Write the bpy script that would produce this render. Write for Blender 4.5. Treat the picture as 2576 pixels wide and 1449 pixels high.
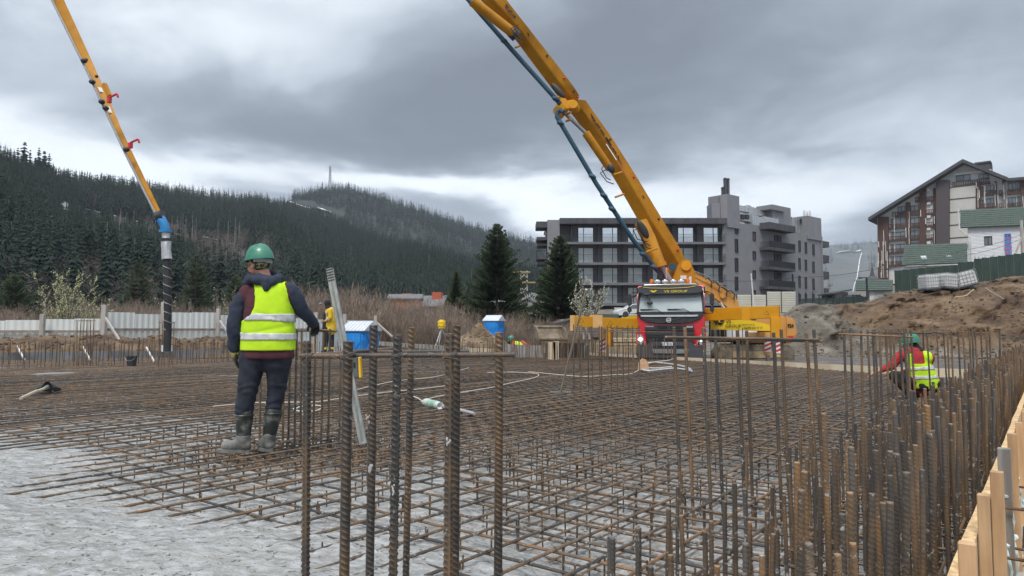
import bpy, bmesh, math, random
import numpy as np
from mathutils import Vector, Matrix, noise
PI = math.pi
rnd = random.Random(7)
for o in list(bpy.data.objects): bpy.data.objects.remove(o)
scene = bpy.context.scene
COL = scene.collection

HAZE = 0.00014
# ---------------------------------------------------------------- camera
FPX, CX, CY, HOR, EYE = 1760.0, 1288.0, 724.5, 830.0, 1.10     # measured in a 2576 px wide copy of the photograph
PITCH = math.atan((HOR - CY) / FPX)
cd = bpy.data.cameras.new('camera'); cam = bpy.data.objects.new('camera', cd); COL.objects.link(cam)
cd.sensor_width = 36; cd.lens = 36 * FPX / 2576; cd.clip_start = 0.05; cd.clip_end = 20000
cam.location = (0, 0, EYE); cam.rotation_euler = (PI / 2 + PITCH, 0, 0)
scene.camera = cam

# ---------------------------------------------------------------- sky and light
def nd(nt, typ, **kw):
    n = nt.nodes.new(typ)
    for k, v in kw.items():
        if k == 'inp':
            for a, b in v.items(): n.inputs[a].default_value = b
        else: setattr(n, k, v)
    return n
SUN_EL, SUN_AZ = math.radians(58), math.radians(200)
world = bpy.data.worlds.new('World'); scene.world = world; world.use_nodes = True
nt = world.node_tree; nt.nodes.clear(); L = nt.links.new
wout = nd(nt, 'ShaderNodeOutputWorld')
tc = nd(nt, 'ShaderNodeTexCoord')
sky = nd(nt, 'ShaderNodeTexSky', sky_type='NISHITA', sun_disc=False, sun_elevation=SUN_EL, sun_rotation=SUN_AZ, altitude=800)
bg_sky = nd(nt, 'ShaderNodeBackground', inp={'Strength': 0.06}); L(sky.outputs[0], bg_sky.inputs[0])
nrm = nd(nt, 'ShaderNodeVectorMath', operation='NORMALIZE'); L(tc.outputs['Generated'], nrm.inputs[0])
sep = nd(nt, 'ShaderNodeSeparateXYZ'); L(nrm.outputs[0], sep.inputs[0])
def m_(op, a, b=None, c=None, clamp=False):
    n = nd(nt, 'ShaderNodeMath', operation=op); n.use_clamp = clamp
    for i, v in enumerate((a, b, c)):
        if v is None: continue
        if isinstance(v, (int, float)): n.inputs[i].default_value = v
        else: L(v, n.inputs[i])
    return n.outputs[0]
# cloud deck: project the direction on a plane high above so the clouds flatten towards the horizon
zz = m_('ADD', m_('ABSOLUTE', sep.outputs['Z']), 0.22)
px_ = m_('DIVIDE', sep.outputs['X'], zz); py_ = m_('DIVIDE', sep.outputs['Y'], zz)
cmb = nd(nt, 'ShaderNodeCombineXYZ'); L(px_, cmb.inputs[0]); L(py_, cmb.inputs[1])
def wnoise(scale, detail, rough, off, dist=0.0):
    mp = nd(nt, 'ShaderNodeMapping'); mp.inputs['Location'].default_value = off; L(cmb.outputs[0], mp.inputs[0])
    n = nd(nt, 'ShaderNodeTexNoise', inp={'Scale': scale, 'Detail': detail, 'Roughness': rough, 'Distortion': dist}); L(mp.outputs[0], n.inputs['Vector'])
    return n.outputs['Fac']
n1 = wnoise(0.85, 7, 0.52, (3.1, 0.4, 0), 0.25); n2 = wnoise(2.6, 6, 0.55, (7.0, 2.0, 0), 0.4)
cl = m_('ADD', m_('MULTIPLY', n1, 0.72), m_('MULTIPLY', n2, 0.28))
# broad banks of the cloud cover, each a soft lobe around a direction (px, py measured like the camera)
def lobe(px, py, wx, wy):
    # angular offsets about a direction, in azimuth/elevation
    az = math.atan2(px - CX, FPX); el = math.atan2(HOR - py, math.hypot(FPX, px - CX))
    a = m_('SUBTRACT', m_('ARCTAN2', sep.outputs['X'], sep.outputs['Y']), az)
    e = m_('SUBTRACT', m_('ARCSINE', sep.outputs['Z']), el)
    # wobble the outline with the cloud noise
    a = m_('ADD', a, m_('MULTIPLY', m_('SUBTRACT', n2, 0.5), 0.55)); e = m_('ADD', e, m_('MULTIPLY', m_('SUBTRACT', n1, 0.5), 0.45))
    q = m_('ADD', m_('POWER', m_('DIVIDE', a, wx), 2.0), m_('POWER', m_('DIVIDE', e, wy), 2.0))
    return m_('EXPONENT', m_('MULTIPLY', q, -1.0))
acc = m_('MULTIPLY', m_('SUBTRACT', cl, 0.5), 1.35)
acc = m_('ADD', acc, 0.50)
SKYL = [(900, 230, .42, .11, -.30), (1250, 330, .40, .09, -.22), (60, 340, .16, .10, .26), (1150, 468, .34, .045, .50), (550, 30, .22, .08, .18), (300, 430, .26, .04, .16),
        (1850, 150, .30, .14, -.06), (2150, 420, .24, .10, .13), (2500, 60, .2, .10, -.07), (1900, 480, .18, .05, .06), (1420, 470, .12, .05, .12)]
for px, py, wx, wy, k in SKYL: acc = m_('ADD', acc, m_('MULTIPLY', lobe(px, py, wx, wy), k))
cr = nd(nt, 'ShaderNodeValToRGB'); L(acc, cr.inputs[0])
e = cr.color_ramp.elements
e[0].position = 0.10; e[0].color = (.140, .160, .188, 1)
e[1].position = 0.92; e[1].color = (.74, .80, .86, 1)
for p, c in ((.28, (.180, .205, .240, 1)), (.46, (.268, .302, .348, 1)), (.58, (.41, .455, .51, 1)), (.72, (.63, .675, .72, 1))):
    x = e.new(p); x.color = c
# overcast sky grows brighter overhead
ov = m_('ADD', 1.0, m_('MULTIPLY', m_('POWER', m_('MAXIMUM', m_('SUBTRACT', sep.outputs['Z'], 0.42), 0.0), 1.0), 3.0))
bg_cl = nd(nt, 'ShaderNodeBackground'); L(cr.outputs[0], bg_cl.inputs[0]); L(m_('MULTIPLY', ov, 0.92), bg_cl.inputs['Strength'])
addn = nd(nt, 'ShaderNodeAddShader'); L(bg_sky.outputs[0], addn.inputs[0]); L(bg_cl.outputs[0], addn.inputs[1]); L(bg_cl.outputs[0], wout.inputs[0])
mixw = nd(nt, 'ShaderNodeMixShader', inp={0: 0.92}); L(bg_sky.outputs[0], mixw.inputs[1]); L(bg_cl.outputs[0], mixw.inputs[2]); L(mixw.outputs[0], wout.inputs[0])
sd = bpy.data.lights.new('sun', 'SUN'); sd.energy = 1.5; sd.angle = math.radians(18); sd.color = (1.0, .94, .86)
sun = bpy.data.objects.new('sun', sd); COL.objects.link(sun)
sdir = Vector((math.sin(SUN_AZ) * math.cos(SUN_EL), math.cos(SUN_AZ) * math.cos(SUN_EL), math.sin(SUN_EL)))
sun.rotation_euler = sdir.to_track_quat('Z', 'Y').to_euler(); sun.location = (0, 0, 60)
scene.view_settings.view_transform = 'Standard'; scene.view_settings.look = 'None'
scene.view_settings.exposure = 0.85; scene.view_settings.gamma = 1.0; scene.view_settings.use_curve_mapping = False
scene.cycles.volume_bounces = 0; scene.cycles.max_bounces = 6; scene.cycles.transparent_max_bounces = 12; scene.cycles.use_denoising = True
scene.cycles.volume_step_rate = 4.0

# ---------------------------------------------------------------- photograph pixels -> places in the world
def ray(px, py):
    x = (px - CX) / FPX; y = (CY - py) / FPX
    return Vector((x, math.cos(PITCH) - y * math.sin(PITCH), math.sin(PITCH) + y * math.cos(PITCH)))
def at_y(px, py, Y):
    r = ray(px, py); k = Y / r.y
    return Vector((r.x * k, Y, EYE + r.z * k))
def on_z(px, py, z=0.0):
    r = ray(px, py); k = (z - EYE) / r.z
    return Vector((r.x * k, r.y * k, z))
def lerp(a, b, t): return a + (b - a) * t
def sstep(a, b, x):
    t = min(1, max(0, (x - a) / (b - a))); return t * t * (3 - 2 * t)
def interp(tab, x):
    if x <= tab[0][0]: return tab[0][1]
    for (a, b), (c, d) in zip(tab, tab[1:]):
        if x <= c: return b + (d - b) * (x - a) / (c - a)
    return tab[-1][1]

# ---------------------------------------------------------------- materials
MATS = {}
def mat(name, col, rough=0.6, var=0.25, scale=6.0, bump=0.0, bscale=40.0, metal=0.0, col2=None, spec=0.5, detail=5, coat=0.0, emis=None, estr=0.0, objvar=0.0, stretch=(1, 1, 1), thr=(0.35, 0.65), bdist=0.01):
    if name in MATS: return MATS[name]
    m = bpy.data.materials.new(name); m.use_nodes = True; t = m.node_tree; b = t.nodes['Principled BSDF']; l = t.links.new
    tcn = t.nodes.new('ShaderNodeTexCoord'); mp = t.nodes.new('ShaderNodeMapping'); mp.inputs['Scale'].default_value = stretch; l(tcn.outputs['Object'], mp.inputs[0])
    n = t.nodes.new('ShaderNodeTexNoise'); n.inputs['Scale'].default_value = scale; n.inputs['Detail'].default_value = detail; n.inputs['Roughness'].default_value = .6; l(mp.outputs[0], n.inputs['Vector'])
    r = t.nodes.new('ShaderNodeValToRGB'); l(n.outputs['Fac'], r.inputs[0])
    c2 = col2 or tuple(min(1, c * (1 + var)) for c in col); c1 = col if col2 else tuple(c * (1 - var) for c in col)
    r.color_ramp.elements[0].position = thr[0]; r.color_ramp.elements[0].color = (*c1, 1)
    r.color_ramp.elements[1].position = thr[1]; r.color_ramp.elements[1].color = (*c2, 1)
    out = r.outputs[0]
    if objvar:
        oi = t.nodes.new('ShaderNodeObjectInfo'); hs = t.nodes.new('ShaderNodeHueSaturation'); mr = t.nodes.new('ShaderNodeMapRange')
        mr.inputs[3].default_value = 1 - objvar; mr.inputs[4].default_value = 1 + objvar; l(oi.outputs['Random'], mr.inputs[0]); l(mr.outputs[0], hs.inputs['Value']); l(out, hs.inputs['Color']); out = hs.outputs[0]
    l(out, b.inputs['Base Color'])
    mr2 = t.nodes.new('ShaderNodeMapRange'); mr2.inputs[3].default_value = max(0, rough - .08); mr2.inputs[4].default_value = min(1, rough + .08); l(n.outputs['Fac'], mr2.inputs[0]); l(mr2.outputs[0], b.inputs['Roughness'])
    b.inputs['Metallic'].default_value = metal; b.inputs['Specular IOR Level'].default_value = spec; b.inputs['Coat Weight'].default_value = coat
    if bump:
        n2 = t.nodes.new('ShaderNodeTexNoise'); n2.inputs['Scale'].default_value = bscale; n2.inputs['Detail'].default_value = 6; l(mp.outputs[0], n2.inputs['Vector'])
        bp = t.nodes.new('ShaderNodeBump'); bp.inputs['Strength'].default_value = bump; bp.inputs['Distance'].default_value = bdist; l(n2.outputs['Fac'], bp.inputs['Height']); l(bp.outputs[0], b.inputs['Normal'])
    if emis: b.inputs['Emission Color'].default_value = (*emis, 1); b.inputs['Emission Strength'].default_value = estr
    MATS[name] = m; return m

# ---------------------------------------------------------------- mesh builder
class MB:
    def __init__(s): s.v = []; s.f = []
    def add(s, vs, fs):
        k = len(s.v); s.v += [tuple(v) for v in vs]; s.f += [tuple(i + k for i in f) for f in fs]; return s
    def box(s, c, d, M=None):
        x, y, z = d[0] / 2, d[1] / 2, d[2] / 2
        vs = [Vector((a * x, b * y, e * z)) for a in (-1, 1) for b in (-1, 1) for e in (-1, 1)]
        if M is not None: vs = [M @ v for v in vs]
        vs = [v + Vector(c) for v in vs]
        return s.add(vs, [(0, 1, 3, 2), (4, 6, 7, 5), (0, 4, 5, 1), (2, 3, 7, 6), (0, 2, 6, 4), (1, 5, 7, 3)])
    def bb(s, x0, x1, y0, y1, z0, z1): return s.box(((x0 + x1) / 2, (y0 + y1) / 2, (z0 + z1) / 2), (abs(x1 - x0), abs(y1 - y0), abs(z1 - z0)))
    def beam(s, p, q, w, h, up=(0, 0, 1), w2=None, h2=None):
        p, q = Vector(p), Vector(q); d = (q - p).normalized(); u = Vector(up); r = d.cross(u)
        if r.length < 1e-4: r = d.cross(Vector((0, 1, 0)))
        r.normalize(); u = r.cross(d).normalized(); w2 = w if w2 is None else w2; h2 = h if h2 is None else h2
        vs = [p + r * a * w / 2 + u * b * h / 2 for a, b in ((-1, -1), (1, -1), (1, 1), (-1, 1))] + [q + r * a * w2 / 2 + u * b * h2 / 2 for a, b in ((-1, -1), (1, -1), (1, 1), (-1, 1))]
        return s.add(vs, [(3, 2, 1, 0), (4, 5, 6, 7), (0, 1, 5, 4), (1, 2, 6, 5), (2, 3, 7, 6), (3, 0, 4, 7)])
    def tube(s, pts, r, n=8, cap=True, ry=None):
        pts = [Vector(p) for p in pts]; rs = r if isinstance(r, (list, tuple)) else [r] * len(pts); k = len(s.v); N = len(pts)
        ref = None
        for i, p in enumerate(pts):
            d = (pts[min(i + 1, N - 1)] - pts[max(i - 1, 0)])
            d = d.normalized() if d.length > 1e-9 else Vector((0, 0, 1))
            if ref is None: ref = d.cross(Vector((0, 0, 1)) if abs(d.z) < .9 else Vector((0, 1, 0))).normalized()
            else:
                ref = ref - d * ref.dot(d); ref = ref.normalized() if ref.length > 1e-6 else d.orthogonal().normalized()
            b = d.cross(ref)
            for j in range(n):
                a = 2 * PI * j / n; s.v.append(tuple(p + ref * math.cos(a) * rs[i] + b * math.sin(a) * rs[i] * (ry or 1)))
        for i in range(N - 1):
            for j in range(n):
                a, b2 = k + i * n + j, k + i * n + (j + 1) % n; s.f.append((a, b2, b2 + n, a + n))
        if cap: s.f.append(tuple(k + j for j in reversed(range(n)))); s.f.append(tuple(k + (N - 1) * n + j for j in range(n)))
        return s
    def cyl(s, p, q, r, n=12, r2=None): return s.tube([p, q], [r, r if r2 is None else r2], n)
    def prism(s, poly, a, b, axis='y'):
        """polygon in a plane, extruded between a and b along axis; poly pairs are (x,z) for y, (x,y) for z, (y,z) for x"""
        n = len(poly)
        def P(p, t): return (p[0], t, p[1]) if axis == 'y' else ((p[0], p[1], t) if axis == 'z' else (t, p[0], p[1]))
        s.add([P(p, a) for p in poly] + [P(p, b) for p in poly], [tuple(range(n)), tuple(range(2 * n - 1, n - 1, -1))] + [(i, i + n, (i + 1) % n + n, (i + 1) % n) for i in range(n)]); return s
    def quad(s, a, b, c, d): return s.add([a, b, c, d], [(0, 1, 2, 3)])
    def ell(s, c, r, M=None, nu=12, nv=8, z0=-1.0):
        c = Vector(c); k = []
        vs = []; fs = []
        for i in range(nv + 1):
            t = math.asin(z0) + (PI / 2 - math.asin(z0)) * i / nv
            for j in range(nu):
                a = 2 * PI * j / nu; p = Vector((math.cos(t) * math.cos(a) * r[0], math.cos(t) * math.sin(a) * r[1], math.sin(t) * r[2]))
                vs.append((M @ p if M is not None else p) + c)
        for i in range(nv):
            for j in range(nu): fs.append((i * nu + j, i * nu + (j + 1) % nu, (i + 1) * nu + (j + 1) % nu, (i + 1) * nu + j))
        fs.append(tuple(reversed(range(nu)))); fs.append(tuple(nv * nu + j for j in range(nu)))
        return s.add(vs, fs)
    def lathe(s, prof, c=(0, 0, 0), n=16, M=None):
        c = Vector(c); vs = []; fs = []
        for r, z in prof:
            for j in range(n):
                p = Vector((r * math.cos(2 * PI * j / n), r * math.sin(2 * PI * j / n), z)); vs.append((M @ p if M is not None else p) + c)
        for i in range(len(prof) - 1):
            for j in range(n): fs.append((i * n + j, i * n + (j + 1) % n, (i + 1) * n + (j + 1) % n, (i + 1) * n + j))
        fs.append(tuple(reversed(range(n)))); fs.append(tuple((len(prof) - 1) * n + j for j in range(n)))
        return s.add(vs, fs)
    def mesh(s, name, m=None, smooth=False, fix=True):
        me = bpy.data.meshes.new(name); me.from_pydata(s.v, [], s.f)
        if fix and len(s.f) < 40000:
            bm = bmesh.new(); bm.from_mesh(me); bmesh.ops.recalc_face_normals(bm, faces=bm.faces); bm.to_mesh(me); bm.free()
        if m: me.materials.append(m)
        if smooth:
            me.polygons.foreach_set('use_smooth', [True] * len(me.polygons))
            try: me.set_sharp_from_angle(angle=math.radians(40))
            except Exception: pass
        me.update(); return me
    def build(s, name, m, parent=None, smooth=False, **kw): return link(name, s.mesh(name, m, smooth), parent, **kw)
def link(name, me, parent=None, loc=None, rot=None, scale=None, label=None, kind=None, cat=None, group=None):
    o = bpy.data.objects.new(name, me); COL.objects.link(o)
    if parent is not None: o.parent = parent
    if loc is not None: o.location = loc
    if rot is not None: o.rotation_euler = rot
    if scale is not None: o.scale = scale
    if label: o['label'] = label
    if cat: o['category'] = cat
    if kind: o['kind'] = kind
    if group: o['group'] = group
    return o
def thing(name, label, cat, loc=(0, 0, 0), rotz=0.0, group=None, scale=None):
    o = bpy.data.objects.new(name, None); COL.objects.link(o); o.empty_display_size = .2
    o.location = loc; o.rotation_euler = (0, 0, rotz); o['label'] = label; o['category'] = cat
    if scale: o.scale = scale
    if group: o['group'] = group
    return o
def bevel(o, w=0.01, seg=2, ang=35):
    """bevel baked into the mesh"""
    bm = bmesh.new(); bm.from_mesh(o.data); bmesh.ops.remove_doubles(bm, verts=bm.verts, dist=1e-5)
    ed = [e for e in bm.edges if len(e.link_faces) == 2 and e.calc_face_angle(0) > math.radians(ang)]
    bmesh.ops.bevel(bm, geom=ed, offset=w, segments=seg, affect='EDGES', clamp_overlap=True); bm.to_mesh(o.data); bm.free()
    o.data.polygons.foreach_set('use_smooth', [True] * len(o.data.polygons))
    try: o.data.set_sharp_from_angle(angle=math.radians(35))
    except Exception: pass
    return o
def text_mesh(body, size, m, parent, name='lettering', M=None, ext=0.002, align='CENTER', shear=0.0, space=1.0, bold=0.0, sx=1.0):
    cu = bpy.data.curves.new(name, 'FONT'); cu.body = body; cu.size = size; cu.extrude = ext; cu.align_x = align; cu.align_y = 'CENTER'; cu.shear = shear; cu.space_character = space; cu.offset = bold; cu.resolution_u = 3
    tmp = bpy.data.objects.new(name, cu); COL.objects.link(tmp); dg = bpy.context.evaluated_depsgraph_get()
    me = bpy.data.meshes.new_from_object(tmp.evaluated_get(dg)); bpy.data.objects.remove(tmp); bpy.data.curves.remove(cu)
    S = Matrix.Diagonal((sx, 1, 1, 1)); me.transform((M if M is not None else Matrix()) @ S)
    me.materials.clear(); me.materials.append(m); me.name = name
    return link(name, me, parent)
def plate(o, u, v):
    """matrix that lays local x along u, y along v, z along u x v, origin o"""
    u = Vector(u).normalized(); v = Vector(v).normalized(); w = u.cross(v)
    return Matrix(((u.x, v.x, w.x, o[0]), (u.y, v.y, w.y, o[1]), (u.z, v.z, w.z, o[2]), (0, 0, 0, 1)))
def rz(a): return Matrix.Rotation(a, 3, 'Z')
def fnoise(x, y, z=0.0, o=4): return noise.fractal(Vector((x, y, z)), 1.0, 2.0, o)
def grid_mesh(name, P, m, smooth=True):
    """P: array (nu, nv, 3)"""
    nu, nv = P.shape[:2]; me = bpy.data.meshes.new(name)
    me.vertices.add(nu * nv); me.vertices.foreach_set('co', P.reshape(-1).astype(np.float32))
    i, j = np.meshgrid(np.arange(nu - 1), np.arange(nv - 1), indexing='ij'); a = (i * nv + j).ravel()
    q = np.stack([a, a + nv, a + nv + 1, a + 1], 1).astype(np.int32)
    me.loops.add(q.size); me.loops.foreach_set('vertex_index', q.ravel()); me.polygons.add(len(q)); me.polygons.foreach_set('loop_start', np.arange(0, q.size, 4, dtype=np.int32))
    me.update(calc_edges=True); me.polygons.foreach_set('use_smooth', [smooth] * len(q)); me.materials.append(m); return me
def raw_mesh(name, V, F, m, smooth=False):
    """V (n,3), F (k,3|4) numpy"""
    me = bpy.data.meshes.new(name); V = np.asarray(V, np.float32); F = np.asarray(F, np.int32); w = F.shape[1]
    me.vertices.add(len(V)); me.vertices.foreach_set('co', V.ravel()); me.loops.add(F.size); me.loops.foreach_set('vertex_index', F.ravel())
    me.polygons.add(len(F)); me.polygons.foreach_set('loop_start', np.arange(0, F.size, w, dtype=np.int32)); me.update(calc_edges=True)
    if smooth: me.polygons.foreach_set('use_smooth', [True] * len(F))
    if m: me.materials.append(m)
    return me
# ================================================================ ground, embankment and hills
def ground_z(X, Y):
    p = CX + FPX * X / max(Y, 1.0)
    far = interp([(0, 0.8), (900, 1.0), (1300, 1.8), (1450, 3.9), (2000, 4.4), (2180, 5.0), (2320, 7.2), (2576, 9.0)], p)
    vfar = interp([(0, 2), (1300, 3), (1500, 5.5), (2000, 7), (2200, 11.5), (2576, 15)], p)
    z = lerp(-0.55, far, sstep(50, 98, Y))
    z = lerp(z, vfar, min(1, max(0, (Y - 98) / 65.0)))
    z += -0.3 * sstep(-4, -9, X) * sstep(24, 30, Y) * (1 - sstep(50, 60, Y))
    return z
CREST = [(1880, 850), (1960, 800), (2000, 779), (2060, 772), (2100, 771), (2170, 767), (2215, 745), (2250, 737), (2350, 728), (2450, 716), (2576, 700), (2900, 676), (3300, 660)]
def bank_z(p, Y):
    zc = EYE + (HOR - interp(CREST, p)) / FPX * 50.0
    base = interp([(1880, 44), (2100, 43), (2300, 41), (2576, 38), (3300, 33)], p)
    t = sstep(base, 50.0, Y)
    z = lerp(-0.5, zc, t ** 0.85)
    g = ground_z((p - CX) / FPX * Y, Y)
    if Y > 52: z = lerp(zc, g, sstep(54, 80, Y)) if g > zc - 1 else zc
    return z
m_mud = mat('mud_gravel', (.075, .062, .048), .9, col2=(.21, .185, .155), scale=.55, bump=.6, bscale=5, detail=12, bdist=.05)
m_soil = mat('brown_soil', (.085, .056, .034), .95, col2=(.235, .175, .115), scale=.45, bump=1.0, bscale=2.2, detail=12, bdist=.25, stretch=(1, 1, 2.2))
# main ground: polar sheet that reaches the far hills
nr, na = 90, 150
Y_ = np.concatenate([np.linspace(-30, 24, 20), np.geomspace(26, 4200, nr - 20)])
G = np.zeros((nr, na, 3))
for i, Y in enumerate(Y_):
    for j in range(na):
        t = -1 + 2 * j / (na - 1)
        X = t * max(45, 1.15 * abs(Y) + 20) if Y < 60 else t * 1.5 * Y
        z = ground_z(X, Y) if Y > 26 else -0.55
        p = CX + FPX * X / max(Y, 1)
        if Y > 30 and p > 1900: z = min(z, bank_z(p, Y) - .6) if Y < 80 else z - .3
        if Y > 350: z -= (Y - 350) * .02
        G[i, j] = (X, Y, z + .05 * fnoise(X * .3, Y * .3) - (1.2 if (X > 4.5 and Y < 19 and X < 14) else 0) * 0)
link('ground', grid_mesh('ground', G, m_mud), kind='structure')
# embankment cut into the slope on the right
m_bank = mat('bank', (.2, .2, .2))
bnt = m_bank.node_tree; b_ = bnt.nodes['Principled BSDF']
for n_ in list(bnt.nodes):
    if n_.type in ('VALTORGB', 'TEX_NOISE'): bnt.nodes.remove(n_)
bl = bnt.links.new; g_ = bnt.nodes.new('ShaderNodeNewGeometry')
def bn(scale, det=10, stretch=(1, 1, 1)):
    mp = bnt.nodes.new('ShaderNodeMapping'); mp.inputs['Scale'].default_value = stretch; bl(g_.outputs['Position'], mp.inputs[0])
    n = bnt.nodes.new('ShaderNodeTexNoise'); n.inputs['Scale'].default_value = scale; n.inputs['Detail'].default_value = det; n.inputs['Roughness'].default_value = .62; bl(mp.outputs[0], n.inputs[0]); return n.outputs[0]
def bramp(src, stops):
    r = bnt.nodes.new('ShaderNodeValToRGB'); bl(src, r.inputs[0]); e = r.color_ramp.elements
    e[0].position, e[0].color = stops[0][0], (*stops[0][1], 1); e[1].position, e[1].color = stops[-1][0], (*stops[-1][1], 1)
    for p, c in stops[1:-1]: x = e.new(p); x.color = (*c, 1)
    return r.outputs[0]
c_br = bramp(bn(.42, 12, (1, 1, 2.4)), [(.30, (.036, .019, .009)), (.45, (.098, .056, .027)), (.56, (.170, .106, .054)), (.74, (.29, .21, .125))])
c_gr = bramp(bn(.6, 12), [(.33, (.068, .055, .040)), (.5, (.145, .124, .095)), (.68, (.25, .225, .185))])
at_ = bnt.nodes.new('ShaderNodeAttribute'); at_.attribute_name = 'gravel'
mx = bnt.nodes.new('ShaderNodeMix'); mx.data_type = 'RGBA'; bl(at_.outputs['Fac'], mx.inputs['Factor']); bl(c_br, mx.inputs['A']); bl(c_gr, mx.inputs['B']); bl(mx.outputs['Result'], b_.inputs['Base Color'])
bpn = bnt.nodes.new('ShaderNodeBump'); bpn.inputs['Strength'].default_value = 1; bpn.inputs['Distance'].default_value = .30; bl(bn(2.6, 14), bpn.inputs['Height']); bl(bpn.outputs[0], b_.inputs['Normal']); b_.inputs['Roughness'].default_value = .95
ps = np.arange(1870, 3300, 5.0); Ys = np.concatenate([np.linspace(30, 37, 8), np.linspace(37.3, 52, 60), np.linspace(53, 82, 20)])
Bk = np.zeros((len(ps), len(Ys), 3)); gv = []
for i, p in enumerate(ps):
    for j, Y in enumerate(Ys):
        X = (p - CX) / FPX * Y; z = bank_z(p, Y)
        w = sstep(38, 45, Y) * (1 - .75 * sstep(51, 56, Y)); k = sstep(1880, 2000, p)
        n1_ = fnoise(X * .22, Y * .22, 3.1, 6); n2_ = fnoise(X * .9, Y * .9, z * .9, 5); n3_ = abs(fnoise(X * .35 + 9, Y * .2, z * .5, 5))
        amp = sstep(0.0, 2.0, z + .5)
        z2 = z + k * w * (n1_ * .35 * amp + n2_ * .16 + .03)
        Yo = Y - w * k * (n3_ * 1.7 + n2_ * .35) * amp
        Bk[i, j] = (X, Yo, z2 + .02 - (.4 if j == 0 or i == 0 else 0))
        gv.append(max(0, min(1, 1 - sstep(2090, 2200, p + n1_ * 120 + (z - 2.5) * 18) + (1 - sstep(-.35, .25, z + n2_ * .5)))))
bme = grid_mesh('embankment', Bk, m_bank); atr = bme.attributes.new('gravel', 'FLOAT', 'POINT'); atr.data.foreach_set('value', gv)
link('embankment', bme, kind='structure')
# lumps of soil lying on and below the bank
def rock_mesh(name, m, seed, sub=2, rough=.35):
    r = random.Random(seed); bm = bmesh.new(); bmesh.ops.create_icosphere(bm, subdivisions=sub, radius=1)
    for v in bm.verts:
        q = v.co * 1.3 + Vector((seed * 3.7, 0, 0)); v.co *= 1 + rough * noise.fractal(q, 1, 2, 4) * 1.4
        v.co.z *= .7
    me = bpy.data.meshes.new(name); bm.to_mesh(me); bm.free(); me.materials.append(m); return me
m_clod = mat('soil_clod', (.07, .048, .032), .95, col2=(.17, .125, .085), scale=2, bump=.8, bscale=9, detail=8, bdist=.05)
def scatter_stuff(name, mesh_src, pts, label_kind='stuff', m=None):
    """many small lumps joined into one mesh; pts = (x,y,z,s,rot)"""
    V0 = np.array([v.co[:] for v in mesh_src.vertices]); F0 = np.array([list(p.vertices) for p in mesh_src.polygons]); n = len(V0); V = []; F = []
    for i, (x, y, z, s, a) in enumerate(pts):
        c, d = math.cos(a), math.sin(a); R = np.array([[c, -d, 0], [d, c, 0], [0, 0, 1]]); V.append(V0 @ R.T * s + (x, y, z)); F.append(F0 + i * n)
    o = link(name, raw_mesh(name, np.concatenate(V), np.concatenate(F), m or mesh_src.materials[0]), kind=label_kind); return o
rk = rock_mesh('clod', m_clod, 3, 1)
pts = []
for k in range(1600):
    p = rnd.uniform(1990, 2620); Y = rnd.uniform(38, 51); X = (p - CX) / FPX * Y
    pts.append((X, Y - .6, bank_z(p, Y) + rnd.uniform(-.05, .12), rnd.choice((.03, .04, .06, .11)) * rnd.uniform(.6, 1.2), rnd.uniform(0, 6)))
scatter_stuff('soil_lumps', rk, pts)

# ---------------------------------------------------------------- hills as polar height fields
def hill(name, px0, px1, d0, ridge, bottom, m, na, nr=26, back=1.25):
    """ridge: px -> (py, distance); returns sampler"""
    P = np.zeros((na, nr + 8, 3)); ry = [(a, b) for a, b, c in ridge]; rd = [(a, c) for a, b, c in ridge]
    for i in range(na):
        p = lerp(px0, px1, i / (na - 1))
        for j in range(nr + 8):
            Y, z = hill_pt(p, j / nr, ry, rd, d0, bottom); P[i, j] = ((p - CX) / FPX * Y, Y, z)
    link(name, grid_mesh(name, P, m), kind='structure')
    return lambda p, t: (lambda q: Vector(((p - CX) / FPX * q[0], q[0], q[1])))(hill_pt(p, t, ry, rd, d0, bottom))
def hill_pt(p, t, ry, rd, d0, bottom):
    D = interp(rd, p); zr = EYE + (HOR - interp(ry, p)) / FPX * D; b0 = interp(d0, p) if isinstance(d0, list) else d0
    if t <= 1:
        Y = lerp(b0, D, t); z = lerp(bottom, zr, t ** 1.12 if t > 0 else 0)
        z += math.sin(PI * t) * (D - b0) * .035 * fnoise(p * .004, t * 3, 2.0, 3)
    else:
        Y = D + (t - 1) * D * 1.0; z = zr - (t - 1) * D * .12
    return Y, z
m_floor = mat('forest_floor', (.028, .025, .022), .95, col2=(.070, .058, .049), scale=.05, detail=8, bump=.4, bscale=.5, bdist=1.0)
RA = [(-500, 330, 300), (-150, 400, 330), (0, 455, 360), (90, 478, 430), (200, 492, 520), (350, 500, 600), (500, 512, 700), (640, 520, 760), (720, 540, 760), (820, 575, 740), (900, 610, 700), (1050, 660, 620), (1200, 705, 520), (1350, 740, 420), (1500, 770, 360)]
RB = [(500, 640, 900), (620, 575, 1000), (700, 515, 1100), (740, 492, 1150), (800, 478, 1200), (870, 474, 1250), (950, 498, 1250), (1050, 528, 1250), (1150, 560, 1250), (1250, 592, 1200), (1350, 618, 1150), (1450, 650, 1100), (1600, 700, 1050), (1900, 760, 900)]
RC = [(1700, 720, 2400), (1900, 660, 2700), (2060, 618, 2900), (2150, 612, 3000), (2260, 602, 3000), (2400, 585, 3000), (2600, 580, 3000), (2900, 560, 2900)]
hA = hill('near_hill', -500, 1500, [(-500, 110), (0, 125), (600, 150), (900, 200), (1500, 300)], RA, -1.0, m_floor, 120)
hB = hill('mast_hill', 500, 1900, 480, RB, -5.0, mat('dark_forest_floor', (.014, .020, .015), .95, col2=(.034, .042, .031), scale=.03), 90)
m_floorC = mat('far_slope_ground', (.05, .06, .05), .95, col2=(.11, .11, .095), scale=.01, detail=8)
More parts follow.
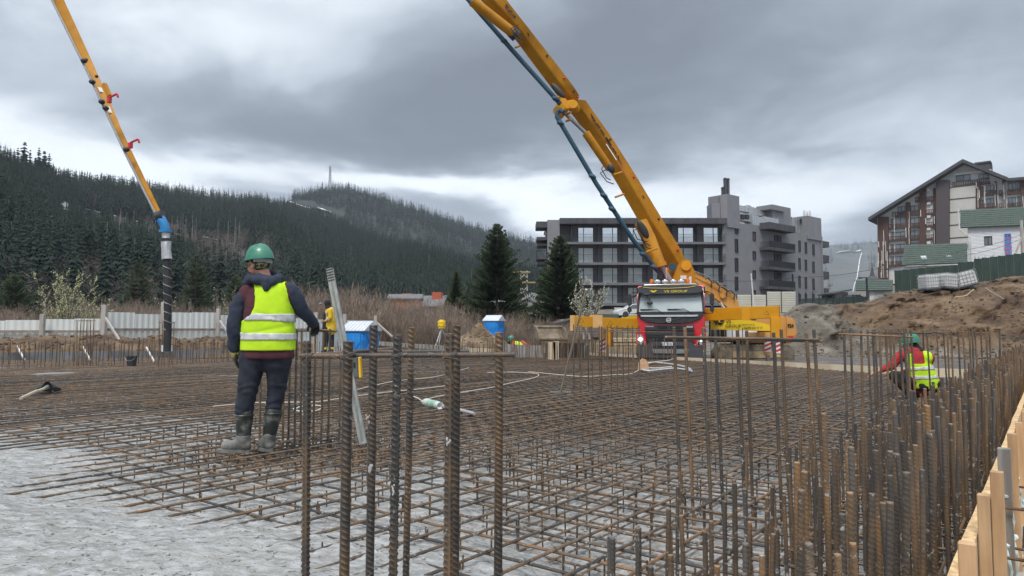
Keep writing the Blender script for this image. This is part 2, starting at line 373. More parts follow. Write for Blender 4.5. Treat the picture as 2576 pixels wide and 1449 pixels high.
hC = hill('far_hill', 1700, 2900, 1300, RC, 0.0, m_floorC, 60)
# snow patches on the far ski slope, the saddle and the hillside road
m_snow = mat('snow', (.72, .75, .80), .7, var=.06, scale=2, bump=.3, bscale=.5)
def strip(name, f, pts, w, lift=.6, m=None, jag=.0, seed=1):
    """pts (px, t); ribbon that lies on a hill"""
    r = random.Random(seed); mb = MB(); k = []
    for (p, t, ww) in pts:
        a = f(p, t); k.append((a + Vector((0, 0, lift)), ww * w * (1 + jag * r.uniform(-1, 1))))
    vs = []; fs = []
    for i, (c, ww) in enumerate(k): vs += [c + Vector((0, -ww, -ww * .12)), c + Vector((0, ww, ww * .12))]
    for i in range(len(k) - 1): fs.append((2 * i, 2 * i + 1, 2 * i + 3, 2 * i + 2))
    mb.add(vs, fs); return mb.build(name, m or m_snow, smooth=True, kind='structure')
def on_hill(f, px, py, up=2.5):
    lo, hi = 0.0, 1.0; c_, s_ = math.cos(PITCH), math.sin(PITCH)
    for _ in range(26):
        mid = (lo + hi) / 2; v = f(px, mid); z = v.z - EYE
        if CY - FPX * (-v.y * s_ + z * c_) / (v.y * c_ + z * s_) > py: lo = mid
        else: hi = mid
    return f(px, lo) + Vector((0, -1, up))
strip('snow_patch', lambda p, t: on_hill(hB, p, t, 3), [(715, 506, 0), (722, 510, .25), (735, 516, .4), (748, 520, .55), (765, 526, .8), (785, 531, .9), (800, 528, .8), (812, 533, .5), (830, 538, .25), (848, 542, 0)], 17, 0, jag=.5)
strip('snow_patch', lambda p, t: on_hill(hC, p, t, 6), [(2105, 640, 0), (2120, 636, .6), (2140, 634, .8), (2158, 636, 1), (2170, 632, .6), (2175, 632, 0)], 13, 0, jag=.3)
strip('ski_run', lambda p, t: on_hill(hC, p, t, 4), [(2172, 638, 1), (2166, 655, 1), (2162, 680, 1), (2158, 700, .8), (2150, 722, .7), (2146, 740, .4)], 2.6, 0, jag=.3)
# ================================================================ conifers
m_need = mat('spruce_needles', (.010, .020, .015), .85, col2=(.034, .052, .036), scale=.35, detail=4, objvar=.25, spec=.15)
m_need2 = mat('spruce_needles_near', (.024, .042, .022), .8, col2=(.080, .108, .050), scale=1.6, detail=6, objvar=.1, spec=.2)
m_bark = mat('bark', (.10, .085, .07), .95, col2=(.21, .18, .155), scale=5, bump=.6, bscale=20, bdist=.02)
def conifer_far(seed, h=1.0, full=1.0, bare=.0):
    """cheap conifer of height 1: ragged whorls of drooping blades"""
    r = random.Random(seed); V = []; F = []
    lv = 17
    for i in range(lv):
        t = (i + r.random() * .5) / lv; z = bare + (1 - bare) * t
        R = (.155 * (1 - t) ** .8 + .008) * full * r.uniform(.75, 1.15)
        n = 8 if i < 12 else 5; a0 = r.random() * 6
        for j in range(n):
            a = a0 + 2 * PI * j / n + r.uniform(-.25, .25); rr = R * r.uniform(.65, 1.2); w = .34 * rr + .008
            d = Vector((math.cos(a), math.sin(a), 0)); s = Vector((-d.y, d.x, 0)); k = len(V); dz = .055 * (1 - t) + .02
            V += [(0, 0, z + dz), tuple(d * rr * .62 + s * w + Vector((0, 0, z - .1 * rr))), tuple(d * rr + Vector((0, 0, z - .38 * rr))), tuple(d * rr * .62 - s * w + Vector((0, 0, z - .1 * rr)))]
            F += [(k, k + 1, k + 2), (k, k + 2, k + 3)]
    return V, F
def trunk_far(bare):
    mb = MB(); mb.tube([(0, 0, -.03), (0, 0, .5), (0, 0, .93)], [.011, .007, .001], 5, cap=False); return mb.mesh('trunk', m_trunkf)
m_trunkf = mat('far_trunk', (.17, .15, .135), .9, var=.3, scale=3)
CON = []
for sd_ in range(5):
    V, F = conifer_far(sd_, full=(1, .85, 1.15, .95, .7)[sd_], bare=(.05, .12, .04, .3, .45)[sd_]); CON.append((raw_mesh('crown', V, F, m_need), trunk_far(0)))
# far forest: geometry-nodes instances of three of the tree shapes, one object per hill
def scatter_real(name, pts, scl, variants, m):
    """joined trees as one mesh (cheap shapes)"""
    Vs = []; Fs = []; k = 0
    for (x, y, z), s in zip(pts, scl):
        V0, F0 = variants[rnd.randrange(len(variants))]; a = rnd.uniform(0, 6.28); c, d = math.cos(a), math.sin(a)
        R = np.array([[c, -d, 0], [d, c, 0], [0, 0, 1]]); wdt = rnd.uniform(.85, 1.2) * (1.3 if 'mast' in name else 1)
        Vs.append((V0 * (wdt, wdt, 1)) @ R.T * s + (x, y, z)); Fs.append(F0 + k); k += len(V0)
    return link(name, raw_mesh(name, np.concatenate(Vs), np.concatenate(Fs), m), kind='stuff')
def spiky(seed, lv, n):
    r = random.Random(seed); V = []; F = []; slim = r.uniform(.8, 1.15)
    for i in range(lv):
        t = (i + r.uniform(-.2, .3)) / lv; t = max(0, t); z = .07 + .93 * t; R = (.175 * (1 - t) ** .85 + .010) * slim * r.uniform(.8, 1.2); a0 = r.random() * 6
        for j in range(n):
            a = a0 + 2 * PI * j / n + r.uniform(-.3, .3); rr = R * r.uniform(.6, 1.25); w = 2.6 / n; k = len(V)
            V += [(0, 0, z + .085 * (1 - t) + .03), (rr * .6 * math.cos(a - w * .5), rr * .6 * math.sin(a - w * .5), z - .1 * rr), (rr * math.cos(a), rr * math.sin(a), z - .45 * rr), (rr * .6 * math.cos(a + w * .5), rr * .6 * math.sin(a + w * .5), z - .1 * rr)]; F += [(k, k + 1, k + 2), (k, k + 2, k + 3)]
    k = len(V); V += [(-.012, 0, .8), (.012, 0, .8), (0, 0, 1.04)]; F.append((k, k + 1, k + 2))
    return np.array(V), np.array(F)
cheap = [spiky(s, 9, 6) for s in range(8)]
cheap3 = [spiky(s, 6, 5) for s in range(20, 28)]
def snowline(p): return 523 + (p - 160) * (628 - 523) / 450.0
def proj(v):
    c, s = math.cos(PITCH), math.sin(PITCH); y, z = v.y, v.z - EYE
    d = y * c + z * s; u = -y * s + z * c
    return CX + FPX * v.x / d, CY - FPX * u / d
rf = random.Random(21)
# hill B (mast hill)
pts, scl = [], []
for k in range(12000):
    p = rf.uniform(520, 1880); t = rf.random() ** .75 * 1.04; v = hB(p, t)
    q = proj(v)
    if 715 < q[0] < 870 and 508 < q[1] < 562 and abs(q[1] - (505 + (q[0] - 715) * .30)) < 16: continue
    pts.append(v[:]); scl.append(rf.uniform(10, 19))
scatter_real('mast_hill_forest', pts, scl, cheap3, m_need)
# hill C (far, in the haze)
pts, scl = [], []
for k in range(2500):
    p = rf.uniform(1720, 2880); t = rf.random() ** .8 * 1.02; v = hC(p, t); q = proj(v)
    if 2095 < q[0] < 2185 and q[1] > 632: continue
    pts.append(v[:]); scl.append(rf.uniform(18, 32))
scatter_real('far_hill_forest', pts, scl, cheap3, m_need)
# hill A: the mass behind, then single trees in front and on the skyline
pts, scl = [], []; singles = []
for k in range(15500):
    p = rf.uniform(-480, 1480); t = rf.random() ** .62 * 1.03; v = hA(p, t); q = proj(v)
    top = proj(v + Vector((0, 0, 17)))
    h = rf.uniform(12, 21)
    if 190 < p < 618 and q[1] > snowline(p) - 1:
        gap = (q[1] - snowline(p)) / FPX * v.y
        if gap < 3: continue
        h = min(h, gap * .96 + (3 if rf.random() < .25 else 0))
        if h < 5: continue
    if fnoise(v.x * .012, v.y * .009, 1.0, 3) > .62: continue
    if -60 < p < 1300 and v.y < 330 and rf.random() < .9: singles.append((v, h)); continue
    pts.append(v[:]); scl.append(h)
scatter_real('hillside_forest', pts, scl, cheap, m_need)
# the trees that show largest become things of their own
singles.sort(key=lambda a: -a[1] / a[0].y); keep = singles[:225]
print('forest', len(pts), len(singles))
rest = singles[225:]
scatter_real('hillside_forest_front', [v[:] for v, h in rest], [h for v, h in rest], cheap, m_need)
sky_trees = [(8, 372), (28, 366), (45, 350), (60, 372), (76, 392), (98, 385), (115, 445), (150, 428), (172, 436), (190, 452), (232, 462), (262, 455), (300, 462)] + [(rf.uniform(-20, 122), rf.uniform(362, 430)) for _ in range(16)]
forest_lab = ['dark spruce of the mixed wood covering the slope behind the site', 'slim dark spruce with a bare lower trunk in the hillside wood', 'broad shaggy spruce low on the slope behind the white fence']
for i, (v, h) in enumerate(keep):
    c = rf.choice((0, 1, 2, 3, 4)); lab = forest_lab[0] if c in (0,) else (forest_lab[1] if c in (3, 4, 1) else forest_lab[2])
    o = thing('spruce_tree', lab, 'tree', v, rf.uniform(0, 6), 'spruces of the hillside wood: ' + ('dense', 'slim', 'dense', 'slim', 'slim')[c] if False else 'spruces of the hillside wood', (h * rf.uniform(.9, 1.25),) * 2 + (h,))
    link('crown', CON[c][0], o); link('trunk', CON[c][1], o)
for i, (p, y) in enumerate(sky_trees):
    v = hA(p, .97); v = v + Vector((0, 0, -1)); h = (proj(v)[1] - y) / FPX * v.y; c = i % 3
    o = thing('spruce_tree', 'tall dark spruce standing out on the left skyline of the near hill', 'tree', v, rf.uniform(0, 6), 'tall spruces on the left skyline', (h * 1.35, h * 1.35, h))
    link('crown', CON[c][0], o); link('trunk', CON[c][1], o)
# bare broadleaf trees and trunks showing between the conifers
m_bare = mat('bare_twigs', (.10, .08, .068), .95, col2=(.20, .165, .14), scale=.8)
def bare_mass(seed, n=26):
    r = random.Random(seed); V = []; F = []
    for i in range(n):
        a = r.uniform(0, 6.28); R = r.uniform(.02, .32); x, y = R * math.cos(a), R * math.sin(a); z0 = r.uniform(0, .3); z1 = r.uniform(.55, 1); w = .006; k = len(V)
        V += [(x * .4 - w, y * .4, z0), (x * .4 + w, y * .4, z0), (x * 1.3, y * 1.3, z1)]; F.append((k, k + 1, k + 2))
        for j in range(5):
            t = r.uniform(.3, .95); bx, by, bz = lerp(x * .4, x * 1.3, t), lerp(y * .4, y * 1.3, t), lerp(z0, z1, t); k = len(V); dx, dy = r.uniform(-.16, .16), r.uniform(-.16, .16)
            V += [(bx, by, bz), (bx, by, bz + .012), (bx + dx, by + dy, bz + r.uniform(.05, .2))]; F.append((k, k + 1, k + 2))
    return np.array(V), np.array(F)
bm_ = [bare_mass(s) for s in range(4)]
pts, scl = [], []
for k in range(420):
    p = rf.uniform(-60, 1400); t = rf.random() ** 1.2 * .8; v = hA(p, t)
    if fnoise(v.x * .012, v.y * .009, 1.0, 3) > .1 or rf.random() < .25: pts.append(v[:]); scl.append(rf.uniform(7, 15))
for k in range(160):
    p = rf.uniform(-60, 760); v = hA(p, rf.uniform(.93, 1.0)); pts.append(v[:]); scl.append(rf.uniform(9, 17))
scatter_real('bare_woodland', pts, scl, bm_, m_bare)
m_pale = mat('pale_trunk', (.25, .23, .21), .9, var=.25, scale=.7)
mb = MB()
for k in range(150):
    p = rf.uniform(0, 1250); v = hA(p, rf.uniform(.12, .62)); h = rf.uniform(9, 17); mb.tube([v, v + Vector((rf.uniform(-.4, .4), 0, h))], [.17, .06], 4, cap=False)
mb.build('pale_trunks', m_pale, kind='stuff')
# snow along the forest road
for (a, b) in ((205, 222), (224, 250), (275, 287), (300, 312), (330, 346), (352, 372), (378, 388), (412, 430), (505, 522), (526, 545), (549, 562), (566, 588), (590, 612)):
    pp = [(a + (b - a) * q / 4, 0, (0, .8, 1, .7, 0)[q]) for q in range(5)]
    def f(p, t, a=a):
        y = snowline(p); 
        # find the hill point that projects on this line
        lo, hi = 0.0, 1.0
        for _ in range(24):
            mid = (lo + hi) / 2
            if proj(hA(p, mid))[1] > y: lo = mid
            else: hi = mid
        q = hA(p, lo); return q + (Vector((0, 0, EYE)) - q).normalized() * 10 + Vector((0, 0, 2))
    strip('snow_bank', f, pp, 1.0 if a < 500 else 1.5, 0, jag=.5, seed=a)
# small white hut on the road, and the mast on the summit
q = at_y(161, 527, 330); t_ = thing('hut', 'small white cabin standing among the spruces on the hillside road', 'hut', q)
mbx = MB(); mbx.bb(-1.3, 1.3, -1, 1, 0, 3.2); mbx.build('wall', mat('hut_white', (.62, .62, .62), .7), t_); mbx = MB(); mbx.prism([(-1.5, 3.2), (1.5, 3.2), (0, 3.9)], -1.1, 1.1); mbx.build('roof', mat('hut_roof', (.2, .19, .19), .8), t_)
q = at_y(830, 470, 1180); t_ = thing('lattice_mast', 'grey lattice telecom mast rising above the hilltop trees', 'mast', q)
m_galv = mat('galvanised', (.30, .31, .32), .5, metal=.5, var=.15)
mb = MB()
for a in range(4):
    x, y = 2.2 * (1 if a in (0, 3) else -1), 2.2 * (1 if a < 2 else -1); mb.tube([(x, y, -4), (x * .35, y * .35, 36)], .33, 4)
mb.build('mast_leg', m_galv, t_); mb = MB()
for i in range(9):
    z0, z1 = -4 + i * 4.4, .4 + i * 4.4; w0, w1 = 2.2 * (1 - .65 * (z0 + 4) / 40), 2.2 * (1 - .65 * (z1 + 4) / 40)
    for s in (-1, 1): mb.tube([(-w0 * s, -w0, z0), (w1 * s, -w1, z1)], .2, 4); mb.tube([(-w0 * s, w0, z0), (w1 * s, w1, z1)], .2, 4)
mb.build('bracing', m_galv, t_); mb = MB()
for a in range(5):
    mb.box((1.6 * math.cos(a * 1.25), 1.6 * math.sin(a * 1.25), 31 + (a % 2) * 3), (.8, .8, 4))
mb.build('antenna', mat('antenna_grey', (.42, .43, .45), .6), t_)
# ================================================================ the slab under construction
ANG = math.radians(37.5); U = Vector((math.sin(ANG), math.cos(ANG), 0)); V = Vector((-math.cos(ANG), math.sin(ANG), 0))
def uv(u, v, z=0.0): return U * u + V * v + Vector((0, 0, z))
V0 = 0.25                                      # inner face of the right-hand formwork
# --- rebar material: steel, brown scale, orange rust, cement splashes
def rebar_mat(name, rust=.5, splash=.5, dark=1.0, light=0.0, sc=1.0, pt=True):
    m = bpy.data.materials.new(name); m.use_nodes = True; t = m.node_tree; b = t.nodes['Principled BSDF']; l = t.links.new
    tcn = t.nodes.new('ShaderNodeTexCoord'); oi = t.nodes.new('ShaderNodeObjectInfo'); g = t.nodes.new('ShaderNodeNewGeometry')
    ad = t.nodes.new('ShaderNodeVectorMath'); ad.operation = 'ADD'; sc_ = t.nodes.new('ShaderNodeVectorMath'); sc_.operation = 'SCALE'; sc_.inputs['Scale'].default_value = 173.0
    cx = t.nodes.new('ShaderNodeCombineXYZ')
    for i in range(3): l(oi.outputs['Random'], cx.inputs[i])
    l(cx.outputs[0], sc_.inputs[0]); l(g.outputs['Position'], ad.inputs[0]); l(sc_.outputs[0], ad.inputs[1])
    def nz(s, det=5, st=(1, 1, 1)):
        mp = t.nodes.new('ShaderNodeMapping'); mp.inputs['Scale'].default_value = st; l(ad.outputs[0], mp.inputs[0])
        n = t.nodes.new('ShaderNodeTexNoise'); n.inputs['Scale'].default_value = s * sc; n.inputs['Detail'].default_value = det; n.inputs['Roughness'].default_value = .65; l(mp.outputs[0], n.inputs[0]); return n.outputs[0]
    def mth(op, a, c):
        n = t.nodes.new('ShaderNodeMath'); n.operation = op; n.use_clamp = False
        for i, v in enumerate((a, c)):
            if isinstance(v, (int, float)): n.inputs[i].default_value = v
            else: l(v, n.inputs[i])
        return n.outputs[0]
    r = t.nodes.new('ShaderNodeValToRGB'); a = mth('ADD', nz(5, 6, (1, 1, .5)), mth('MULTIPLY', mth('SUBTRACT', oi.outputs['Random'], .5), .16)); a = mth('ADD', a, (rust - .5) * .22); l(a, r.inputs[0]); e = r.color_ramp.elements
    k = dark
    e[0].position = .30; e[0].color = (.055 * k, .052 * k, .050 * k, 1); e[1].position = .86; e[1].color = (.34, .165, .065, 1)
    for p, c in ((.45, (.075 * k, .062 * k, .052 * k)), (.55, (.125 * k, .086 * k, .054 * k)), (.68, (.20 * k, .120 * k, .062 * k))): x = e.new(p); x.color = (*c, 1)
    r2 = t.nodes.new('ShaderNodeValToRGB'); s = mth('ADD', nz(38, 4), 0.0)
    sz = t.nodes.new('ShaderNodeSeparateXYZ'); l(g.outputs['Position'], sz.inputs[0])
    zz = t.nodes.new('ShaderNodeMapRange'); zz.inputs[1].default_value = -.15; zz.inputs[2].default_value = .6; zz.inputs[3].default_value = .12; zz.inputs[4].default_value = -.04; l(sz.outputs['Z'], zz.inputs[0])
    s = mth('ADD', s, mth('MULTIPLY', zz.outputs[0], splash * 1.3)); s = mth('ADD', s, mth('MULTIPLY', nz(2.2, 2), .16)); l(s, r2.inputs[0]); r2.color_ramp.elements[0].position = .70; r2.color_ramp.elements[1].position = .78
    mx = t.nodes.new('ShaderNodeMix'); mx.data_type = 'RGBA'; l(r2.outputs[0], mx.inputs['Factor']); l(r.outputs[0], mx.inputs['A']); mx.inputs['B'].default_value = (.34, .335, .32, 1)
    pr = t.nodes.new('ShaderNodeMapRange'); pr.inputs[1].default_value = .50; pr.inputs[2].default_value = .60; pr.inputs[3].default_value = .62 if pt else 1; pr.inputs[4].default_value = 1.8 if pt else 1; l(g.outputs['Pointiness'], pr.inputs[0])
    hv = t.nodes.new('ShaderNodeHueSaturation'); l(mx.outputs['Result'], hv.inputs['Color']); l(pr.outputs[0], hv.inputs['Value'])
    l(hv.outputs[0], b.inputs['Base Color']); b.inputs['Roughness'].default_value = .55; b.inputs['Specular IOR Level'].default_value = .5; b.inputs['Metallic'].default_value = .15
    bp = t.nodes.new('ShaderNodeBump'); bp.inputs['Strength'].default_value = .5; bp.inputs['Distance'].default_value = .002; l(nz(160, 3), bp.inputs['Height']); l(bp.outputs[0], b.inputs['Normal'])
    return m
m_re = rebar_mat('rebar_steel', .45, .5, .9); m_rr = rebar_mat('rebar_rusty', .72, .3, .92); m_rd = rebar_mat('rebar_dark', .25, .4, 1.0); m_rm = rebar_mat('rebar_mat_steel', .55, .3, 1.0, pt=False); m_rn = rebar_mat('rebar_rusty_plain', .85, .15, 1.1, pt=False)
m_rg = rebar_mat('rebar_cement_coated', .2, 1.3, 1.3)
def rebar_mesh(L, r, pitch=.018, seg=10, step=.004, name='rebar', m=None, lean=0.0, seed=0, endcap=True, h=None):
    nz_ = max(2, int(L / step)); z = np.linspace(0, L, nz_); th = np.arange(seg) * 2 * PI / seg + .3; Z, T = np.meshgrid(z, th, indexing='ij')
    side = np.sign(np.sin(T)); ph = Z / pitch + side * .25 + np.abs(((T % PI) / PI)) * 1.1; f = ph - np.floor(ph)
    rib = np.clip(1 - np.abs(f - .5) / .2, 0, 1) * np.abs(np.sin(T)) ** .5; lon = np.exp(-(np.sin(T) / .28) ** 2) * .8
    hh = h or r * .32; R = r * .84 + hh * np.maximum(rib, lon)
    R[0] *= .96; R[-1] *= .96
    bend = lean * (Z / L) ** 2
    P = np.stack([R * np.cos(T) + bend, R * np.sin(T), Z], -1).reshape(-1, 3)
    i, j = np.meshgrid(np.arange(nz_ - 1), np.arange(seg), indexing='ij'); a = (i * seg + j).ravel(); b = (i * seg + (j + 1) % seg).ravel()
    F = np.stack([a, b, b + seg, a + seg], 1)
    # end caps as fans of quads around a centre point
    c0, c1 = len(P), len(P) + 1; P = np.concatenate([P, [(0, 0, 0), (lean, 0, L)]])
    k = np.arange(0, seg, 2); last = (nz_ - 1) * seg
    cap = np.stack([np.full(len(k), c1), last + k, last + (k + 1) % seg, last + (k + 2) % seg], 1)
    me = raw_mesh(name, P, np.concatenate([F, cap]), m, smooth=True)
    sm = np.ones(len(me.polygons), bool); sm[-len(k):] = False; me.polygons.foreach_set('use_smooth', sm); return me
def aim(p, q):
    d = Vector(q) - Vector(p); return d.to_track_quat('Z', 'Y').to_euler(), d.length

# --- wet concrete: one height field, poured high at the front left, low under the bars
BND = [(-16, 10.5), (-9, 9.0), (-6.6, 7.9), (-5.05, 6.8), (-3.9, 5.7), (-3.0, 4.85), (-2.34, 4.25), (-1.76, 3.7), (-1.33, 3.35), (-.94, 3.05), (-.5, 2.9), (-.1, 2.8), (.3, 2.6), (.7, 2.2), (1.0, 1.6), (1.0, 0.0)]
BNDa = np.array(BND)
def pour_dist(x, y):
    """signed distance to the edge of the freshly poured area; negative inside the pour"""
    p = np.array([x, y]); best = 1e9; sg = 1
    for a, b in zip(BNDa[:-1], BNDa[1:]):
        d = b - a; t = np.clip(np.dot(p - a, d) / np.dot(d, d), 0, 1); q = a + d * t; w = p - q; D = math.hypot(*w)
        if D < best: best = D; sg = 1 if d[0] * w[1] - d[1] * w[0] > 0 else -1
    return best * sg
def conc_z(x, y, fine=True):
    d = pour_dist(x, y) + .30 * fnoise(x * 1.1, y * 1.1, 4.0, 4)
    right = sstep(-.6, .8, x) * sstep(2.0, 3.0, y)
    if d < 0: z = lerp(.010, -.014, sstep(-4.3, -3.2, x)) + .035 * sstep(0, -.55, d)
    else:
        slope = lerp(.055, .17, right); z = lerp(.010, -.014, sstep(-4.3, -3.2, x)) - slope * d
    z = max(z, lerp(-.30, -.20, right))
    Yd = math.hypot(x, y)
    # patches of concrete spilled further back on the left
    z2 = -.08 + .10 * fnoise(x * .22 + 3, y * .22, 8.0, 3)
    k = sstep(15.5, 17, y) * (1 - sstep(20, 22, y)) * sstep(-3.5, -6.5, x); z = lerp(z, max(z, z2 + .03), k)
    k2 = sstep(.2, .5, fnoise(x * .16 + 7, y * .16 + 1, 2, 2)) ; z = lerp(z, z + .1, k2 * .5)
    if fine:
        w = 1 / (1 + max(0, Yd - 3) * .2)
        z += w * (.016 * fnoise(x * 4.2, y * 5.0, 1, 4) + .015 * fnoise(x * 11, y * 13, 2, 4) + .006 * abs(fnoise(x * 30, y * 26, 3, 2)))
    return z
m_conc = bpy.data.materials.new('wet_concrete'); m_conc.use_nodes = True
t = m_conc.node_tree; b = t.nodes['Principled BSDF']; l = t.links.new; g = t.nodes.new('ShaderNodeNewGeometry')
def cn(s, det=8, st=(1, 1, 1), rot=0, off=(0, 0, 0)):
    mp = t.nodes.new('ShaderNodeMapping'); mp.inputs['Scale'].default_value = st; mp.inputs['Rotation'].default_value = (0, 0, rot); mp.inputs['Location'].default_value = off; l(g.outputs['Position'], mp.inputs[0])
    n = t.nodes.new('ShaderNodeTexNoise'); n.inputs['Scale'].default_value = s; n.inputs['Detail'].default_value = det; n.inputs['Roughness'].default_value = .62; l(mp.outputs[0], n.inputs[0]); return n.outputs[0]
def ramp(src, stops):
    r = t.nodes.new('ShaderNodeValToRGB'); l(src, r.inputs[0]); e = r.color_ramp.elements
    e[0].position, e[0].color = stops[0][0], (*stops[0][1], 1); e[1].position, e[1].color = stops[-1][0], (*stops[-1][1], 1)
    for p, c in stops[1:-1]: x = e.new(p); x.color = (*c, 1)
    return r.outputs[0]
def mixc(f, a, c, mode='MIX'):
    n = t.nodes.new('ShaderNodeMix'); n.data_type = 'RGBA'; n.blend_type = mode
    if isinstance(f, (int, float)): n.inputs['Factor'].default_value = f
    else: l(f, n.inputs['Factor'])
    for i, v in (('A', a), ('B', c)):
        if isinstance(v, tuple): n.inputs[i].default_value = (*v, 1)
        else: l(v, n.inputs[i])
    return n.outputs['Result']
base = ramp(cn(1.1, 9), [(.30, (.20, .194, .176)), (.5, (.285, .277, .254)), (.70, (.375, .367, .34))])
strk = ramp(cn(9, 7, (1, 2.6, 1), -.25), [(.42, (0, 0, 0)), (.62, (1, 1, 1))])
base = mixc(strk, base, (.47, .475, .475)); 
pits = ramp(cn(26, 5, off=(3, 3, 0)), [(.57, (0, 0, 0)), (.64, (1, 1, 1))]); base = mixc(pits, base, (.13, .128, .12))
ag = ramp(cn(90, 3), [(.3, (.84, .84, .84)), (.7, (1.1, 1.1, 1.1))]); base = mixc(.8, base, ag, 'MULTIPLY')
at = t.nodes.new('ShaderNodeAttribute'); at.attribute_name = 'mud'
mudc = ramp(cn(1.6, 8), [(.35, (.050, .039, .029)), (.55, (.10, .080, .060)), (.7, (.20, .18, .155))]); base = mixc(at.outputs['Fac'], base, mudc)
l(base, b.inputs['Base Color'])
rr = ramp(cn(5, 6, (1, 2, 1)), [(.4, (.62, .62, .62)), (.62, (.27, .27, .27))]); l(rr, b.inputs['Roughness'])
bp = t.nodes.new('ShaderNodeBump'); bp.inputs['Strength'].default_value = 1.0; bp.inputs['Distance'].default_value = .02
hs = t.nodes.new('ShaderNodeMath'); hs.operation = 'ADD'; l(cn(22, 8, (1, 1.7, 1), -.3), hs.inputs[0])
h2 = t.nodes.new('ShaderNodeMath'); h2.operation = 'MULTIPLY'; h2.inputs[1].default_value = .35; l(cn(75, 4), h2.inputs[0]); l(h2.outputs[0], hs.inputs[1]); l(hs.outputs[0], bp.inputs['Height']); l(bp.outputs[0], b.inputs['Normal'])
def axis_vals(a0, a1, s0, s1, g0):
    """steps grow from s0 near g0"""
    out = [a0]; 
    while out[-1] < a1:
        d = max(0, out[-1] - g0); out.append(out[-1] + min(s1, s0 * (1 + d * .42)))
    return out
us = axis_vals(-1.2, 36.5, .028, .5, 3.5); vs_ = axis_vals(V0, 33, .028, .5, 4.5)
Cg = np.zeros((len(us), len(vs_), 3)); mud = []
for i, u in enumerate(us):
    for j, v in enumerate(vs_):
        q = uv(u, v); Cg[i, j] = (q.x, q.y, conc_z(q.x, q.y, u < 14 and v < 14))
        d = pour_dist(q.x, q.y) if (u < 14 and v < 14) else 9
        mdv = sstep(2.8, 6.0, d + .9 * fnoise(q.x * .7, q.y * .7, 3, 3) - 1.2 * sstep(0.5, 2.0, q.x) * (1 - sstep(5, 7, q.y)))
        if q.y > 14: mdv *= 1 - .55 * sstep(.0, .25, fnoise(q.x * .22 + 3, q.y * .22, 8.0, 3) + .1) * sstep(15, 17, q.y) * sstep(-2, -6, q.x)
        mud.append(mdv)
cme = grid_mesh('wet_concrete', Cg, m_conc); ca = cme.attributes.new('mud', 'FLOAT', 'POINT'); ca.data.foreach_set('value', mud); link('wet_concrete', cme, kind='structure')
del Cg
# lumps of concrete aggregate standing proud of the surface
m_agg = mat('aggregate_lump', (.19, .195, .19), .6, col2=(.40, .41, .41), scale=9, bump=.4, bscale=60, objvar=0)
agl = rock_mesh('aggregate', m_agg, 5, 1); pts = []
for k in range(1500):
    u = rnd.uniform(0, 8); v = V0 + rnd.random() ** 1.2 * 8; q = uv(u, v); s = rnd.choice((.004, .005, .006, .009)) * rnd.uniform(.7, 1.4)
    if q.y < 1.2: continue
    pts.append((q.x, q.y, conc_z(q.x, q.y) + s * .2, s, rnd.uniform(0, 6)))
scatter_stuff('aggregate_lumps', agl, pts)

# --- the mat of horizontal bars
SLAB = [uv(-.6, V0 + .03), uv(17.7, V0 + .03), Vector((7.35, 24.0, 0)), Vector((-.45, 36.3, 0)), Vector((-7.2, 34.6, 0)), Vector((-19, 24.9, 0)), Vector((-26, 19.5, 0)), Vector((-27, 8.5, 0)), Vector((-9, 8.3, 0)), Vector((-4.9, 5.6, 0)), Vector((-2.6, 3.9, 0)), Vector((-1.1, 2.7, 0)), Vector((.1, 2.2, 0))]
SL2 = [(p.dot(U), p.dot(V)) for p in SLAB]
def clip_line(c, along_u):
    """crossings of the line v=c (along_u) or u=c with the slab outline"""
    out = []; n = len(SL2)
    for i in range(n):
        a, b2 = SL2[i], SL2[(i + 1) % n]; ka, kb = (a[1], b2[1]) if along_u else (a[0], b2[0])
        if (ka - c) * (kb - c) < 0:
            t_ = (c - ka) / (kb - ka); out.append(lerp(a[0], b2[0], t_) if along_u else lerp(a[1], b2[1], t_))
    out.sort(); return [(out[i], out[i + 1]) for i in range(0, len(out) - 1, 2) if out[i + 1] - out[i] > .4]
mat_t = thing('reinforcement_mat', 'rusty steel reinforcement mat tied in a grid across the whole unpoured slab', 'rebar mat')
def bar_tube(along_u, c, a, b2, z, r, seg=6, wob=.008, r2=0, mb=None, seed=0):
    n = max(2, int((b2 - a) / .9)); pts = []
    for i in range(n + 1):
        s = lerp(a, b2, i / n); w = wob * fnoise(s * .8, c * 7.7 + seed, z, 2); sag = wob * .8 * fnoise(s * .5, c * 3.1 + seed, 5, 2)
        pts.append(uv(s, c + w * 2, z + sag) if along_u else uv(c + w * 2, s, z + sag))
    mb = mb or MB(); mb.tube(pts, r, seg); return mb
parts = []
rb = random.Random(11)
def lines(lo, hi, sp, jit): 
    out = []; c = lo
    while c < hi: out.append(c + rb.uniform(-jit, jit)); c += sp
    return out
for c in lines(V0 + .10, 32, .235, .028):
    for a, b2 in clip_line(c, True):
        a += rb.uniform(-.25, .25)
        if b2 - a > 14 and rb.random() < .75: m_ = lerp(a, b2, rb.uniform(.3, .7)); parts.append((True, c, a, m_ + .5, .010)); parts.append((True, c + .022, m_ - .5, b2, .010))
        else: parts.append((True, c, a, b2, .010))
for c in lines(.2, 34, .25, .03):
    for a, b2 in clip_line(c, False):
        b3 = b2 + rb.uniform(-.2, .2)
        if b3 - a > 14 and rb.random() < .5: m_ = lerp(a, b3, rb.uniform(.3, .7)); parts.append((False, c, a, m_ + .5, -.006)); parts.append((False, c + .02, m_ - .5, b3, -.006))
        else: parts.append((False, c, a, b3, -.006))
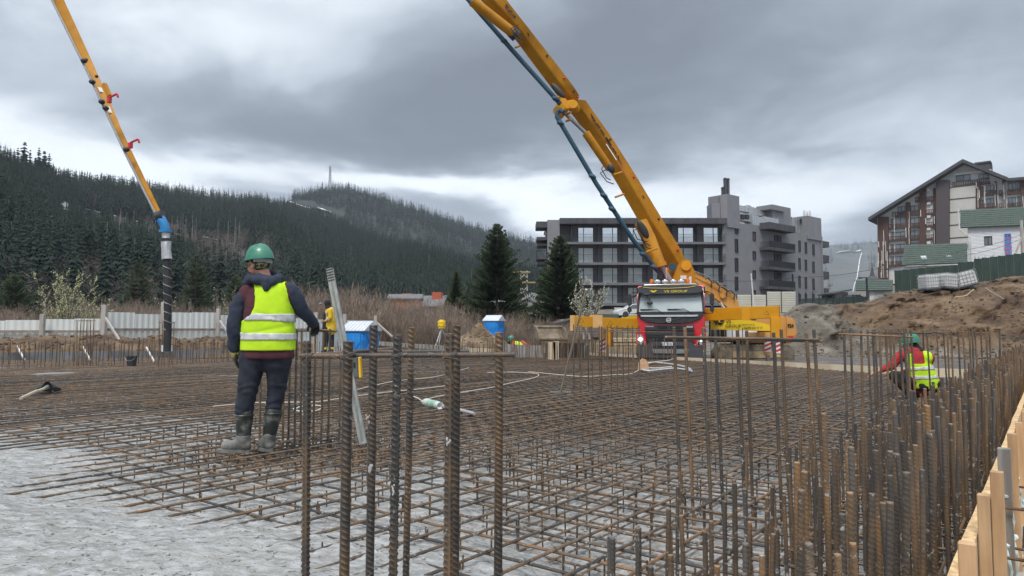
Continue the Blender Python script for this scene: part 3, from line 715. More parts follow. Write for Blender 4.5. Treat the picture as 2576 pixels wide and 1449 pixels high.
def nearest(pt):
    f, c, a, b2, z = pt; best = 1e9
    for i in range(9):
        q = uv(lerp(a, b2, i / 8), c) if f else uv(c, lerp(a, b2, i / 8))
        if q.y > 1: best = min(best, q.y * (1 + abs(q.x / q.y)))
    return best
parts.sort(key=nearest); stuff = MB()
for i, (f, c, a, b2, z) in enumerate(parts):
    if i < 296: bar_tube(f, c, a, b2, z, .0084, 6).build('rebar', m_rm if i % 5 else m_rn, mat_t, smooth=True)
    else: bar_tube(f, c, a, b2, z, .0078, 4, mb=stuff)
for c in lines(4.2, 32, .235, .05):
    for a, b2 in clip_line(c, True):
        if b2 - a > 3: bar_tube(True, c + .11, a + rb.uniform(0, 1.5), b2 - rb.uniform(0, 2), rb.choice((.010, -.022)), .008, 4, mb=stuff)
# lower layer, laps and short extra bars: past the limit, one part
for c in lines(V0 + .2, 32, .25, .03):
    for a, b2 in clip_line(c, True): bar_tube(True, c, a, b2, -.155 + rb.uniform(-.01, .01), .0075, 4, .012, mb=stuff)
for c in lines(.3, 34, .25, .03):
    for a, b2 in clip_line(c, False): bar_tube(False, c, a, b2, -.17 + rb.uniform(-.01, .01), .0075, 4, .012, mb=stuff)
for c in lines(V0 + .3, 30, .47, .2):
    for a, b2 in clip_line(c, True):
        if b2 - a < 5: continue
        s = lerp(a, b2, rb.uniform(.15, .8)); bar_tube(True, c, s, min(b2, s + rb.uniform(2.5, 8)), rb.choice((.012, -.02, .022)), .0075, 5, .012, mb=stuff)
for c in lines(1.0, 30, .3, .2):
    for a, b2 in clip_line(c, False):
        if b2 - a < 3 or rb.random() < .15: continue
        s = lerp(a, b2, rb.uniform(.05, .75)); bar_tube(False, c, s, min(b2, s + rb.uniform(1.5, 5)), -.022, .007, 5, .012, mb=stuff)
stuff.build('lower_rebar', m_rm, mat_t, smooth=True, kind='stuff')
# upright ties between the two layers
ties = MB()
def tie(u, v, top=.03, r=.005): q = uv(u, v); ties.tube([(q.x, q.y, -.30), (q.x + rb.uniform(-.01, .01), q.y, top)], r, 4)
for k in range(900):
    u = rb.uniform(1.5, 8.5); v = rb.uniform(1.2, 8); q = uv(u, v)
    if pour_dist(q.x, q.y) < .35: continue
    u = round(u / .25) * .25 + .02; v = V0 + .1 + round((v - V0 - .1) / .235) * .235
    tie(u, v, rb.uniform(.0, .05))
c0 = on_z(800, 1125, 0)
for i in range(13):
    for j in range(9):
        q = c0 + Vector((-1.1 + i * .16, -.55 + j * .13, 0)) + Vector((rb.uniform(-.02, .02), rb.uniform(-.02, .02), 0)); ties.tube([(q.x, q.y, -.3), (q.x, q.y, rb.uniform(0, .04))], .006, 4)
        if i % 2 == 0: ties.tube([(q.x - .3, q.y, -.08), (q.x + .3, q.y + .1, -.08)], .006, 4)
ties.build('tie_bar', m_rm, mat_t, kind='stuff')
# tie-wire knots at the crossings nearest the camera
kn = MB()
for k in range(420):
    u = .2 + round(rb.uniform(1.2, 7) / .25) * .25; v = V0 + .10 + round(rb.uniform(0.8, 7) / .235) * .235; q = uv(u, v)
    if pour_dist(q.x, q.y) < 0: continue
    for a in (.6, 2.2):
        d = Vector((math.cos(a), math.sin(a), 0)) * .02; kn.tube([q - d + Vector((0, 0, .002)), q + Vector((0, 0, .024)), q + d + Vector((0, 0, .002))], .0016, 3)
    if rb.random() < .3: kn.tube([q + Vector((0, 0, .02)), q + Vector((rb.uniform(-.04, .04), rb.uniform(-.04, .04), .035)), q + Vector((rb.uniform(-.05, .05), rb.uniform(-.05, .05), -.03))], .0012, 3)
kn.build('tie_wire', m_rd, mat_t, kind='stuff')

# --- column cages
def bar_between(parent, p, q, r, m, pitch=.018, seg=12, step=.003, name='rebar', roll=None):
    e, L_ = aim(p, q); me = rebar_mesh(L_, r, pitch, seg, step, 'rebar', m); o = link(name, me, parent, Vector(p), e)
    o.rotation_euler = ((Vector(q) - Vector(p)).to_track_quat('Z', 'Y') @ Matrix.Rotation(rb.uniform(0, 6) if roll is None else roll, 3, 'Z').to_quaternion()).to_euler(); return o
A_ = thing('column_cage', 'thick ribbed starter bars of the nearest column, tied by a rusty cross bar', 'rebar cage', (-.35, 2.5, -.4), group='column reinforcement cages')
off = Vector((.35, -2.5, .4))
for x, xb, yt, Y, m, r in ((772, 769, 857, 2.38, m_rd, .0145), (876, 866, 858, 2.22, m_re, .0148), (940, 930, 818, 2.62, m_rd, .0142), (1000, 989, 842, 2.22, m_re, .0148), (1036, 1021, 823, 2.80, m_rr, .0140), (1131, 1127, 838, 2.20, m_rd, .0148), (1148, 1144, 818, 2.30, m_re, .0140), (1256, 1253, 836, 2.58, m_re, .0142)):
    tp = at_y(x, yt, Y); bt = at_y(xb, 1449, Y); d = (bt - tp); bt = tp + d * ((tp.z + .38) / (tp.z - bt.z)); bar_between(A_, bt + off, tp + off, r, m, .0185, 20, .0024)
bar_between(A_, at_y(758, 896, 2.28) + off, at_y(1296, 892, 2.15) + off, .0090, m_rr, .009, 12, .0016, 'cross_bar')
bar_between(A_, at_y(758, 897, 2.30) + off, at_y(990, 878, 2.86) + off, .0088, m_rr, .009, 12, .0016, 'cross_bar')
bar_between(A_, at_y(880, 886, 2.70) + off, at_y(1180, 884, 2.72) + off, .0085, m_rr, .009, 12, .0016, 'cross_bar')
w = MB()
def wire(w, x, y, Y, n=3, spread=40):
    for k in range(n):
        a = at_y(x + rb.uniform(-12, 12), y + rb.uniform(-6, 8), Y - .03); b2 = at_y(x + rb.uniform(-spread, spread), y + rb.uniform(5, 40), Y - .02); c = at_y(x + rb.uniform(-spread, spread) * 1.6, y + rb.uniform(0, 60), Y - .01); w.tube([a + off, b2 + off, c + off], .0010, 4)
for x, Y in ((775, 2.28), (876, 2.2), (1000, 2.2), (1130, 2.17), (1256, 2.2)):
    wire(w, x, 893, Y, 3, 26)
    for k in range(4):
        c = at_y(x, 893, Y) + off; pts = [c + Vector((.018 * math.cos(a) * (1 + .1 * k), -.018 * math.sin(a) - .004, -.01 + .012 * math.sin(a * 1.0 + k) + .006 * k)) for a in np.linspace(-.6, 3.8, 8)]; w.tube(pts, .0011, 4)
wire(w, 1060, 905, 2.6, 6, 70); w.build('tie_wire', m_rd, A_)
m_splat = mat('cement_splat', (.42, .42, .41), .7, var=.15, scale=20); w = MB()
for (x, y, Y, s) in ((930, 1180, 2.55, .007), (926, 1050, 2.55, .004), (1128, 1110, 2.15, .004), (990, 1235, 2.18, .004)):
    c = at_y(x, y, Y) + off
    for k in range(5): w.ell(c + Vector((rb.uniform(-.008, .008), 0, rb.uniform(-.02, .02))), (s * rb.uniform(.5, 1), .002, s * rb.uniform(.6, 2)), nu=8, nv=5)
w.build('cement_splash', m_splat, A_, smooth=True, kind='stuff')

def cage(label, bars, zb=-.3, r=.0125, pitch=.017, cross=(), seg=8, step=.005, group='column reinforcement cages'):
    if seg == 6: bars = [(*b_[:4], m_rn if b_[4] is m_rr else m_rm) for b_ in bars]
    """bars: (top px, top py, depth, bottom px shift, material)"""
    Y0 = sum(b[2] for b in bars) / len(bars); X0 = sum((b[0] - CX) / FPX * b[2] for b in bars) / len(bars); o = Vector((X0, Y0, zb)); T = thing('column_cage', label, 'rebar cage', o, group=group)
    for x, y, Y, dx, m in bars:
        tp = at_y(x, y, Y); bt = Vector((tp.x + dx, tp.y, zb)); bar_between(T, bt - o, tp - o, r, m, pitch, seg, step)
    for (x0, y0, Ya, x1, y1, Yb) in cross: bar_between(T, at_y(x0, y0, Ya) - o, at_y(x1, y1, Yb) - o, r * .8, m_rn, .012, 6, .006, 'cross_bar')
    return T
mm = [m_re, m_rd, m_rr, m_re, m_rd]
cage('column cage beside the standing worker, his hand on its cross bar', [(x, y, Y, rb.uniform(-.01, .01), mm[i % 5]) for i, (x, y, Y) in enumerate(((657, 840, 6.9), (697, 835, 7.0), (716, 832, 7.1), (731, 826, 7.2), (747, 828, 6.75), (759, 826, 7.1), (781, 822, 7.25), (794, 820, 6.95), (814, 829, 7.2), (830, 827, 7.0), (859, 819, 7.3)))],
     r=.0125, cross=((728, 832, 6.85, 866, 833, 7.2), (792, 829, 7.0, 866, 834, 7.2), (656, 846, 6.9, 760, 829, 7.2)))
cage('tall column cage between the truck and the camera, topped by one rusty cross bar', [(x, y, Y, dx, mm[(i * 2 + (i > 5)) % 5]) for i, (x, y, Y, dx) in enumerate(((1695, 822, 4.6, .035), (1723, 824, 4.75, .04), (1769, 824, 4.55, .035), (1799, 828, 4.8, .035), (1855, 830, 4.6, .03), (1878, 832, 4.9, .02), (1946, 836, 4.65, .03), (1965, 828, 5.0, .035), (2028, 836, 4.7, .06), (2047, 828, 5.0, .05)))],
     zb=-.22, r=.0125, seg=10, step=.0035, cross=((1672, 848, 4.5, 2062, 855, 4.6), (1700, 852, 4.9, 2068, 859, 5.0)))
cage('column cage beside the leaning rake, left of the truck front', [(x, rb.uniform(814, 824), rb.uniform(12.0, 12.9), rb.uniform(-.01, .02), mm[i % 5]) for i, x in enumerate((1443, 1458, 1464, 1479, 1488, 1507, 1513, 1528, 1537, 1552, 1566, 1579, 1591, 1607))], r=.0115, seg=6, step=.02, cross=((1438, 833, 12.1, 1700, 836, 11.8), (1445, 829, 12.8, 1612, 830, 12.7)))
cage('far slender column cage in front of the excavator', [(x, rb.uniform(822, 830), rb.uniform(16.2, 17), rb.uniform(-.02, .02), mm[i % 5]) for i, x in enumerate((1788, 1803, 1811, 1823, 1842, 1858, 1868, 1879))], r=.011, seg=6, step=.03)
cage('column cage left of the crouching worker in red', [(x, rb.uniform(824, 832), Y, rb.uniform(-.01, .05), mm[i % 5]) for i, (x, Y) in enumerate(((2123, 6.7), (2140, 6.9), (2166, 6.7), (2182, 7.2), (2195, 7.5), (2201, 7.7), (2213, 6.9), (2228, 6.7), (2238, 7.3), (2246, 7.6), (2262, 6.8), (2274, 6.6), (2283, 6.9), (2291, 7.5)))], r=.0120, cross=((2108, 840, 6.7, 2298, 848, 6.6), (2185, 836, 7.4, 2345, 838, 7.6)))
cage('column cage right of the crouching worker against the soil bank', [(x, rb.uniform(826, 832), rb.uniform(10.3, 12), rb.uniform(-.01, .04), mm[i % 5]) for i, x in enumerate((2322, 2331, 2357, 2373, 2383, 2393, 2410, 2422, 2438, 2446, 2452, 2467, 2480, 2489, 2514))], r=.0140, seg=6, step=.01, cross=((2345, 834, 10.6, 2384, 840, 10.5), (2355, 834, 11.5, 2490, 838, 11.5)))
cage('small far column cage before the pale fence, left of the concrete hose', [(x, rb.uniform(800, 808), rb.uniform(21, 22), rb.uniform(-.05, .05), m_rr) for i, x in enumerate((194, 204, 212, 219, 228, 236))], r=.016, seg=6, step=.2, cross=((190, 807, 21.2, 240, 807, 21.4),))
cage('small far column cage standing around the hanging concrete hose', [(x, rb.uniform(804, 810), rb.uniform(20, 21), 0, m_rr) for i, x in enumerate((402, 410, 417, 428, 438))], r=.015, seg=6, step=.2, cross=((398, 812, 20.2, 441, 812, 20.4),))

# --- wall of starter bars along the right formwork
wl = thing('wall_reinforcement', 'dense band of upright ribbed starter bars lining the plywood formwork on the right', 'wall rebar', uv(9, .65, -.4))
wo = Vector(wl.location)
variants = []
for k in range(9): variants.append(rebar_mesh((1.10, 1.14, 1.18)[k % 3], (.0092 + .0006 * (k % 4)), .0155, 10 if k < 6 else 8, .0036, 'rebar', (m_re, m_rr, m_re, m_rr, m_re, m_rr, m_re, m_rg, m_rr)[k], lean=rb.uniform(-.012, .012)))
low = [rebar_mesh(.85, .012, .0155, 6, .05, 'rebar', mm[k]) for k in range(3)]
bars = []
for row, (v, sp) in enumerate(((1.08, .16), (.96, .24), (.80, .24), (.64, .17), (.50, .13), (.38, .115))):
    u = 1.60 + .05 * row
    while u < 19.5:
        du = rb.uniform(-.05, .05)
        if not (row < 2 and u > 12 and rb.random() < .5): bars.append((u + du, v + rb.uniform(-.03, .03)))
        u += sp * (1.0 if u < 6 else 1.1)
for k in range(9): bars.append((rb.uniform(1.6, 5), rb.uniform(1.1, 1.4)))
bars.sort(key=lambda b: b[0]); rest = MB()
for i, (u, v) in enumerate(bars):
    zt = .40 + rb.uniform(-.06, .05) + (.30 * sstep(1.2, 2.6, u) if v < .72 else 0) + (.05 if rb.random() < .15 else 0); q = uv(u, v); lx, ly = rb.gauss(0, .018), rb.gauss(0, .018)
    if i < 299:
        me = variants[rb.randrange(9)]; o = link('rebar', me, wl, Vector((q.x, q.y, zt - me.vertices[len(me.vertices) - 1].co.z)) - wo, (lx, ly, rb.uniform(0, 6)))
    else: rest.tube([(q.x - wo.x, q.y - wo.y, 0), (q.x - wo.x + lx * .5, q.y - wo.y, zt - wo.z)], .0125, 6)
rest.build('far_rebar', m_rn, wl, smooth=True, kind='stuff')
hz = MB()
for z, v in ((-.05, .36), (.08, .52), (-.02, .9), (.15, .38)): hz.tube([uv(1.2 + i, v + rb.uniform(-.01, .01), z) - wo for i in range(19)], .006, 5)
for k in range(70):
    u = 1.6 + k * .25; hz.tube([uv(u, .34, .02 + .05 * (k % 2)) - wo, uv(u + rb.uniform(-.03, .03), 1.12, .02) - wo], .005, 4)
hz.build('stirrup', m_rn, wl, kind='stuff')
# --- thin starter bars along the far edges of the slab
def starter_row(label, segs, n, z0, z1, r, m, jl=.02, group='rows of thin starter bars'):
    c = sum((Vector(a) + Vector(b2) for a, b2 in segs), Vector()) / (2 * len(segs)); T = thing('starter_bars', label, 'starter bars', (c.x, c.y, z0), group=group); tot = sum((Vector(b2) - Vector(a)).length for a, b2 in segs)
    meshes = [MB().tube([(0, 0, 0), (0, 0, h)], r, 5).mesh('rebar', m) for h in np.linspace(z1 - z0 - .12, z1 - z0 + .1, 6)]
    for a, b2 in segs:
        a, b2 = Vector(a), Vector(b2); k = int(n * (b2 - a).length / tot)
        for i in range(k):
            q = a.lerp(b2, (i + rb.uniform(-.3, .3)) / k); link('rebar', rb.choice(meshes), T, (q.x - c.x, q.y - c.y, 0), (rb.gauss(0, jl), rb.gauss(0, jl * 1.5), 0))
    return T
P_ = lambda x, y: on_z(x, y, 0)
starter_row('two ragged rows of thin starter bars in front of the pale fence on the left', [(P_(-60, 930), P_(240, 922)), (P_(240, 922), P_(735, 905)), (P_(-60, 918), P_(735, 898))], 175, -.3, .72, .011, m_rm, .03)
starter_row('thin starter bars standing between the toilets and the slab, centre left', [(P_(735, 905), P_(1090, 902)), (P_(840, 884), P_(1260, 893)), (P_(1090, 902), P_(1255, 905))], 120, -.3, .62, .011, m_rm, .025)
starter_row('thin starter bars crowding round the lift pit box, left of the truck', [(P_(1235, 912), P_(1430, 910)), (P_(1230, 903), P_(1436, 902)), (P_(1430, 905), P_(1700, 912)), (P_(1380, 893), P_(1520, 896))], 150, -.3, .70, .012, m_rn, .03)
# lift pit shuttering
T = thing('pit_box', 'grey and black panelled shuttering box of the lift pit in the slab', 'pit shuttering', on_z(1330, 906, -.1), math.radians(-12))
m_panel = mat('grey_panel', (.19, .19, .19), .7, col2=(.33, .33, .33), scale=2.2, bump=.2, bscale=20); m_pdark = mat('dark_opening', (.02, .02, .022), .9)
for i in range(3): mb = MB(); mb.bb(-1.25 + i * .62, -.66 + i * .62, -.03, .03, 0, .63 - .02 * i); mb.build('panel', m_panel, T)
for i in range(3): mb = MB(); mb.bb(.68 + i * .52, 1.17 + i * .52, -.03 + .0, .03, 0, .68); mb.build('dark_panel', m_pdark, T)
mb = MB(); mb.bb(-1.3, -1.25, 0, 1.6, 0, .6); mb.bb(2.21, 2.26, 0, 1.6, 0, .6); mb.build('side_board', m_panel, T)

# --- formwork on the right
m_ply = mat('plywood', (.46, .33, .19), .6, col2=(.64, .50, .32), scale=3, bump=.25, bscale=30, stretch=(.4, 1, 1), detail=8, bdist=.004)
m_plye = mat('plywood_edge', (.44, .28, .13), .7, col2=(.72, .50, .26), scale=26, bump=.5, bscale=60, detail=6, bdist=.004, thr=(.4, .6))
m_stud = mat('pine_stud', (.40, .235, .12), .65, col2=(.58, .38, .21), scale=4, bump=.3, bscale=40, stretch=(4, 4, .6), objvar=.18, bdist=.004)
m_studg = mat('weathered_stud', (.17, .155, .14), .8, col2=(.33, .31, .28), scale=4, bump=.4, bscale=40, stretch=(4, 4, .6), bdist=.004)
m_foam = mat('pale_foam', (.50, .62, .62), .7, col2=(.72, .80, .78), scale=20, bump=.5, bscale=60, bdist=.004)
m_rod = mat('rusty_rod', (.07, .04, .028), .8, col2=(.16, .09, .055), scale=30)
TOPZ = .42
fw = thing('plywood_formwork', 'plywood shuttering wall with timber studs running away along the right edge', 'formwork', uv(9, V0, -.35), -ANG + PI / 2)
# local frame: x along U, y along V (towards the slab), z up
def fwp(u, v, z): return Vector((u - 9, v - V0, z + .35))
for k in range(9):
    a, b2 = -1.3 + k * 2.44, -1.3 + (k + 1) * 2.44 - .008; mb = MB(); x0, x1 = a - 9, min(b2, 20) - 9; dz = .004 * (k % 2)
    # a plank of ply with a slightly wavy sawn top
    n = 24; vs = []; fs = []
    for i in range(n + 1):
        x = lerp(x0, x1, i / n); t2 = TOPZ + .35 + dz + .006 * fnoise(x * 1.5, k, 0, 3); ww = .0 + .003 * fnoise(x * 2, k, 3, 3)
        vs += [(x, -.036 + ww, 0), (x, ww, 0), (x, ww, t2), (x, -.036 + ww, t2)]
    for i in range(n):
        q = 4 * i
        for j in range(4): fs.append((q + j, q + (j + 1) % 4, q + 4 + (j + 1) % 4, q + 4 + j))
    fs += [(3, 2, 1, 0), (4 * n, 4 * n + 1, 4 * n + 2, 4 * n + 3)]; mb.add(vs, fs); o = mb.build('board', m_ply, fw); o.data.materials.append(m_plye)
    for p in o.data.polygons:
        if p.normal.z > .7: p.material_index = 1
# studs: (u, height above ground, section, material)
GZ = -.22
studs = []
def u_of(px, py, z, v):   # u on the plane v=const for a pixel at height z
    r_ = ray(px, py); 
    # intersect the ray with the vertical plane V.p = v
    k = v / (r_.x * V.x + r_.y * V.y); return (r_ * k).dot(U), EYE + r_.z * k
for px, py, m, sx, sy in ((2423, 1363, m_stud, .03, .04), (2468, 1243, m_stud, .035, .035), (2499, 1185, m_stud, .04, .045), (2516, 1110, m_studg, .045, .05), (2540, 1090, m_stud, .04, .045), (2559, 1062, m_stud, .03, .04), (2574, 1035, m_stud, .045, .05)):
    u_, z_ = u_of(px, py, 0, V0 - .05); studs.append((u_, min(max(z_, .30), .56), sx, sy, m))
for k in range(16): studs.append((7.3 + k * .62, .44, .05, .07, m_stud))
for k, (u_, z_, sx, sy, m) in enumerate(studs):
    mb = MB(); a = fwp(u_, V0 - .036 - sy / 2 - .002, GZ - .1); mb.box((a.x, a.y, (z_ + .35 + a.z) / 2), (sx, sy, z_ + .35 - a.z), Matrix.Rotation(rb.uniform(-.02, .02), 3, 'Y')); o = mb.build('stud', m, fw); bevel(o, .003, 1)
for k, (u_, z_, px, py) in enumerate(((3.0, .0, 0, 0), (3.55, .17, 0, 0), (4.2, .05, 0, 0), (4.9, .22, 0, 0), (5.4, .0, 0, 0), (3.9, .30, 0, 0), (2.55, .05, 0, 0))):
    a = fwp(u_, V0 - .04, z_); mb = MB(); mb.tube([a, a + Vector((0, -.24, 0))], .007, 6); mb.box(a + Vector((0, -.10, 0)), (.02, .012, .09)); mb.build('tie_rod', m_rod, fw)
    mb = MB(); r_ = rock_mesh('tmp', m_foam, 30 + k, 2, .4)
    o = link('foam_blob', r_, fw, a + Vector((.05, -.015, .04)), (0, 0, 0), (.035, .03, .028))
    mb.tube([a + Vector((.05, -.03, .03)), a + Vector((.03, -.05, -.06)), a + Vector((.06, -.04, -.14))], [.008, .006, .003], 5); mb.build('foam_drip', m_foam, fw, smooth=True)
# concrete blinding outside the formwork, with debris
m_blind = mat('outer_blinding', (.22, .21, .19), .85, col2=(.36, .35, .33), scale=2.5, bump=.5, bscale=18, detail=10, bdist=.02)
oug = []; ou = np.linspace(-1, 21, 110); ov_ = np.linspace(-3.6, V0 - .02, 24); Og = np.zeros((110, 24, 3))
for i, u in enumerate(ou):
    for j, v in enumerate(ov_): q = uv(u, v, GZ + .02 * fnoise(u * 2, v * 2, 1, 4)); Og[i, j] = q[:] if j else (q.x, q.y, -.7)
link('outer_blinding', grid_mesh('outer_blinding', Og, m_blind), kind='structure')
def loose(name, label, cat, parts, loc, m, rotz=0, group=None):
    mb = MB(); 
    for f in parts: f(mb)
    o = mb.build(name, m, None, label=label, cat=cat, group=group, loc=loc); o.rotation_euler = (0, 0, rotz); return o
q = on_z(2545, 1425, GZ)
o = loose('wood_offcut', 'splintered pine offcut lying on the blinding beside the formwork studs', 'wood offcut', [lambda mb: mb.prism([(-.16, 0), (.14, 0), (.17, .03), (.10, .045), (-.12, .05), (-.17, .02)], -.04, .05)], (q.x, q.y, GZ + .005), m_plye, .7)
for (x, y, h) in ((2577, 1375, .13), (2505, 1430, .12)):
    q = on_z(x, y, GZ); o = loose('steel_stub', ('short rusty steel stub standing by the splintered offcut' if x > 2550 else 'short dark steel stub standing at the foot of the nearest studs'), 'steel stub', [lambda mb: mb.tube([(0, 0, 0), (.01, 0, h)], .011, 8)], (q.x, q.y, GZ - .01), m_rod)
pts = []
for k in range(500):
    u = rnd.uniform(1.5, 12); v = V0 - .1 - rnd.random() ** 1.5 * 1.6; q = uv(u, v); s = rnd.uniform(.004, .012); pts.append((q.x, q.y, GZ + .015, s, rnd.uniform(0, 6)))
m_dust = mat('sawdust_chips', (.50, .38, .24), .9, var=.3, scale=8); scatter_stuff('sawdust_chips', rock_mesh('chip', m_dust, 8, 1), pts)
# far edge planks along the truck side
m_plank = mat('pale_plank', (.50, .40, .27), .75, col2=(.66, .56, .42), scale=1.5, bump=.2, bscale=25, stretch=(.5, 1, 1), objvar=.12)
edge = [(on_z(1378, 888, -.02), on_z(1520, 897, -.02)), (on_z(1520, 897, -.02), on_z(1830, 914, -.02)), (on_z(1830, 914, -.02), on_z(2210, 934, -.02)), (on_z(2210, 934, -.02), on_z(2490, 944, -.02))]
pk = thing('edge_formwork', 'pale plank edge formwork along the truck side of the slab', 'edge formwork', (4, 27, -.1), group=None); po = Vector((4, 27, -.1))
for a, b2 in edge:
    n = max(1, round((b2 - a).length / 3.2))
    for i in range(n):
        p, q = a.lerp(b2, i / n), a.lerp(b2, (i + 1) / n - .004); mb = MB(); mb.beam(p - po + Vector((0, .0, .02)), q - po + Vector((0, 0, .02)), .05, .22); mb.build('plank', m_plank, pk)
pk = thing('grey_edge_plank', 'weathered grey plank ledger edging the slab behind the survey tripod', 'edge formwork', (-5, 38, 0)); po = Vector((-5, 38, 0))
p0, p1, p2 = at_y(900, 860, 42), at_y(1180, 880, 34), at_y(1300, 885, 31)
mb = MB(); mb.beam(p0 - po, p1 - po, .15, .22); mb.build('plank', mat('grey_plank', (.20, .19, .17), .85, col2=(.34, .33, .30), scale=2, bump=.3, bscale=20), pk)
mb = MB(); mb.beam(p1 - po + Vector((0, 0, -.02)), p2 - po, .15, .2); mb.build('plank', m_plank, pk)
# grey shuttering behind the left rows of starter bars
T = thing('grey_shuttering', 'stained grey shuttering panels along the far left edge of the slab', 'shuttering', on_z(250, 905, -.3)); o0 = Vector(T.location)
m_shut = mat('stained_shutter', (.085, .088, .095), .75, col2=(.24, .245, .255), scale=.8, bump=.2, bscale=14, detail=8)
a, b2 = at_y(-60, 905, 24.6), at_y(760, 897, 30.5)
for i in range(14):
    p, q = a.lerp(b2, i / 14), a.lerp(b2, (i + 1) / 14 - .002); p.z = q.z = 0; mb = MB(); mb.beam(p - Vector((o0.x, o0.y, -.26)), q - Vector((o0.x, o0.y, -.26)), .06, .66 + .015 * (i % 3)); mb.build('panel', m_shut, T)
# ================================================================ buildings
class Facade:
    """a vertical plane through C0 along e; pixels of the photograph convert to (s, z) on it. Local frame: x along e, y inwards, z up"""
    def __init__(s, name, label, cat, x0px, Y0, e, zbase, group=None):
        s.C = Vector(((x0px - CX) / FPX * Y0, Y0, zbase)); s.e = Vector((e[0], e[1], 0)).normalized(); s.n = Vector((-s.e.y, s.e.x, 0)); s.zb = zbase
        s.t = thing(name, label, cat, s.C, math.atan2(s.e.y, s.e.x), group)
    def sz(s, px, py, d=0.0):
        r = ray(px, py); c = s.C + s.n * d; o = Vector((0, 0, EYE)); k = (c - o).dot(s.n) / r.dot(s.n); q = o + r * k
        return (q - c).dot(s.e), q.z - s.zb
    def rect(s, x0, y0, x1, y1, d=0.0):
        a = s.sz(x0, y0, d); b_ = s.sz(x1, y1, d); c = s.sz(x0, y1, d); e2 = s.sz(x1, y0, d)
        return a[0], b_[0], (c[1] + b_[1]) / 2, (a[1] + e2[1]) / 2
    def box(s, mb, x0, y0, x1, y1, d0, d1, d=None):
        a, b_, c, e2 = s.rect(x0, y0, x1, y1, d0 if d is None else d); mb.bb(a, b_, d0, d1, c, e2); return a, b_, c, e2
def wall_holes(mb, x0, x1, z0, z1, holes, y0, y1):
    xs = sorted({x0, x1, *[min(max(h[0], x0), x1) for h in holes], *[min(max(h[1], x0), x1) for h in holes]}); zs = sorted({z0, z1, *[min(max(h[2], z0), z1) for h in holes], *[min(max(h[3], z0), z1) for h in holes]})
    for zi, zj in zip(zs, zs[1:]):
        run = None
        for xi, xj in zip(xs, xs[1:]):
            cx, cz = (xi + xj) / 2, (zi + zj) / 2; inside = any(h[0] < cx < h[1] and h[2] < cz < h[3] for h in holes)
            if inside:
                if run is not None: mb.bb(run, xi, y0, y1, zi, zj); run = None
            elif run is None: run = xi
        if run is not None: mb.bb(run, x1, y0, y1, zi, zj)
m_rend = mat('grey_render', (.130, .131, .142), .9, col2=(.170, .171, .182), scale=.6, bump=.15, bscale=9, thr=(.3, .7), bdist=.02)
m_rend2 = mat('light_grey_render', (.185, .187, .200), .9, col2=(.225, .227, .240), scale=.6, bump=.15, bscale=9, thr=(.3, .7), bdist=.02)
m_dkr = mat('dark_render', (.050, .050, .058), .85, col2=(.085, .085, .095), scale=1.2, stretch=(1, 1, .4))
m_mirror = mat('sky_glass', (.90, .93, .95), .06, var=.05, scale=1, metal=.85)
m_glassf = mat('filmed_glass', (.46, .51, .51), .3, col2=(.60, .65, .64), scale=1.2, spec=1.0, detail=6, objvar=.12)
m_frame = mat('dark_frame', (.025, .025, .03), .5)
m_rail = mat('dark_railing', (.035, .036, .04), .5, metal=.4)
m_silver = mat('ribbed_foil', (.42, .43, .44), .35, col2=(.62, .63, .64), metal=.7, scale=5, bump=.6, bscale=8, bdist=.05)
B = Facade('apartment_building', 'long dark grey apartment block with four rows of balconies, behind the concrete pump', 'building', 1378, 104, (1, 0), 3.2); bt = B.t
R1 = 1.6
def window(fc, x0, y0, x1, y1, d, glass, split=None, parent=None, fm=None):
    a, b_, c, e2 = fc.rect(x0, y0, x1, y1, d); mb = MB(); w = .06
    mb.bb(a - w, a, d - .02, d + .12, c - w, e2 + w); mb.bb(b_, b_ + w, d - .02, d + .12, c - w, e2 + w); mb.bb(a, b_, d - .02, d + .12, e2, e2 + w); mb.bb(a, b_, d - .02, d + .12, c - w, c)
    if split is not None: sx = fc.rect(split, y0, split + 1, y1, d)[0]; mb.bb(sx - w * .7, sx + w * .7, d - .02, d + .12, c, e2)
    f = mb.build('window', fm or m_frame, parent or fc.t); mb = MB(); mb.bb(a, b_, d + .08, d + .10, c, e2); mb.build('pane', glass, f); return (a, b_, c, e2)
rows = [(573, 609), (624, 660), (674, 711), (724, 762)]; ww = [(1455, 1468, 1492), (1516, 1541, 1553), (1580, 1593, 1616), (1642, 1666, 1679), (1706, 1719, 1744), (1770, 1794, 1808)]
holes = []
for ri, (y0, y1) in enumerate(rows):
    for wi, (x0, xs_, x1) in enumerate(ww): holes.append(window(B, x0, y0, x1, y1, R1, m_mirror if ri == 0 else m_glassf, xs_))
for (x0, xs_, x1) in ww[1:3]: holes.append(window(B, x0, 778, x1, 800, R1, m_glassf, xs_))
s0, s1 = B.sz(1409, 700, R1)[0], B.sz(1829, 700, R1)[0]; zt = B.sz(1600, 563, R1)[1]
mb = MB(); wall_holes(mb, s0, s1, -2, zt + .6, holes, R1 + .12, R1 + .5); mb.build('wall', m_rend, bt)
mb = MB(); mb.bb(s0, s1, R1 + 2, R1 + 2.3, -2, zt); mb.build('interior', mat('dim_interior', (.2, .2, .2), .9), bt)
mb = MB(); B.box(mb, 1377, 553, 1409, 860, 0, 8); mb.build('end_wall', m_rend2, bt)
mb = MB(); B.box(mb, 1408, 548, 1829, 563, -.25, 2.2); bevel(mb.build('roof_edge', m_dkr, bt), .04, 1)
mb = MB(); a = B.rect(1378, 556, 1828, 700, 2.2); mb.bb(a[0], a[1], 2.2, 16, a[3] - .3, a[3]); mb.build('roof', m_dkr, bt)
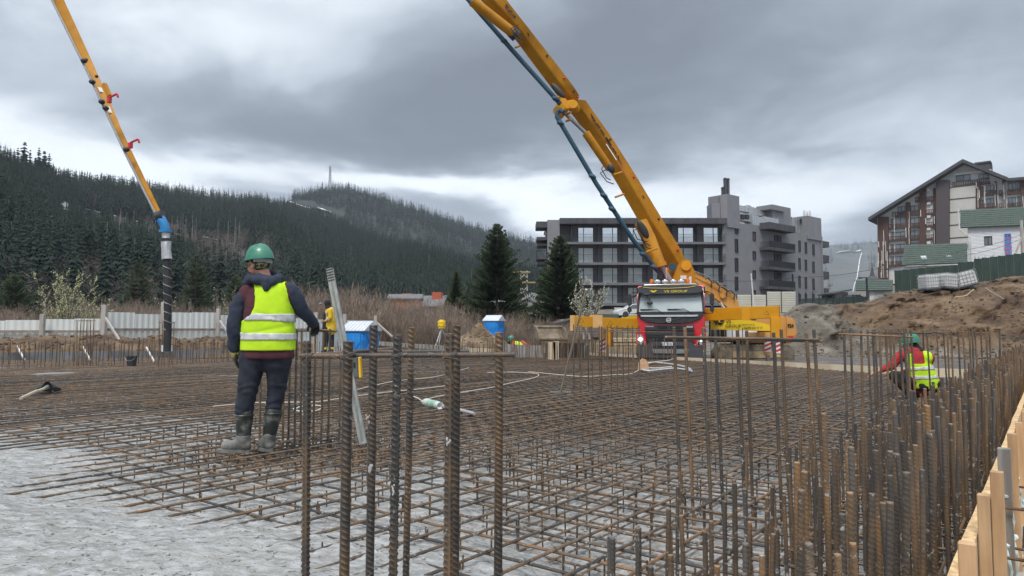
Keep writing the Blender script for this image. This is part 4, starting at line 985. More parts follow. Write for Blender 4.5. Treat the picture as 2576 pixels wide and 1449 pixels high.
for (y0, y1) in ((608.5, 614), (660, 666), (711, 717), (762, 769)):
    mb = MB(); B.box(mb, 1409.5, y0, 1828.5, y1, 0, R1 + .12); mb.build('balcony_slab', m_rend, bt)
    mb = MB(); a = B.rect(1409.5, y0 - 20, 1828.5, y0, 0); mb.bb(a[0], a[1], .05, .09, a[3] - .04, a[3])
    x = a[0]
    while x < a[1]: mb.bb(x, x + .018, .05, .08, a[2], a[3]); x += .14
    mb.build('railing', m_rail, bt)
for x in (1438, 1505, 1568, 1630, 1694, 1757, 1822):
    mb = MB(); a = B.rect(x - 1.2, 563, x + 1.2, 769, .3); mb.bb(a[0], a[1], .35, R1 + .1, a[2], a[3]); mb.build('partition', m_dkr, bt)
mb = MB(); B.box(mb, 1412, 769, 1826, 830, R1 - .6, R1 - .3); mb.build('plinth', m_dkr, bt)
for (y0, y1, dd) in ((557, 572, 0), (596, 604, .4), (612, 618, .8), (644, 652, .4), (659, 665, .8), (696, 703, .4), (711, 717, .8), (745, 752, .4)):
    mb = MB(); B.box(mb, 1349 + dd * 4, y0, 1376.8, y1, dd, dd + 4); mb.build('side_balcony', m_dkr, bt)
for (y0, y1) in ((630, 644), (682, 696)):
    mb = MB(); B.box(mb, 1349.5, y0 - 2, 1351, y1, .4, 3); B.box(mb, 1351, y0, 1376.5, y0 + 2, .4, .5); mb.build('side_railing', m_rail, bt)
# east wing receding to the right
E = Facade('apartment_wing', 'grey rendered side wing with narrow slot windows and corner balconies beside the dark block', 'building', 1829, 104, (22, 18), 3.2); et = E.t
holes = []
W_ = [(1850, y, 1857, y2) for y, y2 in ((555, 587), (602, 634), (650, 682), (697, 729))] + [(1895, y, 1901.5, y2) for y, y2 in ((584, 604), (633, 652), (681, 700), (731, 748))]
W_ += [(x, y, x + 4.2, y2) for x, dy in ((2010, 0), (2026, 4), (2045, 9)) for y, y2 in ((606 + dy, 632 + dy), (650 + dy, 676 + dy), (695 + dy * .7, 722 + dy * .7), (740, 756))]
for q in W_: holes.append(window(E, *q, 0.12, m_frame if q[0] < 1890 else m_dkr, fm=m_frame))
for y0, y1 in ((593, 624), (640, 668), (686, 716)): holes.append(window(E, 1949, y0, 1966, y1, .12, m_dkr, 1957))
zt = E.sz(1900, 566)[1]; s1 = E.sz(2067, 600)[0]
mb = MB(); wall_holes(mb, 0, s1, -2, zt, holes, .22, .6); mb.build('wall', m_rend2, et)
mb = MB(); mb.bb(.3, s1 - .1, .6, 1, -2, zt - .1); mb.build('interior', m_dkr, et)
mb = MB(); a = E.rect(1829.5, 491, 1861, 560); zt2 = a[3]; mb.bb(a[0], a[1], .0, .5, zt - 1, zt2); mb.prism([(a[0], zt - 1), (a[1], zt - 1), (a[1], zt2), (a[0], zt2)], .5, 3.4); mb.build('stair_tower', m_rend2, et)
mb = MB(); B.box(mb, 1790, 511, 1812, 549, .4, 3); B.box(mb, 1812, 493, 1830, 549, .4, 3); mb.build('tower', m_rend2, bt)
mb = MB(); a = E.rect(2031, 546, 2067, 600); mb.bb(a[0], a[1], .0, 8, zt - .8, a[3]); mb.build('end_tower', m_rend2, et)
mb = MB(); mb.bb(s1 - .02, s1 + .3, .0, 14, -2, zt); mb.build('gable_wall', m_rend2, et)
mb = MB(); a = E.rect(1943, 519, 1990, 572, 2); mb.bb(a[0], a[1], 2, 5, zt - 1, a[3]); b_ = E.rect(1934, 518, 1972, 528, 1.8); mb.bb(b_[0], b_[1], 1.6, 5.2, a[3] - 1.0, a[3] - .5); mb.build('roof_stack', m_rend2, et)
for i, (x0, x1, y0) in enumerate(((1817, 1822, 470), (1822.5, 1829, 447), (1830, 1836, 448))):
    mb = MB(); a = B.rect(x0, y0, x1, 495, 2); mb.bb(a[0], a[1], 2, 2.6, a[2], a[3]); mb.bb(a[0] - .05, a[1] + .05, 1.95, 2.65, a[3] - .25, a[3] - .15); mb.build('chimney', m_dkr, bt)
for y0, y1, ra in ((569, 583, 0), (624, 635, 1), (670, 683, 1), (718, 731, 1)):
    mb = MB(); a = E.rect(1928, y0 - (2 if ra else 4), 1994, y1 - 2, -1.0); mb.bb(a[0], a[1], -1.5, .2, a[2], a[2] + .45 if ra else a[3]); mb.build('balcony_slab', m_dkr, et)
    if ra:
        mb = MB(); z0 = a[2] + .45
        for yy in (-1.48,):
            mb.bb(a[0], a[1], yy, yy + .03, z0 + .95, z0 + 1.0); x = a[0]
            while x < a[1]: mb.bb(x, x + .06, yy, yy + .03, z0, z0 + .95); x += .11
        for i in range(11): mb.bb(a[0], a[0] + .03, -1.48 + i * .14, -1.44 + i * .14, z0, z0 + .95); mb.bb(a[1] - .03, a[1], -1.48 + i * .14, -1.44 + i * .14, z0, z0 + .95)
        mb.build('railing', m_rail, et)
mb = MB(); a = E.rect(1993, 690, 1996, 745, -1.3); mb.bb(a[0], a[1], -1.4, -1.2, -1, a[3]); mb.build('post', m_frame, et)
for y0, y1 in ((607, 621), (642, 661), (683, 702), (725, 750)):
    mb = MB(); a = E.rect(2067.5, y0, 2086, y1, 1); mb.bb(s1 + .3, a[1], 1, 3.5, a[2], a[2] + .35); mb.bb(s1 + .3, a[1], 1, 1.06, a[2] + .35, a[3]); mb.build('side_balcony', m_dkr, et)
# silvery roof plant
def duct(x0, y0, x1, y1, d, n, tilt=0):
    a = E.rect(x0, y0, x1, y1, d); mb = MB(); w = (a[1] - a[0]) / n
    for i in range(n): mb.bb(a[0] + i * w, a[0] + (i + .92) * w, d, d + 1.4, a[2], a[3] - (i % 2) * .08 + tilt * i)
    for i in range(n + 1): mb.bb(a[0] + i * w - .06, a[0] + i * w + .02, d - .05, d + 1.45, a[2], a[3] + .05 + tilt * i)
    return mb
duct(1862, 537, 1890, 556, 1.5, 3).build('air_duct', m_silver, et); duct(1893, 541, 1925, 568, 1.2, 6, -.08).build('air_duct', m_silver, et); duct(1925, 548, 1958, 569, 1.4, 7).build('air_duct', m_silver, et)
duct(1864, 519, 1884, 532, 3, 2).build('fan_hood', m_silver, et); duct(1884, 521, 1929, 542, 3.2, 8, -.10).build('air_duct', m_silver, et); duct(1992, 550, 2029, 588, 1.5, 6).build('air_duct', m_silver, et)
mb = MB(); 
for x, y in ((1880, 545), (1869, 545), (2018, 556), (2022, 577)): a = E.rect(x - 4, y - 5, x + 4, y + 6, 1.1); mb.bb(a[0], a[1], 1.0, 1.3, a[2], a[3])
mb.build('vent_grille', m_frame, et)
for x, y in ((2023, 538), (2030, 540), (2037, 539)):
    a = E.sz(x, y, 2); mb = MB(); mb.ell((a[0], 2, a[1]), (.35, .12, .8), nu=12, nv=6); mb.tube([(a[0], 2.1, a[1]), (a[0], 2.2, a[1] - 1.2)], .05, 5); mb.build('dish_antenna', mat('dish_white', (.6, .6, .6), .5), et, smooth=True)

# --- brown and white hotel
m_brown = mat('brown_cladding', (.062, .033, .026), .8, col2=(.110, .062, .050), scale=.8, stretch=(3, 1, .3), thr=(.3, .7))
m_plum = mat('plum_panel', (.075, .062, .068), .7, var=.06, scale=.5)
m_cream = mat('cream_wall', (.50, .49, .46), .85, var=.05, scale=.4); m_white = mat('white_wall', (.56, .56, .55), .85, var=.05, scale=.5)
m_slat = mat('white_slat', (.62, .60, .57), .7); m_roofd = mat('dark_roof', (.07, .072, .078), .8, var=.15, scale=1)
m_hglass = mat('hotel_glass', (.10, .12, .135), .12, col2=(.20, .23, .25), scale=.7, spec=1)
H = Facade('hotel', 'tall brown and white alpine hotel with a broad gable and many balconies', 'building', 2208, 163, (.75, -.62), 10.0); ht = H.t
hx = lambda X: 2038 + X / 3.555
hy = lambda Y: 362.3 + Y / 3.555
def hb(x0, y0, x1, y1, d0, d1, m, name): mb = MB(); H.box(mb, hx(x0), hy(y0), hx(x1), hy(y1), d0, d1); return mb.build(name, m, ht)
def hpoly(pts, d0, d1, m, name): mb = MB(); mb.prism([H.sz(hx(a), hy(b_), d0) for a, b_ in pts], d0, d1); return mb.build(name, m, ht)
hpoly([(600, 655), (1375, 165), (1775, 320), (1960, 320), (1960, 1250), (600, 1250)], .55, 9, m_white, 'wall')
hpoly([(605, 650), (700, 650), (700, 1205), (605, 1205)], -.1, 1.2, m_brown, 'cladding')
hpoly([(855, 520), (895, 520), (895, 905), (855, 905)], .1, 1.2, m_brown, 'cladding'); hpoly([(975, 430), (1035, 395), (1035, 905), (975, 905)], .1, 1.2, m_brown, 'cladding')
hpoly([(1100, 395), (1128, 395), (1128, 900), (1100, 900)], .1, 1.2, m_brown, 'cladding')
hpoly([(1125, 322), (1243, 322), (1243, 900), (1125, 900)], -.8, 1.2, m_plum, 'stair_panel')
hpoly([(1250, 372), (1480, 358), (1480, 900), (1250, 900)], 0, 1.2, m_cream, 'cream_panel')
for y in (375, 485, 602, 718, 834): hb(1246, y - 4, 1482, y + 3, -.1, 0, m_brown, 'floor_band')
hpoly([(1480, 335), (1525, 335), (1525, 900), (1480, 900)], -.1, 1.2, m_brown, 'cladding'); hb(1645, 330, 1688, 900, -.1, 1.2, m_brown, 'cladding'); hb(1716, 325, 1762, 900, -.1, 1.2, m_brown, 'cladding'); hb(1882, 320, 1960, 900, -.1, 1.2, m_brown, 'cladding')
def hwin(x0, y0, x1, y1, split=True): window(H, hx(x0), hy(y0), hx(x1), hy(y1), .40, m_hglass, hx((x0 + x1) / 2) if split else None)
def hrail(x0, x1, y0, y1):
    mb = MB(); a = H.rect(hx(x0), hy(y0), hx(x1), hy(y1), 0); mb.bb(a[0], a[1], -.05, .05, a[3] - .14, a[3]); mb.bb(a[0], a[1], -.05, .05, a[2] + .05, a[2] + .17); x = a[0]
    while x < a[1]: mb.bb(x, x + .13, -.03, .03, a[2], a[3]); x += .33
    mb.build('railing', m_brown, ht); mb = MB(); mb.bb(a[0], a[1], -.02, .55, a[2] - .25, a[2] - .02); mb.build('balcony_slab', m_brown, ht)
for x0, x1, ys_ in ((785, 850, (560,)), (722, 748, (670, 788, 898, 1008)), (765, 850, (660, 785, 895, 1005)), (900, 968, (548, 660, 772, 885)), (1530, 1552, (380, 500)), (1578, 1643, (368, 488)), (1772, 1840, (350, 478)), (1855, 1880, (345, 470))):
    for y in ys_: hwin(x0, y, x1, y + 72 if y != 885 else 903)
for x0, x1, ys_ in ((733, 850, (605,)), (703, 852, (712, 822, 935, 1048)), (897, 973, (592, 705, 815)), (1525, 1646, (415, 532)), (1762, 1884, (402, 525)), (1688, 1717, (412, 530)), (1036, 1102, (470, 585, 697, 810)), (938, 975, (475,))):
    for y in ys_: hrail(x0, x1, y, y + 35)
hb(1272, 245, 1620, 262, 0, 1.2, m_white, 'ledge'); window(H, hx(1305), hy(280), hx(1430), hy(328), .40, m_hglass, hx(1370)); window(H, hx(1508), hy(268), hx(1592), hy(305), .40, m_hglass, hx(1550)); hrail(1272, 1612, 322, 362)
for k in range(58):
    r2 = random.Random(k * 3 + 1); x = r2.choice((608, 640, 655, 676, 690, 612, 636, 858, 886, 990, 1030, 752, 1108, 1484, 1512, 1560, 1655, 1680, 1735, 1725, 1845, 1905, 1500)) + r2.uniform(-3, 3); y = r2.uniform(340 if x > 1400 else (680 if x < 720 else 560), 480 if x > 1400 else (1150 if x < 720 else 820)); l_ = r2.uniform(50, 130)
    hb(x - 4.5, y, x + 4.5, min(y + l_, 1195 if x < 720 else 895), -.22, -.12, m_slat, 'slat')
for y in (405, 518, 638, 748, 872):
    mb = MB(); a = H.rect(hx(1048), hy(y), hx(1082), hy(y + 26), .8); mb.bb(a[0], a[1], .1, .5, a[2], a[3]); mb.build('air_conditioner', m_white, ht)
mb = MB(); e1, pk_, e3, e4 = H.sz(hx(538), hy(668)), H.sz(hx(1376), hy(150)), H.sz(hx(1778), hy(313)), H.sz(hx(1990), hy(295))
def slab(mb, p, q, th, y0, y1):
    mb.add([(p[0], y0, p[1]), (q[0], y0, q[1]), (q[0], y1, q[1]), (p[0], y1, p[1]), (p[0], y0, p[1] - th), (q[0], y0, q[1] - th), (q[0], y1, q[1] - th), (p[0], y1, p[1] - th)], [(0, 1, 2, 3), (7, 6, 5, 4), (0, 4, 5, 1), (1, 5, 6, 2), (2, 6, 7, 3), (3, 7, 4, 0)])
slab(mb, e1, pk_, .75, -2.2, 14); mb.build('roof', m_roofd, ht); mb = MB(); slab(mb, pk_, e3, .75, -2.2, 14); mb.build('roof', m_roofd, ht); mb = MB(); slab(mb, e3, e4, .6, -1.2, 14); mb.build('roof', m_roofd, ht)
mb = MB(); a = H.rect(hx(1478), hy(172), hx(1608), hy(232), 3); mb.bb(a[0], a[1], 3, 6, a[2] - 2, a[3]); mb.bb(a[0] - .2, a[1] + .2, 2.8, 6.2, a[3], a[3] + .35); mb.build('roof_box', m_roofd, ht)
mb = MB(); a = H.rect(hx(1604), hy(180), hx(1627), hy(240), 3.5); mb.bb(a[0], a[1], 3.5, 5, a[2] - 2, a[3]); mb.build('chimney', m_roofd, ht)
# --- white plank house with the sign
m_groof = mat('green_roof_tiles', (.062, .088, .072), .6, col2=(.095, .128, .105), scale=2, spec=.4)
m_sid = mat('white_siding', (.64, .65, .67), .7, var=.04, scale=2)
Wh = Facade('sign_house', 'white plank-clad house with a green tiled roof and a vertical blue shop sign', 'house', 2434, 96, (1, -.5), 6.5); wt = Wh.t
a0, a1, za, zb_ = Wh.rect(hx(1410), hy(745), hx(1990), hy(1060))
wn = Wh.rect(hx(1560), hy(830), hx(1625), hy(900))
z = 0; k = 0; zt = Wh.sz(hx(1500), hy(740))[1]
mb0 = MB(); wall_holes(mb0, a0, a1, -1, zt, [wn], .06, .3); mb0.build('wall', m_sid, wt)
while z < zt - .1:
    for (xa, xb) in (((a0, a1),) if (z + .19 < wn[2] or z > wn[3]) else ((a0, wn[0] - .08), (wn[1] + .08, a1))):
        mb = MB(); mb.add([(xa, .058, z), (xb, .058, z), (xb, .058, z + .175), (xa, .058, z + .175), (xa, .0, z), (xb, .0, z), (xb, .045, z + .175), (xa, .045, z + .175)], [(0, 3, 2, 1), (4, 5, 6, 7), (0, 1, 5, 4), (3, 7, 6, 2), (0, 4, 7, 3), (1, 2, 6, 5)]); mb.build('plank', m_sid, wt)
    z += .19
window(Wh, hx(1560), hy(830), hx(1625), hy(900), .0, m_hglass, hx(1592), fm=mat('brown_frame', (.06, .035, .028), .6))
def tiled(fc, name, p_tl, p_tr, p_bl, p_br, depth, m, parent, nrow=9, ncol=40):
    """roof slope seen in the picture between four pixels, ridge deeper than eaves, with raised tile courses"""
    tl, tr = [Vector((*[fc.sz(*p, depth)[i] if i < 1 else 0 for i in (0,)], depth, fc.sz(*p, depth)[1])) for p in (p_tl, p_tr)]; bl, br = [Vector((fc.sz(*p, -.5)[0], -.5, fc.sz(*p, -.5)[1])) for p in (p_bl, p_br)]
    mb = MB(); n = (tr - tl).cross(bl - tl).normalized(); n = n if n.z > 0 else -n
    for r_ in range(nrow):
        t0, t1 = r_ / nrow, (r_ + 1) / nrow; A, Bq, C_, D_ = tl.lerp(bl, t0), tr.lerp(br, t0), tr.lerp(br, t1), tl.lerp(bl, t1)
        mb.add([A, Bq, C_ + n * .07, D_ + n * .07, A - n * .1, Bq - n * .1, C_ - n * .1, D_ - n * .1], [(0, 1, 2, 3), (4, 7, 6, 5), (3, 2, 6, 7), (0, 4, 5, 1), (1, 5, 6, 2), (0, 3, 7, 4)])
    o = mb.build(name, m, parent)
    rib = MB()
    for c_ in range(ncol + 1):
        t_ = c_ / ncol; p, q = tl.lerp(tr, t_) + n * .08, bl.lerp(br, t_) + n * .08; rib.tube([p, q], .035, 4, cap=False)
    rib.build('tile_ridge', m, o); return o
tiled(Wh, 'roof', (hx(1345), hy(592)), (hx(2000), hy(560)), (hx(1345), hy(748)), (hx(2000), hy(722)), 4.5, m_groof, wt, 9, 46)
mb = MB(); pts_ = [Wh.sz(hx(x), hy(y), -.6) for x, y in ((1322, 575), (1334, 760), (1440, 842), (1445, 1050))]; mb.tube([(a, -.6, z_) for a, z_ in pts_], .09, 8); mb.build('downpipe', m_slat, wt, smooth=True)
m_blue = mat('sign_blue', (.06, .22, .52), .4, var=.05); m_sred = mat('sign_red', (.62, .06, .12), .5, var=.03); m_sdk = mat('sign_dark', (.03, .03, .12), .5)
mb = MB(); a = Wh.rect(hx(1738), hy(800), hx(1804), hy(1010), -.12); mb.bb(a[0], a[1], -.14, -.06, a[2], a[3]); sg = mb.build('sign_board', m_blue, wt)
for body, y, sz_, mm_ in (('TK', 822, .62, m_sdk), ('T', 862, 1.0, m_sred), ('O', 925, 1.0, m_sred), ('P', 985, 1.0, m_sred)):
    c = Wh.sz(hx(1771), hy(y), -.14); text_mesh(body, sz_, mm_, sg, M=plate((c[0], -.15, c[1]), (1, 0, 0), (0, 0, 1)), ext=.01, sx=1.0 if body == 'TK' else 1.15)
# --- lower house with a green roof and two skylights
Lh = Facade('green_roof_house', 'low house with a broad green tiled roof and two small skylights below the hotel', 'house', 2270, 90, (1, -.4), 5.5); lt = Lh.t
o = tiled(Lh, 'roof', (hx(850), hy(905)), (hx(1400), hy(888)), (hx(822), hy(1085)), (hx(1405), hy(1062)), 5.0, m_groof, lt, 10, 44)
a = Lh.rect(hx(840), hy(1080), hx(1400), hy(1180), 0); mb = MB(); mb.bb(a[0], a[1], 0, 5, a[2] - 2, a[3] - .1); mb.build('wall', m_white, lt)
for x, y in ((1016, 1027), (1241, 1024)): c = Lh.sz(hx(x), hy(y), 1.2); mb = MB(); mb.box((c[0], 1.2, c[1] + .06), (.62, .2, .9), Matrix.Rotation(math.radians(-50), 3, 'X')); mb.build('skylight', mat('skylight_pale', (.5, .53, .56), .3), lt)
# --- garage and green roof beyond the car
Gr = Facade('white_garage', 'small white garage with a green roof behind the street lamp', 'garage', 2186, 104, (1, -.4), 4.6); gt = Gr.t
mb = MB(); Gr.box(mb, 2187, 729, 2246, 762, 0, 5); mb.build('wall', m_white, gt); tiled(Gr, 'roof', (2153, 705), (2246, 704), (2153, 731), (2246, 730), 3, m_groof, gt, 6, 20)
mb = MB(); Gr.box(mb, 2199, 733, 2225, 758, -.06, .02); mb.build('door', mat('garage_door', (.36, .39, .42), .5), gt)
mb = MB(); a = Gr.sz(2195, 712, 4); mb.lathe([(1.4, 0), (1.0, .6), (.35, 1.1), (.12, 2.2), (.02, 2.9)], (a[0], 4, a[1]), 8); mb.build('turret', m_roofd, gt)
Sh = Facade('dark_shed', 'low dark shed with a pale gable end right of the grey wing', 'shed', 2087, 108, (1, 0), 4.6); mb = MB(); Sh.box(mb, 2106, 735, 2134, 756, 0, 4); mb.build('wall', m_cream, Sh.t); mb = MB(); p, q = Sh.sz(2086, 738), Sh.sz(2136, 728); slab(mb, (p[0], p[1]), (q[0], q[1]), .2, -1, 4); mb.build('roof', m_roofd, Sh.t); mb = MB(); Sh.box(mb, 2088, 740, 2105.5, 754, 1, 4); mb.build('dark_bay', m_frame, Sh.t)

# --- village behind the bushes
m_brick = mat('orange_brick', (.36, .15, .085), .9, col2=(.50, .25, .15), scale=2.5); m_rred = mat('red_chimney', (.42, .10, .05), .8); m_rgrey = mat('grey_roof', (.13, .125, .13), .8, col2=(.19, .185, .19), scale=.7)
def house(name, label, cat, px, py_base, Y, w, d, h, roof_h, mw, mr, rot=0, wins=(), chim=(), axis='x'):
    c = at_y(px, py_base, Y); t_ = thing(name, label, cat, c, rot); mb = MB(); mb.bb(-w / 2, w / 2, 0, d, -2, h); mb.build('wall', mw, t_)
    mb = MB()
    if axis == 'x':
        mb.prism([(-w / 2 - .01, h), (-w / 2 - .01, h - .02), (w / 2, h - .02), (w / 2, h)], 0, d); mb.build('eaves', mw, t_); mb = MB()
        for s in (0, 1):
            ya, yb = (-.4, d / 2) if s == 0 else (d + .4, d / 2); mb.add([(-w / 2 - .4, ya, h), (w / 2 + .4, ya, h), (w / 2 + .4, yb, h + roof_h), (-w / 2 - .4, yb, h + roof_h), (-w / 2 - .4, ya, h - .2), (w / 2 + .4, ya, h - .2), (w / 2 + .4, yb, h + roof_h - .2), (-w / 2 - .4, yb, h + roof_h - .2)], [(0, 1, 2, 3), (7, 6, 5, 4), (0, 4, 5, 1), (1, 5, 6, 2), (2, 6, 7, 3), (3, 7, 4, 0)])
    else:
        mb.prism([(-w / 2, h), (w / 2, h), (0, h + roof_h)], .02, d); mb.build('gable', mw, t_); mb = MB()
        slab(mb, (-w / 2 - .4, h - .1), (0, h + roof_h + .15), .2, -.5, d + .3); slab(mb, (0, h + roof_h + .15), (w / 2 + .4, h - .1), .2, -.5, d + .3)
    r_ = mb.build('roof', mr, t_)
    for (x, z_) in chim: mb = MB(); mb.bb(x - .9, x + .9, d * .3, d * .6, h, z_); mb.build('chimney', m_rred, r_)
    for (x, z_) in wins:
        mb = MB(); mb.bb(x - .5, x + .5, -.05, .03, z_ - .7, z_ + .7); f = mb.build('window', m_frame, t_); mb = MB(); mb.bb(x - .42, x + .42, -.07, -.051, z_ - .6, z_ + .6); mb.build('pane', m_hglass, f)
    return t_
house('brick_house', 'unfinished orange brick house with a grey roof, half hidden by bare bushes', 'house', 1018, 806, 120, 5.2, 7, 3.8, .9, m_brick, m_rgrey, .1, ((-.6, 1.0), (1.4, 1.6)))
house('grey_roof_house', 'house with a broad grey hipped roof and two red chimneys behind the bushes', 'house', 1056, 804, 135, 8.5, 7, 2.6, 2.2, m_rgrey, m_rgrey, -.1, (), ((-3.2, 5.2), (2.8, 5.4)))
house('white_gable_house', 'small white gabled house beside the little spruce behind the bushes', 'house', 1094, 801, 150, 4.2, 6, 2.4, 1.7, m_white, m_rgrey, .3, ((0, 1.2),), (), 'y')
house('grey_gable_house', 'small grey-roofed house right of the white gabled one behind the bushes', 'house', 1110, 802, 155, 4.5, 6, 2.6, 1.6, m_white, m_rgrey, -.3, ((.8, 1.2),), (), 'x')
house('lean_roof_house', 'white house with a grey lean-to roof showing between the two big spruces', 'house', 1334, 812, 115, 3.6, 6, 2.6, 1.9, m_white, m_rgrey, .5, (), (), 'x')
dm = at_y(1322, 780, 140); dt = thing('arched_hall', 'white arched hall with blue window strips between the two big spruces', 'hall', dm, .35)
m_arch = mat('white_sheet_metal', (.50, .52, .55), .4, var=.06, scale=1, metal=.2); pr = [(4.5 * math.cos(a), 3.6 * max(0, math.sin(a)) ** .8) for a in np.linspace(0, PI, 15)]
mb = MB(); mb.prism(pr, 0, 10); mb.build('roof', m_arch, dt); mb = MB()
for s in (0, 1, 2): pr2 = [(a * 1.02, b_ * 1.02) for a, b_ in pr] + [(a * .98, b_ * .98) for a, b_ in reversed(pr)]; mb.prism(pr2, -.1 + s * 4.9, .25 + s * 4.9)
mb.build('arch_rib', m_white, dt)
for x in (-3, -1.6): mb = MB(); mb.bb(x - .45, x + .45, -.08, .05, .7, 2.0); mb.build('window', m_blue, dt)
mb = MB(); mb.bb(.6, 3.2, -.06, .05, 0, 2.2); mb.build('door', m_frame, dt)
q = at_y(1318, 780, 135); tk = thing('lattice_tower', 'small pale lattice lookout tower rising beside the large left spruce', 'tower', q); mb = MB()
for a, b_ in ((-1, -1), (1, -1), (1, 1), (-1, 1)): mb.tube([(a * .7, b_ * .7, -3), (a * .6, b_ * .6, 7.5)], .10, 4)
for k in range(5):
    mb.tube([(-.7, -.7, k * 1.5), (.7, -.7, k * 1.5 + 1.5)], .06, 4); mb.tube([(.7, -.7, k * 1.5), (-.7, -.7, k * 1.5 + 1.5)], .06, 4)
mb.build('frame', m_slat, tk); mb = MB(); mb.bb(-1.6, 2.2, -1.2, 1.2, 5.2, 5.4); mb.bb(-2.2, 1.2, -1, 1, 7.2, 7.4); mb.build('platform', mat('ochre_steel', (.40, .32, .14), .6), tk)

# --- fences
m_fence = mat('white_corrugated', (.64, .665, .645), .55, var=.05, scale=1.5, objvar=.04); m_post = mat('grey_timber', (.30, .275, .25), .9, col2=(.46, .43, .395), scale=3, stretch=(3, 3, .4), bump=.3, bscale=25)
m_frail = mat('brown_rail', (.20, .155, .14), .85, col2=(.32, .265, .24), scale=3, objvar=.1)
ft = thing('corrugated_fence', 'pale corrugated metal fence on timber posts behind the slab on the left', 'fence', (-12, 34, -.6)); fo = Vector((-12, 34, -.6))
FP = [(-180, 29, 806, 1.0), (108, 30, 800, 788), (263, 31, 786, 768), (411, 33, 786, 762), (549, 35, 793, 776), (700, 38, 800, 786), (795, 40, 804, 788), (868, 43, 806, 790), (945, 46, 806, 795)]
for i in range(len(FP) - 1):
    (x0, Y0, t0, _), (x1, Y1, t1, _) = FP[i], FP[i + 1]; a, b_ = at_y(x0, t0 if i != 1 else 802, Y0), at_y(x1, (t1, 805, 798, 786, 793, 800, 804, 806, 806)[i + 0] if i else 806, Y1)
    if i == 0: a.z = b_.z = at_y(100, 807, 30).z
    if i == 1: a.z = b_.z = at_y(200, 803, 30.5).z
    if i == 2: a.z = b_.z = at_y(330, 788, 32).z
    zt = a.z; zb = -.9; d = (b_ - a); d.z = 0; L_ = d.length; n = max(1, int(L_ / 1.1)); nn = Vector((-d.y, d.x, 0)).normalized() * -1
    for k in range(n):
        p, q = a + d * (k / n), a + d * ((k + 1) / n - .004); m2 = 20; vs = []; fs = []
        za, zc = lerp(a.z, b_.z, k / n), lerp(a.z, b_.z, (k + 1) / n); zz_ = zt + .03 * ((k * 7 + i) % 3 - 1) + (.22 if (i == 1 and k >= 3) else 0)
        for j in range(m2 + 1):
            w = p.lerp(q, j / m2); o2 = nn * (.025 if j % 4 in (0, 1) else 0); vs += [(w.x + o2.x - fo.x, w.y + o2.y - fo.y, zb - fo.z), (w.x + o2.x - fo.x, w.y + o2.y - fo.y, (zz_ if i < 3 else lerp(a.z, b_.z, (k + .5) / n)) - fo.z)]
        fs = [(2 * j, 2 * j + 2, 2 * j + 3, 2 * j + 1) for j in range(m2)]; mbp = MB().add(vs, fs); mbp.build('panel', m_fence, ft)
    pr_ = at_y(x0, 829 if i > 1 else 834, Y0 - .1), at_y(x1, 829 if i > 1 else 834, Y1 - .1); mb = MB(); mb.beam(pr_[0] - fo, pr_[1] - fo, .06, .11); mb.build('rail', m_frail, ft)
for x, Y, tp, w in ((108, 29.7, 790, .17), (263, 30.7, 767, .20), (411, 32.7, 760, .16), (549, 34.7, 776, .17), (795, 39.7, 786, .22), (868, 42.7, 790, .20), (945, 45.6, 794, .20)):
    a = at_y(x, tp, Y) - fo; mb = MB(); mb.box((a.x, a.y, (a.z - .6) / 2), (w, w, a.z + .6), Matrix.Rotation(rb.uniform(-.03, .03), 3, 'Y')); bevel(mb.build('post', m_post, ft), .01, 1)
for x0, y0, x1, y1, Y in ((265, 800, 300, 856, 30.2), (553, 808, 582, 850, 34.2), (948, 812, 988, 848, 45)):
    mb = MB(); mb.beam(at_y(x0, y0, Y) - fo, at_y(x1, y1, Y - 1.2) - fo, .07, .10); mb.build('brace', m_post, ft)
m_cf = mat('cream_sheet', (.50, .49, .42), .6, var=.05, scale=1)
def cream_fence(label, segs, Y):
    c = at_y(segs[0][0], 780, Y); T = thing('cream_fence', label, 'fence', c, group='cream sheet fences')
    for (x0, x1, y0, y1) in segs:
        a, b_ = at_y(x0, y0, Y) - c, at_y(x1, y1, Y) - c; n = max(3, int((a.z - b_.z) / .28)); h = (a.z - b_.z) / n
        for k in range(n):
            z0 = b_.z + k * h; mb = MB(); mb.add([(a.x, 0, z0), (b_.x, 0, z0), (b_.x, -.05, z0 + h * .15), (a.x, -.05, z0 + h * .15), (a.x, -.05, z0 + h * .85), (b_.x, -.05, z0 + h * .85), (b_.x, 0, z0 + h * .99), (a.x, 0, z0 + h * .99)], [(0, 1, 2, 3), (3, 2, 5, 4), (4, 5, 6, 7)]); mb.build('sheet', m_cf, T)
        mb = MB(); mb.bb(a.x - .08, a.x, -.1, .02, b_.z - 1, a.z + .1); mb.build('post', m_frame, T)
cream_fence('cream ribbed sheet fence before the grey wing, right of the excavator arm', [(1854, 1890, 742, 784), (1890.5, 1927, 742, 784), (1928.5, 1965, 734, 786), (1965.5, 2002, 734, 786)], 86)
cream_fence('cream ribbed sheet fence before the dark block, left of the truck cab', [(1545, 1575, 774, 800), (1575.5, 1606, 774, 800)], 86)
m_hoard = mat('green_hoarding', (.022, .042, .034), .55, col2=(.036, .062, .050), scale=1.2, stretch=(2, 1, .5)); hd = thing('green_hoarding', 'dark green corrugated hoarding above the soil bank on the right', 'fence', at_y(2249, 736, 54)); ho = Vector(hd.location)
